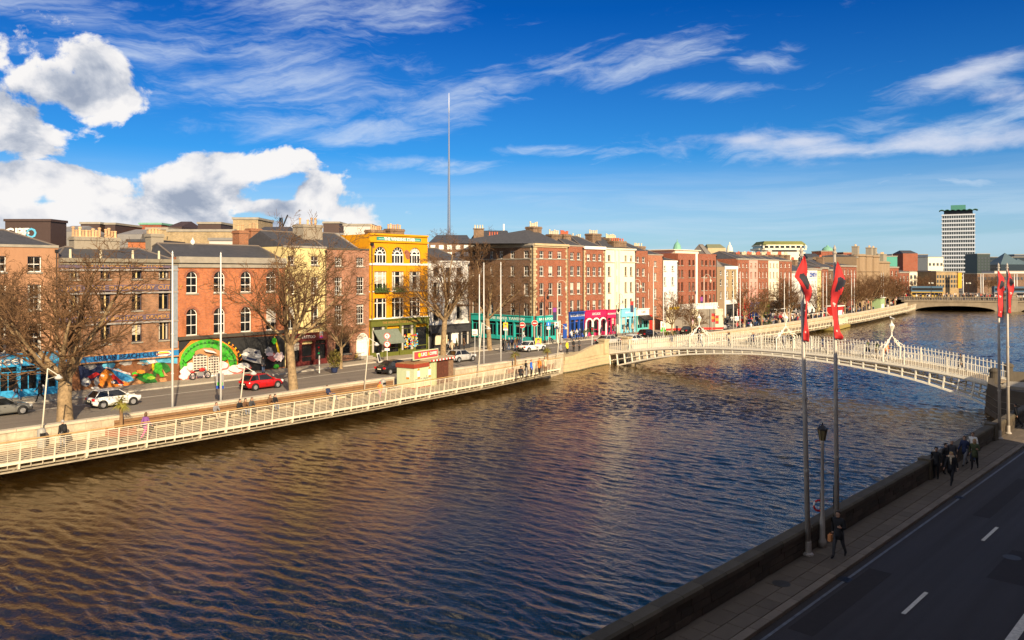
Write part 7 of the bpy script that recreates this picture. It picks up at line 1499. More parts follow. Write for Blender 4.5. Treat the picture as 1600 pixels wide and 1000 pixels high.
for x0, x1 in ((.2, 1.35), (1.55, 2.75)):
    mb = MB(); mb.box(x0, x1, -.05, -.001, .95, 1.0); mb.box(x0, x0 + .05, -.03, -.001, .2, .95); mb.box(x1 - .05, x1, -.03, -.001, .2, .95); mb.build('counter_panel', GREYP, e)
r_ = random.Random(3); mb = MB()
for k in range(9): x, z = r_.uniform(1.6, 2.3), r_.uniform(.7, 1.1); mb.tube([(x, -.012, z), (x + r_.uniform(-.15, .15), -.012, z + r_.uniform(-.15, .15)), (x + r_.uniform(-.2, .2), -.012, z + r_.uniform(-.1, .2))], .012, 4)
mb.build('graffiti', BLACK, e)
for k in range(3): mb = MB(); mb.tube([(3.05 + .33 * k, -.02, 0), (3.05 + .33 * k, -.02, 2.6)], .035, 6); mb.build('pipe', mat('yellow_green_pipe', (.30, .34, .10), .6), e)
for k in range(10):
    x = 3.95 + k * .305; mb = MB(); mb.box(x, x + .285, .06, .118, .1, 2.58); mb.build('board', KD if k < 7 else mat('old_board', (.20, .12, .07), .8, var=.5, vscale=5), e)
mb = MB(); mb.box(-.05, 2.9, -.06, Dk, -.02, .12); mb.build('plinth', mat('brick_plinth', (.3, .08, .04), .8), e)

# ------------------------------------------------ palms, bins, tubs
FR = mat('palm_frond', (.22, .20, .03), .7, var=.35, vscale=4); FR2 = mat('palm_green', (.07, .10, .02), .7, var=.3, vscale=4)
def palm(px, py, label, h=1.9, sc=1.0, planter=True, m_=None, z=-.2):
    s, n = P(px, py, z); n = min(n, lerp_tab(BANK, s) - .75) if z < -.1 else n
    e = empty('palm_tree', (s, n, z), .3, label, 'palm', 'small palms in planters'); e.scale = (sc,) * 3; mb = MB(); mb.tube([(0, 0, .4), (.03, 0, .4 + h * .5), (0, .02, .4 + h)], [.14, .11, .12], 8); mb.build('trunk', mat('palm_trunk', (.22, .13, .06), .9, var=.4, vscale=6, bump=.6), e); R = random.Random(int(px))
    mb = MB()
    for k in range(34):
        az, el = R.uniform(0, 2 * pi), R.uniform(-.5, 1.2); d = Vector((cos(az) * cos(el), sin(az) * cos(el), sin(el))); L = R.uniform(.6, 1.0); p0 = Vector((0, 0, .4 + h)); w = d.cross(Vector((0, 0, 1))).normalized() * .09; pts = [p0 + d * L * f - Vector((0, 0, .28 * f * f)) for f in (0, .4, .7, 1)]
        for j in range(9):
            a = (j - 4) * .16; q = pts[1] + (d * cos(a) + w.normalized() * sin(a)) * L * .62 - Vector((0, 0, .25 * (1 + abs(a)))); b = pts[1]; ww = w * .28; mb.add([tuple(b - ww), tuple(b + ww), tuple(q)], [(0, 1, 2)])
        mb.tube([p0, pts[1]], .012, 3, cap=False)
    mb.build('crown', m_ or FR, e)
    if planter:
        b = MB(); w = .62
        b.box(-w, w, -w, w, .02, .42); pl = b.build('planter', mat('planter_wood', (.30, .13, .08), .8, var=.2), e)
        for sx in (-1, 1):
            for sy in (-1, 1): q = MB(); q.box(sx * w - .07, sx * w + .07, sy * w - .07, sy * w + .07, 0, .56); q.build('corner_post', mat('planter_wood', (.30, .13, .08)), pl)
palm(177, 676, 'yellow-green palm in a low wooden planter before the white hatchback'); palm(774, 579, 'palm in a wooden planter by the slanted lamp right of the kiosk', 1.8, .95, m_=FR); palm(838, 573, 'palm with dry fronds under the yellow poster', 2.0, .9)
for i, (px, py, lab) in enumerate(((1041, 531, 'bushy tub palm before the black saloon'), (1052, 530, 'second bushy tub palm by the black saloon'), (1079, 531, 'dark tub palm below the first lamp arch'), (1099, 530, 'bushy palm beside the yellow-plated car'), (1196, 515, 'dark palm clump before the second lamp arch'), (1203, 514, 'small dark palm beside the second lamp arch'))): palm(px, py, lab, .7, 1.1, False, FR2 if i % 3 else FR, z=0)
def bin_(px, py, label, z=-.2):
    s, n = P(px, py, z); n = min(n, lerp_tab(BANK, s) - .45) if z < -.1 else n; e = empty('litter_bin', (s, n, z), 0, label, 'litter bin', 'grey litter bins'); mb = MB(); mb.lathe([(.24, 0), (.26, .05), (.26, 1.1), (.2, 1.22), (.05, 1.28)], (0, 0, 0), 14); mb.build('bin_body', mat('bin_grey', (.30, .29, .26), .5, var=.1), e, True); mb = MB(); mb.box(-.16, .16, -.27, -.2, .78, .98); mb.build('bin_slot', BLACK, e)
bin_(65, 700, 'grey litter bin on the boardwalk below the charity shop'); bin_(582, 611, 'grey litter bin by the child in a red hat'); bin_(877, 536, 'grey litter bin at the pub quoins', 0.0)
s, n = P(610, 565, 0); e = empty('sandwich_board', (s - 1.5, n + .5, 0), .4, 'white chalk sandwich board before the olive bookshop', 'sandwich board'); mb = MB(); mb.add([(-.3, -.3, 0), (.3, -.3, 0), (.3, 0, 1.1), (-.3, 0, 1.1), (-.3, -.26, 0), (.3, -.26, 0), (.3, .04, 1.1), (-.3, .04, 1.1)], [(0, 1, 2, 3), (7, 6, 5, 4), (0, 3, 7, 4), (1, 5, 6, 2), (3, 2, 6, 7)]); mb.add([(-.24, -.285, .1), (.24, -.285, .1), (.24, -.035, .98), (-.24, -.035, .98)], [(0, 1, 2, 3)], 1); mb.build('board', [WHITE, DKGREY], e)
s, n = P(525, 582, 0); e = empty('potted_shrub', (s, n + .3, 0), 0, 'round yellowish shrub in a dark pot before the pink brick house', 'shrub'); mb = MB(); mb.lathe([(.3, 0), (.4, .5), (.42, .52)], (0, 0, 0), 12); mb.build('pot', NAVY, e); R = random.Random(9); mb = MB()
for k in range(900):
    d = Vector((R.gauss(0, 1), R.gauss(0, 1), R.gauss(0, 1))).normalized() * R.uniform(.5, 1.0); c = Vector((d.x * .85, d.y * .85, 1.45 + d.z * 1.05)); u = Vector((R.gauss(0, 1), R.gauss(0, 1), R.gauss(0, 1))).normalized() * .1; v = u.cross(Vector((R.random(), R.random(), 1))).normalized() * .05; mb.add([tuple(c - u), tuple(c + v), tuple(c + u), tuple(c - v)], [(0, 1, 2, 3)])
mb.build('foliage', mat('shrub_yellow', (.16, .13, .02), .8, var=.4, vscale=4), e)
s, n = P(1, 700, -.2); e = empty('planter_box', (s, n, -.2), .1, 'brown planter cut by the left edge on the boardwalk', 'planter'); mb = MB(); mb.box(-.6, .6, -.5, .5, 0, .6); mb.box(-.66, -.54, -.56, -.44, 0, .75); mb.box(.54, .66, -.56, -.44, 0, .75); mb.build('box', mat('planter_wood', (.3, .13, .08)), e)

# ------------------------------------------------ people north side
GN = 'pedestrians on the sunny north quay'
def pn(px, py, face, pose, top, legs, hair, label, z=0.0, **k):
    s, n = P(px, py, z); return person(s, n, z, face, pose, top, legs, hair, label, GN, **k)
pn(25, 626, 0, 'walk', 'black', 'denim', 'brown', 'person in black coat striding past the charity shop door'); pn(63, 627, pi, 'walk', 'black', 'black', 'dark', 'person in black carrying a white bag past the charity shop window', bag='white'); pn(411, 583, -1.2, 'stand', 'dark grey', 'denim', 'dark', 'man standing against the grey face mural'); pn(436, 575, 2, 'walk', 'black', 'black', 'dark', 'dark figure walking behind the leaning bare tree')
GB = 'people on the boardwalk'
def pb(px, py, face, pose, top, legs, hair, label, z=-.2, sit_z=None, **k):
    s, n = P(px, py, z); lim = lerp_tab(BANK, s) - .45; n = min(n, lim)
    if sit_z is not None: n = lerp_tab(BANK, s) - .28
    return person(s, n, z if sit_z is None else sit_z, face, pose, top, legs, hair, label, GB, **k)
pb(98, 700, pi * .6, 'stand', 'black', 'grey', 'grey', 'person with black backpack leaning to the graffiti wall', bag='black'); pb(227, 686, pi * .1, 'walk', 'purple', 'pink', 'brown', 'woman in purple top and pink trousers on the boardwalk', long=True)
for px, py, top, legs, hair, lab, po in ((357, 662, 'grey', 'beige', 'brown', 'grey-jacketed person sitting hunched on the long bench', 'sit'), (402, 658, 'black', 'black', 'dark', 'seated person in black, left of the bench trio', 'sit'), (409, 656, 'brown', 'denim', 'dark', 'seated person in brown coat, middle of the bench trio', 'sit'), (418, 654, 'dark grey', 'black', 'brown', 'seated person in dark grey, right of the bench trio', 'sit'), (443, 648, 'brown', 'brown', 'brown', 'seated person with rusty brown bag on the bench', 'sit'), (452, 647, 'black', 'denim', 'dark', 'seated person in black with blue jeans on the bench', 'sit'), (528, 629, 'navy', 'denim', 'brown', 'person in navy slouching at the end of the long bench', 'recline')):
    pb(px, py, -pi / 2 + .2, po, top, legs, hair, lab, sit_z=-.17)
pb(594, 622, pi * .4, 'walk2', 'orange', 'pink', 'red hat', 'small child in red hat and bright jacket by the kiosk', sc=.8)
pb(830, 588, -1.2, 'stand', 'blue', 'black', 'brown', 'person in bright blue jacket at the boardwalk end'); pb(822, 589, -.5, 'stand2', 'black', 'grey', 'dark', 'person in black next to the bright blue jacket'); pb(843, 585, pi, 'stand', 'orange', 'black', 'brown', 'person in orange top on the boardwalk by the dry palm'); pb(852, 583, -2, 'stand', 'beige', 'brown', 'blond', 'person in beige coat on the boardwalk by the dry palm'); pb(813, 592, .5, 'sit', 'black', 'black', 'dark', 'person in black crouched against the parapet')
for px, py, top, lab in ((876, 553, 'grey', 'cyclist in grey stopped by the curved stone parapet'), (886, 549, 'yellow', 'person in yellow vest leaning over the curved stone parapet'), (896, 546, 'black', 'person in black sitting on the curved stone parapet'), (905, 545, 'dark grey', 'person in dark grey behind the curved stone parapet')): pn(px, py + 4, -1.5, 'stand', top, 'black', 'dark', lab)
GC = 'crowd waiting at the side street corner'; R = random.Random(5); tops = ['black', 'dark grey', 'navy', 'brown', 'black', 'grey', 'olive green', 'beige', 'white']; legs = ['black', 'denim', 'dark grey', 'beige', 'navy']; hairs = ['dark', 'brown', 'blond', 'grey']
used = set()
def crowd(spots, grp, where):
    words = ['first', 'second', 'third', 'fourth', 'fifth', 'sixth', 'seventh', 'eighth', 'ninth', 'tenth', 'eleventh']
    for i, (px, py) in enumerate(spots):
        t, l, h = R.choice(tops), R.choice(legs), R.choice(hairs); s, n = P(px, py, 0); lab = 'person in %s and %s, %s from left %s' % (t, l, words[i], where)
        person(s, n, 0, R.uniform(0, 6.28), R.choice(['walk', 'stand', 'walk2', 'stand2']), t, l, h, lab, grp, long=R.random() < .35, sc=R.uniform(.94, 1.06))
crowd([(786, 549), (790, 550), (795, 548), (800, 546), (805, 547), (809, 545), (812, 548)], GC, 'in the corner crowd'); pn(818, 534, -1, 'walk', 'white', 'denim', 'brown', 'person in white top leaving the teal pub doorway', long=True)
crowd([(701, 550), (706, 552), (714, 549), (725, 548)], 'people outside the white house shop', 'outside the dark shopfront'); crowd([(893, 532), (897, 533), (901, 530), (906, 531), (913, 530), (918, 528)], 'shoppers before the blue shop', 'before the deep blue shop')
crowd([(934, 522), (939, 525), (952, 525), (957, 522), (961, 524)], 'shoppers before the magenta arcade', 'before the magenta shops'); crowd([(971, 519), (975, 525), (981, 520), (985, 519), (988, 520)], 'shoppers before the light blue shop', 'before the light blue shop'); crowd([(1001, 515), (1006, 514), (1015, 514), (1020, 513)], 'people by the corner cafe', 'by the black and aqua cafe')
crowd([(1122, 509), (1127, 507), (1133, 508), (1137, 505), (1143, 507)], 'people past the office block', 'right of the grey hoarding'); crowd([(1168, 499), (1178, 498), (1190, 497), (1196, 498), (1207, 496)], 'people under the pink terrace house', 'below the far terrace')
# walkers on the footbridge
GBR = 'walkers crossing the footbridge'; words = ['first', 'second', 'third', 'fourth', 'fifth', 'sixth', 'seventh', 'eighth', 'ninth', 'tenth', 'eleventh', 'twelfth', 'thirteenth', 'fourteenth', 'fifteenth', 'sixteenth']
ks = [.93, .80, .72, .70, .62, .60, .55, .47, .44, .36, .345, .335, .27, .245, .22, .075]
for i, k in enumerate(ks):
    t, l, h = ('pink' if i == 10 else 'orange' if i == 15 - 1 else R.choice(tops)), R.choice(legs), R.choice(hairs); y = -R.uniform(.7, 2.9); q = Vector(bs) + BU * BL * k + Vector((-BU.y, BU.x)) * y
    person(q.x, q.y, dz(k), atan2(BU.y, BU.x) + (0 if i % 2 else pi), ['walk', 'stand', 'walk2'][i % 3], t, l, h, 'person in %s on the white footbridge, %s from its left end' % (t, words[i]), GBR, long=i % 4 == 1)
# things near the office block and the jetty
s, n = P(1096, 517, 0); e = empty('hoarding', (s, n + 1.5, 0), qang(s) - .5, 'grey and cream site hoarding with red base strips', 'hoarding'); HM = mat('hoarding_grey', (.22, .19, .15), .7, var=.2)
for k in range(7): mb = MB(); mb.box(-6 + k * 1.75, -6 + k * 1.75 + 1.7, -.05, .05, 0, 4.0, 0); mb.box(-6 + k * 1.75, -6 + k * 1.75 + 1.7, -.07, -.051, .1, .5, 1); mb.build('panel', [HM if k % 3 else CREAMP, REDP], e)
for i, (px, lab) in enumerate(((1112, 'orange-red road works banner left of the slanted lamp'), (1118, 'orange-red road works banner right of the slanted lamp'))): banner(px, px + 5, 490 + i * 3, 503 + i * 3, 519, (REDP, ORANP, REDP), lab)
JW = mat('jetty_white', (.62, .56, .42), .7, var=.15); s, n = P(1330, 512, -1.2); e = empty('floating_jetty', (s - 9, n, ZW), .08, 'low floating jetty with white barriers and mossy edge', 'jetty'); mb = MB(); mb.prism([(0, 0), (16, 1.5), (18, 4), (16, 7), (0, 6)], .1, .9); mb.build('hull', mat('mossy_timber', (.28, .22, .06), .9, var=.4), e); mb = MB(); mb.prism([(.1, .1), (15.9, 1.6), (17.8, 4), (15.9, 6.9), (.1, 5.9)], .91, 1.0); mb.build('deck', mat('jetty_deck', (.40, .34, .24), .9), e)
for k in range(7): mb = MB(); mb.box(.4 + k * 2.1, 2.2 + k * 2.1, .55 + k * .19, .65 + k * .19, 1.05, 2.5); mb.build('barrier_panel', JW, e)
for k in range(5): mb = MB(); mb.tube([(1 + k * 3.2, 6, 1), (1 + k * 3.2, 6, 3.4)], .08, 6); mb.tube([(1 + k * 3.2, 6, 3.3), (4.2 + k * 3.2, 6, 3.3 if k < 4 else 2)], .05, 5); mb.build('rail_frame', WIRON, e)
def stall(px, py, m_, label, w=4.2, h=2.8):
    s, n = P(px, py, 0); n = max(n, lerp_tab(BANK, s) + 1.4); e = empty('kiosk', (s, n, 0), qang(s), label, 'kiosk', 'small kiosks on the far quay'); mb = MB(); mb.box(-w / 2, w / 2, -1.1, 1.1, 0, h); mb.build('cabin', m_, e); mb = MB(); mb.box(-w / 2 - .2, w / 2 + .2, -1.4, 1.3, h + .002, h + .2); mb.build('roof', WHITE, e); mb = MB(); mb.box(-w * .3, w * .3, -1.13, -1.09, 1.0, 2.1); mb.build('serving_hatch', WHITE, e)
stall(1314, 499, REDP, 'red and white kiosk beside the second long flag', 5.2, 3.0); stall(1383, 487, mat('pale_green_kiosk', (.28, .40, .20), .7), 'green kiosk on the far quay near the road bridge', 5.5, 3.8)
# gull on the lamp
q = Vector(bs) + BU * BL * .21 + Vector((-BU.y, BU.x)) * (-Wd / 2); e = empty('gull', (q.x, q.y, dz(.21) + 4.07), 1.0, 'white gull perched on the nearest bridge lantern', 'gull'); mb = MB(); mb.sphere((0, 0, .2), .13, 10, 7, 0, (1.7, .8, .8)); mb.sphere((.2, 0, .33), .075, 8, 6, 0); mb.tube([(.1, 0, .24), (.18, 0, .33)], [.09, .06], 7); mb.tube([(-.15, 0, .2), (-.38, 0, .17)], [.07, .02], 6); mb.tube([(0, .03, .1), (0, .03, -.02)], .012, 4); mb.tube([(0, -.03, .1), (0, -.03, -.02)], .012, 4); mb.tube([(.26, 0, .33), (.34, 0, .31)], [.02, .006], 5); mb.build('body', WHITE, e, True); mb = MB()
for s_ in (-1, 1): mb.sphere((-.05, s_ * .09, .22), .12, 8, 5, 0, (1.9, .25, .6))
mb.build('wings', GREYP, e, True)
# ------------------------------------------------ beyond: spire, rooftops, tower, road bridge
s, n = PD(701.5, 500); e = empty('spire', (s, n, 0), 0, 'very tall slender steel spire rising behind the terrace', 'spire'); zt = ZZ(146, 500); mb = MB(); mb.tube([(0, 0, 0), (0, 0, 30), (0, 0, 70), (0, 0, zt - 12), (0, 0, zt)], [1.35, 1.1, .72, .26, .1], 20); mb.build('shaft', mat('spire_steel', (.42, .44, .47), .22, metal=.95, var=.03), e, True); mb = MB(); mb.tube([(0, 0, zt - 12.0), (0, 0, zt + .3)], [.28, .1], 12); mb.build('pale_tip', WHITE, e, True)
GF = 'rooftops behind the terrace'
def farbox(px0, px1, y0, y1, Yc, m_, label, roof=None, rise=0, name='rooftop_building', depth_=10, wins=None, cat='building', zb=-.3, flat=True, group=GF):
    a, b = PD(px0, Yc), PD(px1, Yc); L = math.hypot(b[0] - a[0], b[1] - a[1]); e = empty(name, (a[0], a[1], 0), atan2(b[1] - a[1], b[0] - a[0]), label, cat, group)
    zt_, zb_ = ZZ(y0, Yc), zb; mb = MB(); mb.box(0, L, 0, depth_, zb_, zt_); mb.build('wall', m_, e)
    if rise: r = MB(); r.add([(0, 0, zt_ + .01), (L, 0, zt_ + .01), (L, depth_, zt_ + .01), (0, depth_, zt_ + .01), (L * .12, depth_ / 2, zt_ + rise), (L * .88, depth_ / 2, zt_ + rise)], [(0, 1, 5, 4), (1, 2, 5), (2, 3, 4, 5), (3, 0, 4), (0, 3, 2, 1)]); r.build('roof', roof or SLATE, e)
    else: r = MB(); r.box(-.15, L + .15, -.15, depth_ + .15, zt_ + .002, zt_ + .35); r.build('roof', roof or GREYST, e)
    if wins:
        rows, cols, ya, yb, wm = wins
        for i in range(rows):
            for j in range(cols):
                z1_, z0_ = ZZ(ya + (yb - ya) * i / rows, Yc), ZZ(ya + (yb - ya) * (i + .6) / rows, Yc); w = MB(); x0 = L * (j + .22) / cols; w.box(x0, L * (j + .78) / cols, -.12, .01, z0_, z1_); w.build('window', wm, e)
    return e, L, zt_
TANB = brick_mat('tan_parapet_brick', (.42, .31, .16), (.30, .22, .12), stain=.3); DKB = mat('dark_cladding', (.06, .035, .028), .6, var=.15); GRR = mat('grey_sheet_roof', (.22, .21, .20), .6, var=.2, vscale=.5); PALEW = mat('pale_wall', (.55, .52, .47), .8, var=.1)
e, L, z = farbox(8, 79, 346, 375, 112, DKB, 'dark brown rooftop plant box with white graffiti', DKB, depth_=4)
for k, x in enumerate((.22, .40, .58)):
    g = text_mb(['GM', 'SE', 'O'][k], 1.9, 0, .02, 'CENTER', .05); g.xform(Matrix.Translation((L * x, -.06, z - 1.7))); g.build('graffiti', WHITE if k < 2 else SKYP, e)
farbox(80, 118, 362, 380, 125, GRR, 'long grey sheet roof left of the pot-topped chimney', GRR, 1.2); farbox(183, 222, 366, 380, 120, GRR, 'grey sheet roof right of the pot-topped chimney', GRR, 1.0); farbox(94, 128, 357, 362, 150, PALEW, 'low white rooftop wall near the dark plant box', zb=8); farbox(126, 156, 350, 360, 140, DKB, 'small dark rooftop plant room with vents', zb=8); farbox(164, 180, 351, 358, 140, DKB, 'second small dark rooftop plant room', zb=8)
farbox(218, 252, 351, 365, 150, BR_RED2, 'red striped rooftop box with pale green top', mat('green_copper', (.16, .36, .26))); farbox(229, 262, 359, 380, 118, TANB, 'tan brick rooftop block left of the concrete chimney'); farbox(262, 284, 354, 362, 140, DKB, 'small brown shed roof on the skyline', DKB, 1.2, zb=8); farbox(200, 236, 378, 386, 100, BR_ORANGE, 'orange brick gable below the grey roofs', SLATE, .0)
farbox(262, 365, 362, 390, 116, TANB, 'long tan brick parapet wall behind the arched window building', depth_=20); farbox(309, 345, 350, 363, 135, DKB, 'dark square plant box on the tan parapet building', zb=8); farbox(364, 403, 343, 364, 128, TANB, 'tan brick tower block on the skyline', depth_=8); farbox(327, 370, 376, 390, 98, PALEW, 'pale flat-roofed annex behind the slate roof', GRR)
farbox(389, 445, 365, 388, 108, SLATE, 'dark slate roofed house behind the arched window building', SLATE, 1.2); farbox(505, 530, 349, 364, 150, DKB, 'dark plant box right of the tall chimney', zb=8); farbox(537, 580, 353, 364, 130, PALEW, 'flat-roofed pale rooftop storey left of the yellow building', GREYST, zb=6); farbox(402, 580, 367, 376, 145, DKB, 'long dark roof edge on the skyline', GRR, depth_=12, zb=8)
farbox(670, 735, 379, 400, 135, BR_DARK, 'dark brown brick houses behind the white house', SLATE, 1.5, wins=(2, 5, 383, 405, WHITE)); e, L, z = farbox(735, 800, 374, 390, 158, BR_DARK, 'brown brick house with central chimney behind the side street', SLATE, 2.0)
for k, (px, yt) in enumerate(((748, 353), (771, 364))):
    p = PD(px, 158); e = empty('chimney_stack', (p[0], p[1], 0), -.76, ['tall brown chimney stack behind the side street trees', 'short red chimney stack behind the side street trees'][k], 'chimney', GF); mb = MB(); mb.box(-1, 1, -.6, .6, 10, ZZ(yt + 5, 158)); mb.box(-1.15, 1.15, -.75, .75, ZZ(yt + 5, 158), ZZ(yt + 4, 158)); mb.build('stack', BR_CHIM, e)
    for j in range(4): link('chimney_pot', pot_mesh(CREAMP if k == 0 else POTR, .7), e, (-.75 + .5 * j, 0, ZZ(yt + 4, 158)))
p = PD(787, 300); e = empty('mast', (p[0], p[1], 0), 0, 'thin white rooftop mast right of the spire', 'mast'); mb = MB(); mb.tube([(0, 0, 0), (0, 0, ZZ(350, 300))], .3, 6); mb.build('pole', WHITE, e)
# crane
p = PD(439, 420); e = empty('tower_crane', (p[0], p[1], 0), atan2(RT[1], RT[0]), 'distant dark tower crane above the slate roofs', 'crane'); mb = MB(); zt = ZZ(340, 420)
for dx in (-.7, .7):
    for dy in (-.7, .7): mb.tube([(dx, dy, 0), (dx, dy, zt)], .16, 4)
for k in range(24): z = zt * k / 24; mb.tube([(-.7, -.7, z), (.7, -.7, z + zt / 24)], .12, 4)
mb.build('tower', BLACK, e); mb = MB(); mb.tube([(-14, 0, zt - 6), (0, 0, zt - 6), (0, 0, zt)], .35, 5); mb.tube([(0, 0, zt - 7), (3.5, 0, zt + 1.5)], .4, 5); mb.build('jib', BLACK, e); mb = MB(); mb.box(-14.5, -11, -1, 1, zt - 8, zt - 5); mb.build('counterweight', TEAL, e)
# round-topped office and domes
p = PD(1226, 330); e = empty('round_office', (p[0], p[1], 0), atan2(RT[1], RT[0]), 'pale office building with rounded overhanging top storeys and mossy roof', 'building', GF); k = 330 / FPX
def lath_oct(mb, x0, x1, dy, z0, z1, mi=0, c=2.0): mb.prism([(x0 + c, 0), (x1 - c, 0), (x1, c), (x1, dy - c), (x1 - c, dy), (x0 + c, dy), (x0, dy - c), (x0, c)], z0, z1, mi)
X = lambda px: (px - 1226) * k
mb = MB(); lath_oct(mb, X(1196), X(1256), 14, 0, ZZ(396, 330)); mb.build('wall', ST_IVORY, e)
for i, (ya, yb, a, b, m_) in enumerate(((396, 393.5, 1190, 1261, ST_IVORY), (393.4, 390.6, 1193, 1258, GLASS), (390.5, 387.6, 1188, 1263, ST_IVORY), (387.5, 384, 1192, 1259, GLASS), (383.9, 382.3, 1190, 1262, ST_IVORY))):
    mb = MB(); lath_oct(mb, X(a), X(b), 16 if b - a > 66 else 15, ZZ(ya, 330), ZZ(yb, 330)); mb.build('floor_band' if m_ is ST_IVORY else 'glazing_band', m_, e)
for j in range(9): mb = MB(); x = X(1192 + j * 8.3); mb.box(x, x + .6, -.25, .4, ZZ(387.6, 330), ZZ(383.9, 330)); mb.build('mullion', ST_IVORY, e)
mb = MB(); x0, x1 = X(1192), X(1260); z0, z1 = ZZ(382.3, 330), ZZ(376.5, 330); mb.add([(x0, 0, z0), (x1, 0, z0), (x1, 15, z0), (x0, 15, z0), (x0 + 1.2, 2, z1), (x1 - 1.2, 2, z1), (x1 - 1.2, 13, z1), (x0 + 1.2, 13, z1)], [(0, 1, 5, 4), (1, 2, 6, 5), (2, 3, 7, 6), (3, 0, 4, 7), (4, 5, 6, 7)]); mb.build('roof', mat('mossy_roof', (.17, .18, .05), .8, var=.5, vscale=.12), e)
farbox(1106, 1134, 387.5, 396, 300, STONE, 'flat stone rooftop block left of the domed tower', mat('olive_roof', (.20, .21, .12), .8), 1.6)
def dome(px, yb, yt, w, Yc, label, m_, base_m, ybase=400):
    p = PD(px, Yc); e = empty('domed_tower', (p[0], p[1], 0), 0, label, 'tower', 'domes on the skyline'); r = w / 2 / FPX * Yc; zb_, zt_ = ZZ(yb, Yc), ZZ(yt, Yc); h = zt_ - zb_; mb = MB(); mb.lathe([(r * 1.0, 0), (r * 1.0, zb_ - .6), (r * 1.12, zb_ - .5), (r * 1.12, zb_)], (0, 0, 0), 16); mb.build('drum', base_m, e); mb = MB(); mb.lathe([(r, 0), (r * .95, h * .25), (r * .78, h * .5), (r * .45, h * .72), (r * .2, h * .78), (r * .2, h * .9), (.05, h)], (0, 0, zb_), 18); mb.build('dome', m_, e, True)
COP = mat('green_copper', (.16, .36, .26)); COPD = mat('tower_copper', (.05, .20, .16), .7, var=.2); dome(1293, 393, 383, 18, 330, 'green copper dome above the red tower behind the flags', COP, BR_RED2); dome(1140, 397, 378, 11, 300, 'small pale lantern tower left of the round office', ST_IVORY, STONE)
farbox(1283, 1303, 393, 424, 318, BR_RED2, 'square dark red brick tower under the green dome'); 
farsk = [(1262, 1285, 402, 420, 300, SLATE, 'slate roofed house left of the domed tower'), (1304, 1318, 399, 415, 320, ST_IVORY, 'small white rooftop house right of the domed tower'), (1318, 1340, 395, 405, 340, BR_RED2, 'red striped rooftop wall on the skyline'), (1340, 1372, 398, 405, 330, GREYST, 'grey rooftop with chimneys behind the ornate bank'), (1371, 1402, 401, 413, 330, mat('green_cladding', (.05, .28, .22), .6, var=.1), 'long green glazed rooftop storey'), (1394, 1411, 398, 410, 420, PALEW, 'pale rooftop block near the far bridge end'), (1411, 1434, 396, 440, 360, BR_RED2, 'dark red brick hall beyond the quay')]
for i, (a, b, y0, y1, Y, m_, lab) in enumerate(farsk): farbox(a, b, y0, y1, Y, m_, lab, rise=1.5 if i in (0, 6) else 0)
p = PD(1399, 360); 
# beyond the road bridge
GQ = 'buildings beyond the road bridge'; WD = mat('far_window', (.04, .05, .06), .3, var=.2)
beyond = [(1421, 1455, 425, 460, 330, ST_IVORY, 'cream stone building left of the bare bridge tree', (3, 6, 430, 458)), (1455, 1470, 424, 460, 350, BR_DARK, 'brown brick building behind the bare bridge trees', (3, 3, 430, 456)), (1434, 1450, 398, 425, 470, mat('blue_black_glass', (.03, .05, .09), .3, var=.1), 'blue-black sloping office left of the pale block', None), (1450, 1474, 402, 424, 450, ST_IVORY, 'pale office with dark windows left of the tall tower', (1, 4, 411, 418)),
          (1463, 1498, 425, 455, 300, BR_TAN, 'tan terrace with red top corner below the tall tower', (3, 8, 430, 452)), (1527, 1547, 397, 440, 520, mat('teal_glass', (.008, .025, .025), .4, var=.1), 'dark teal glass office right of the tall tower', (5, 4, 402, 425)), (1546, 1620, 402, 440, 560, mat('black_glass', (.02, .03, .04), .2, var=.1), 'long black glass office at the right edge', (4, 12, 407, 430)), (1585, 1640, 398, 425, 600, mat('slate_glass', (.05, .06, .08), .3, var=.1), 'grey glass block under the pyramid roofs', None), (1527, 1640, 428, 447, 430, BR_DARK, 'long low brown viaduct building at the right edge', (1, 22, 433, 440)), (1554, 1640, 424, 430, 500, PALEW, 'low pale roof edge at the far right', None), (1340, 1700, 440, 470, 760, mat('hazy_block', (.16, .15, .15), .9), 'low far city block closing the view', None)]
for a, b, y0, y1, Y, m_, lab, w in beyond: farbox(a, b, y0, y1, Y, m_, lab, wins=(w[0], w[1], w[2], w[3], WD) if w else None, group=GQ, depth_=14)
for px, w, yt in ((1570, 30, 395), (1590, 20, 404)):
    p = PD(px, 540); e = empty('pyramid_roof', (p[0], p[1], 0), .78, ['large dark glass pyramid roof on the right skyline', 'smaller glass pyramid roof on the right skyline'][px > 1580], 'roof', GQ); r = w / 2 / FPX * 540 * 1.2; mb = MB(); mb.add([(-r, -r, 16), (r, -r, 16), (r, r, 16), (-r, r, 16), (0, 0, ZZ(yt, 540))], [(0, 1, 4), (1, 2, 4), (2, 3, 4), (3, 0, 4), (0, 3, 2, 1)]); mb.build('glazing', mat('pyramid_glass', (.08, .12, .14), .3), e); mb = MB(); mb.box(-r, r, -r, r, 0, 15.9); mb.build('base', mat('black_glass', (.02, .03, .04)), e)
# tall white office tower with green wavy roof
Yt = 560; c = PD(1524, Yt - 8); kk = Yt / FPX; e = empty('office_tower', (c[0], c[1], 0), 0, 'seventeen-storey white banded office tower with green wavy roof', 'tower'); TW = mat('tower_white', (.50, .54, .60), .6, var=.04); TGL = mat('tower_glass', (.035, .045, .05), .15, var=.3, vscale=.35, spec=.6)
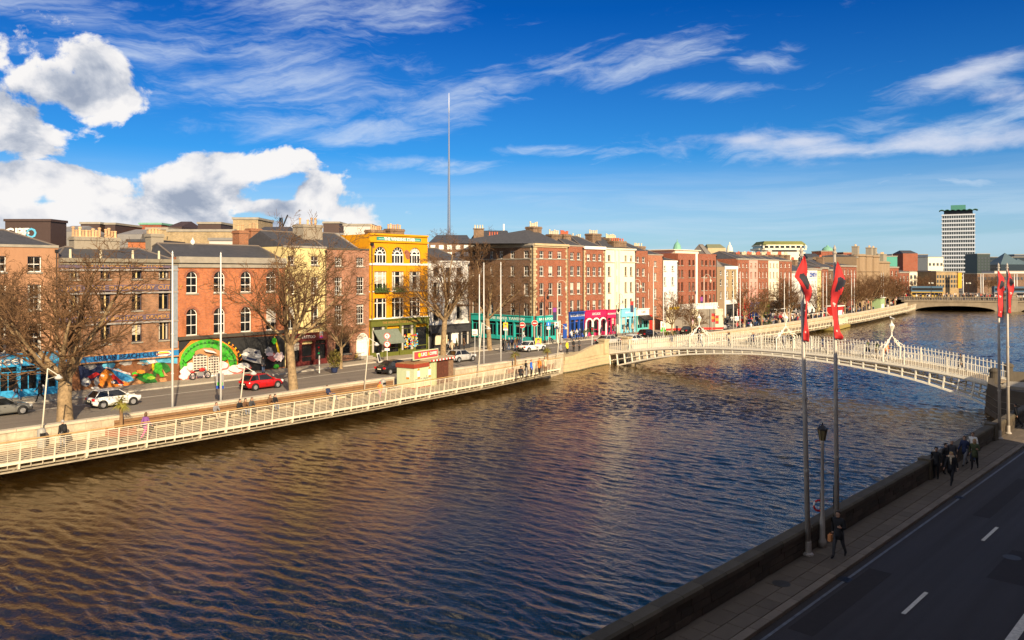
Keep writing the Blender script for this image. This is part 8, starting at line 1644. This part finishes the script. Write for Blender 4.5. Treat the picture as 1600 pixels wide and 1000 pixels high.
# local frame: x along left face (towards the left), y along right face
th = radians(28); lx = Vector((-RT[0], -RT[1])) * cos(th) + Vector(FW) * sin(th); ly = Vector((RT[0], RT[1])) * sin(th) + Vector(FW) * cos(th); e.rotation_euler = (0, 0, atan2(ly.y, ly.x) - pi / 2)
La, Lb = 44 * kk / cos(th) * .92, 10.5 * kk / sin(th) * 1.0; z0, z1 = 6.0, ZZ(335, Yt); nf = 16
mb = MB(); mb.box(-La + .5, -.5, .5, Lb - .5, 0, z1 - .5); mb.build('core', TGL, e)
for i in range(nf + 1):
    z = z0 + (z1 - z0) * i / nf; mb = MB(); mb.box(-La, 0, 0, Lb, z - .95, z); mb.build('floor_band', TW, e)
for i in range(nf):
    z = z0 + (z1 - z0) * i / nf; mb = MB(); h_ = (z1 - z0) / nf
    for j in range(15): x = -La + .4 + (La - .8) * j / 14; mb.box(x - .12, x + .12, .25, .52, z + .01, z + h_ - .97)
    for j in range(9): y = .4 + (Lb - .8) * j / 8; mb.box(-.52, -.25, y - .1, y + .1, z + .01, z + h_ - .97)
    mb.build('mullions', TW, e, kind='stuff')
zc = z1 + .05; mb = MB(); nx_ = 28; vs = []; rows_ = ((-1.6, 0), (Lb + 1.6, 0))
for i in range(nx_ + 1):
    x = -La - 1.6 + (La + 3.2) * i / nx_; z = zc + 2.4 + .7 * abs(sin(i * pi / 4)); vs += [(x, -1.6, z), (x, Lb + 1.6, z), (x, -1.6, z + .3), (x, Lb + 1.6, z + .3)]
fs = []
for i in range(nx_): a = i * 4; fs += [(a, a + 1, a + 5, a + 4), (a + 2, a + 6, a + 7, a + 3), (a, a + 4, a + 6, a + 2), (a + 1, a + 3, a + 7, a + 5)]
fs += [(0, 2, 3, 1), (nx_ * 4, nx_ * 4 + 1, nx_ * 4 + 3, nx_ * 4 + 2)]; mb.add(vs, fs); mb.build('wavy_roof', COPD, e); mb = MB(); mb.box(-La + 1.5, -1.5, 1.5, Lb - 1.5, zc, zc + 2.4); mb.build('recessed_top_storey', BLACK, e); mb = MB(); mb.box(-La * .72, -La * .28, 2, Lb - 2, zc + 2.8, zc + 6.4); mb.build('roof_plant', COPD, e)
bx = MB(); zt_, zb_ = ZZ(398, Yt), ZZ(439, Yt); bl = mat('banner_blue', (.02, .28, .62), .6, var=.1); b2 = mat('banner_deep_blue', (.01, .05, .38), .6)
bx.box(.0, .25, 1.5, Lb * .62, zb_ + (zt_ - zb_) * .25, zt_, 0); bx.box(.0, .25, 1.5, Lb * .62, zb_, zb_ + (zt_ - zb_) * .249, 1); bn2 = bx.build('banner', [bl, b2], e)
for i, ch in enumerate('HOUSING'): t = text_mb(ch, 2.6, 0, .05, 'CENTER', .08); t.xform(Matrix.Translation((.32, (1.5 + Lb * .62) / 2, zt_ - 1.9 - i * 2.1)) @ Matrix.Rotation(pi / 2, 4, 'Z')); t.build('lettering', WHITE, bn2)
farbox(1505, 1519, 440, 455, 520, TW, 'low white tower annex with red and yellow hand emblem', group=GQ, wins=None)
an = [o for o in bpy.data.objects if o.get('label', '').startswith('low white tower annex')][0]; mb = MB(); mb.xzprism([(1.0, ZZ(443, 520)), (4, ZZ(443, 520)), (4, ZZ(445, 520)), (1.0, ZZ(446, 520))], -.2, -.05, 0); mb.xzprism([(3.2, ZZ(444, 520)), (4.8, ZZ(445, 520)), (4.4, ZZ(449, 520)), (3.4, ZZ(447, 520))], -.25, -.19, 1); mb.build('emblem', [REDP, YEL], an)
farbox(1497, 1503, 426, 450, 295, mat('orange_banner', (.70, .32, .01), .7), 'tall orange-yellow banner panel below the tower', group=GQ, depth_=.6, zb=5)
# road bridge
ga, gb = (276.0, 87.0), (326.0, 6.0); GV = Vector((gb[0] - ga[0], gb[1] - ga[1])); GL = GV.length; e = empty('road_bridge', (ga[0], ga[1], 0), atan2(GV.y, GV.x), 'wide low stone road bridge with flat arches and balustrade', 'bridge'); BST = mat('bridge_stone', (.19, .155, .11), .9, var=.3, vscale=.6)
arches = [(3, 27), (34, 62), (69, 92)]; mb = MB(); topz = 1.9
def arch_z(x):
    for a, b in arches:
        if a < x < b: u = (x - a) / (b - a) * 2 - 1; return ZW - .4 + 2.0 * sqrt(max(0, 1 - u * u)) ** .8
    return -4.0
xs = sorted(set(list(np.arange(0, GL, .6)) + [v for ab in arches for v in (ab[0] + .01, ab[1] - .01)] + [GL])); vs = []
for i in range(len(xs) - 1):
    a, b = xs[i], xs[i + 1]; za, zb_ = arch_z(a), arch_z(b)
    mb.add([(a, 0, za), (b, 0, zb_), (b, 0, topz), (a, 0, topz), (a, 40, za), (b, 40, zb_), (b, 40, topz), (a, 40, topz)], [(3, 2, 1, 0), (0, 1, 5, 4), (3, 7, 6, 2), (4, 5, 6, 7)])
mb.build('arch_wall', BST, e); mb = MB(); mb.box(-1, GL + 1, -.35, .0, 1.45, 1.75); mb.build('string_course', BST, e)
for x in (30.5, 65.5): mb = MB(); mb.lathe([(2.6, 0), (2.6, 4.1), (2.9, 4.2), (2.9, 4.5), (2.2, 4.9), (2.0, 5.6), (2.3, 5.7), (2.3, 6.3)], (x, .2, ZW - .4), 16); mb.build('cutwater', BST, e)
mb = MB(); mb.box(-1, GL + 1, -.1, .3, topz + .95, topz + 1.15); mb.build('balustrade_rail', BST, e)
bm_ = MB(); bm_.lathe([(.12, 0), (.2, .25), (.1, .55), (.14, .92)], (0, 0, 0), 6); bm_ = bm_.mesh('balustrade_baluster', BST)
for i in range(int(GL / .75)): link('balustrade_baluster', bm_, e, (i * .75, .1, topz))
for x in (8, 19, 30.5, 41, 53, 65.5, 77, 88):
    p = Vector(ga) + GV.normalized() * x; l = empty('bridge_lamp', (p.x, p.y, topz), 0, 'triple lantern lamp post on the far road bridge, %s from its left end' % words[(8, 19, 30.5, 41, 53, 65.5, 77, 88).index(x)], 'street lamp', 'lamp posts on the far road bridge'); mb = MB(); mb.lathe([(.2, 0), (.12, .8), (.07, 4.2)], (0, 0, 1.1), 8); mb.build('column', BLACK, l); mb = MB()
    for a in (0, 2.1, 4.2): mb.sphere((.6 * cos(a), .6 * sin(a), 5.5), .25, 8, 6)
    mb.build('lantern', LGLASS, l)
# the throng on the road bridge and beyond: nobody could count it
mb = MB(); R = random.Random(12); cm_ = [CL['black'], CL['navy'], CL['white'], CL['red'], CL['beige'], CL['brown'], CL['grey'], SKIN]
nv = Vector((-GV.y, GV.x)).normalized()
for i in range(420):
    x, y = R.uniform(0, GL), R.uniform(1.0, 38); p = Vector(ga) + GV.normalized() * x + nv * y; h = R.uniform(1.0, 1.15); c = R.choice((0, 0, 0, 1, 1, 2, 3, 4, 5, 6)); z = topz
    mb.lathe([(.14, 0), (.12, .45), (.16, .8)], (p.x, p.y, z), 5, 0 if c != 0 else 1); mb.lathe([(.2, .8), (.24, 1.3), (.1, 1.45)], (p.x, p.y, z), 5, c); mb.sphere((p.x, p.y, z + 1.6), .12, 5, 4, 7)
for i in range(260):
    px = R.uniform(1150, 1400); s, n = on_line(px, BANK, R.uniform(1, 13)); c = R.choice((0, 0, 0, 1, 1, 2, 3, 4, 5, 6))
    mb.lathe([(.14, 0), (.12, .45), (.16, .8)], (s, n, 0), 5, 0 if c != 0 else 1); mb.lathe([(.2, .8), (.24, 1.3), (.1, 1.45)], (s, n, 0), 5, c); mb.sphere((s, n, 1.6), .12, 5, 4, 7)
o = mb.build('distant_crowd', cm_, kind='stuff'); tag(o, 'dense distant crowd of people on the road bridge and far quay', 'crowd')
DYEL = mat('bus_yellow', (.42, .27, .03), .6, var=.2); DBLU = mat('bus_blue', (.03, .09, .16), .6, var=.2)
buses = [(12, 20, DYEL, DBLU, 'yellow and blue double-decker bus on the road bridge, nearest its left end'), (38, 20, CL['grey'], DBLU, 'grey and blue bus in the middle of the road bridge'), (52, 24, DYEL, NAVY, 'yellow and navy bus right of the bridge middle'), (74, 18, DYEL, CL['grey'], 'yellow bus behind the short red flags')]
for x, y, m1, m2, lab in buses:
    p = Vector(ga) + GV.normalized() * x + nv * y; b = empty('bus', (p.x, p.y, topz), atan2(GV.y, GV.x), lab, 'bus', 'buses on the road bridge'); mb = MB(); mb.box(-5, 5, -1.25, 1.25, .3, 2.3, 0); mb.box(-5, 5, -1.25, 1.25, 2.301, 4.2, 1); mb.build('body', [m1, m2], b); mb = MB(); mb.box(-4.8, 4.8, -1.28, -1.24, 1.2, 2.0); mb.box(-4.8, 4.8, -1.28, -1.24, 2.8, 3.6); mb.build('windows', CARGLASS, b); mb = MB()
    for wx in (-3.3, 3.2): mb.tube([(wx, -1.3, .45), (wx, 1.3, .45)], .45, 12)
    mb.build('wheels', TYRE, b)
# trees and masts beyond
k = 0
for px, yt, Y in ((1432, 440, 300), (1447, 436, 300), (1478, 440, 305), (1488, 438, 310), (1545, 440, 380), (1555, 442, 385), (1532, 441, 375)):
    p = PD(px, Y); tree((tD, tE)[k % 2], p[0], p[1], ['bare tree at the left end of the road bridge', 'large bare tree before the cream stone building', 'bare tree below the tan terrace', 'bare tree left of the orange banner panel', 'bare tree right of the tower annex', 'bare tree before the viaduct building', 'bare tree just right of the tower'][k], 1.15, k, 0.0, 'bare trees beyond the road bridge'); k += 1
for px, lab in ((1464, 'left mast of the pair below the tower'), (1468, 'right mast of the pair below the tower'), (1496, 'mast left of the orange banner panel'), (1505, 'mast by the low white annex'), (1532.5, 'left mast of the pair right of the tower'), (1536, 'right mast of the pair right of the tower'), (1585, 'left mast beyond the short red flags'), (1589, 'right mast beyond the short red flags')):
    p = PD(px, 330); mast(p[0], p[1], lab, ZZ(429, 330), .22, group='masts beyond the road bridge')

for px, Y, sc, lab in ((680, 165, 1.22, 'bare treetop showing above the white house roofs'), (790, 175, 1.25, 'bare treetop showing above the side street roofs')):
    p = PD(px, Y); tree(tC, p[0], p[1], lab, sc * 1.0, px * .1, 0.0, 'bare trees behind the rooftops')
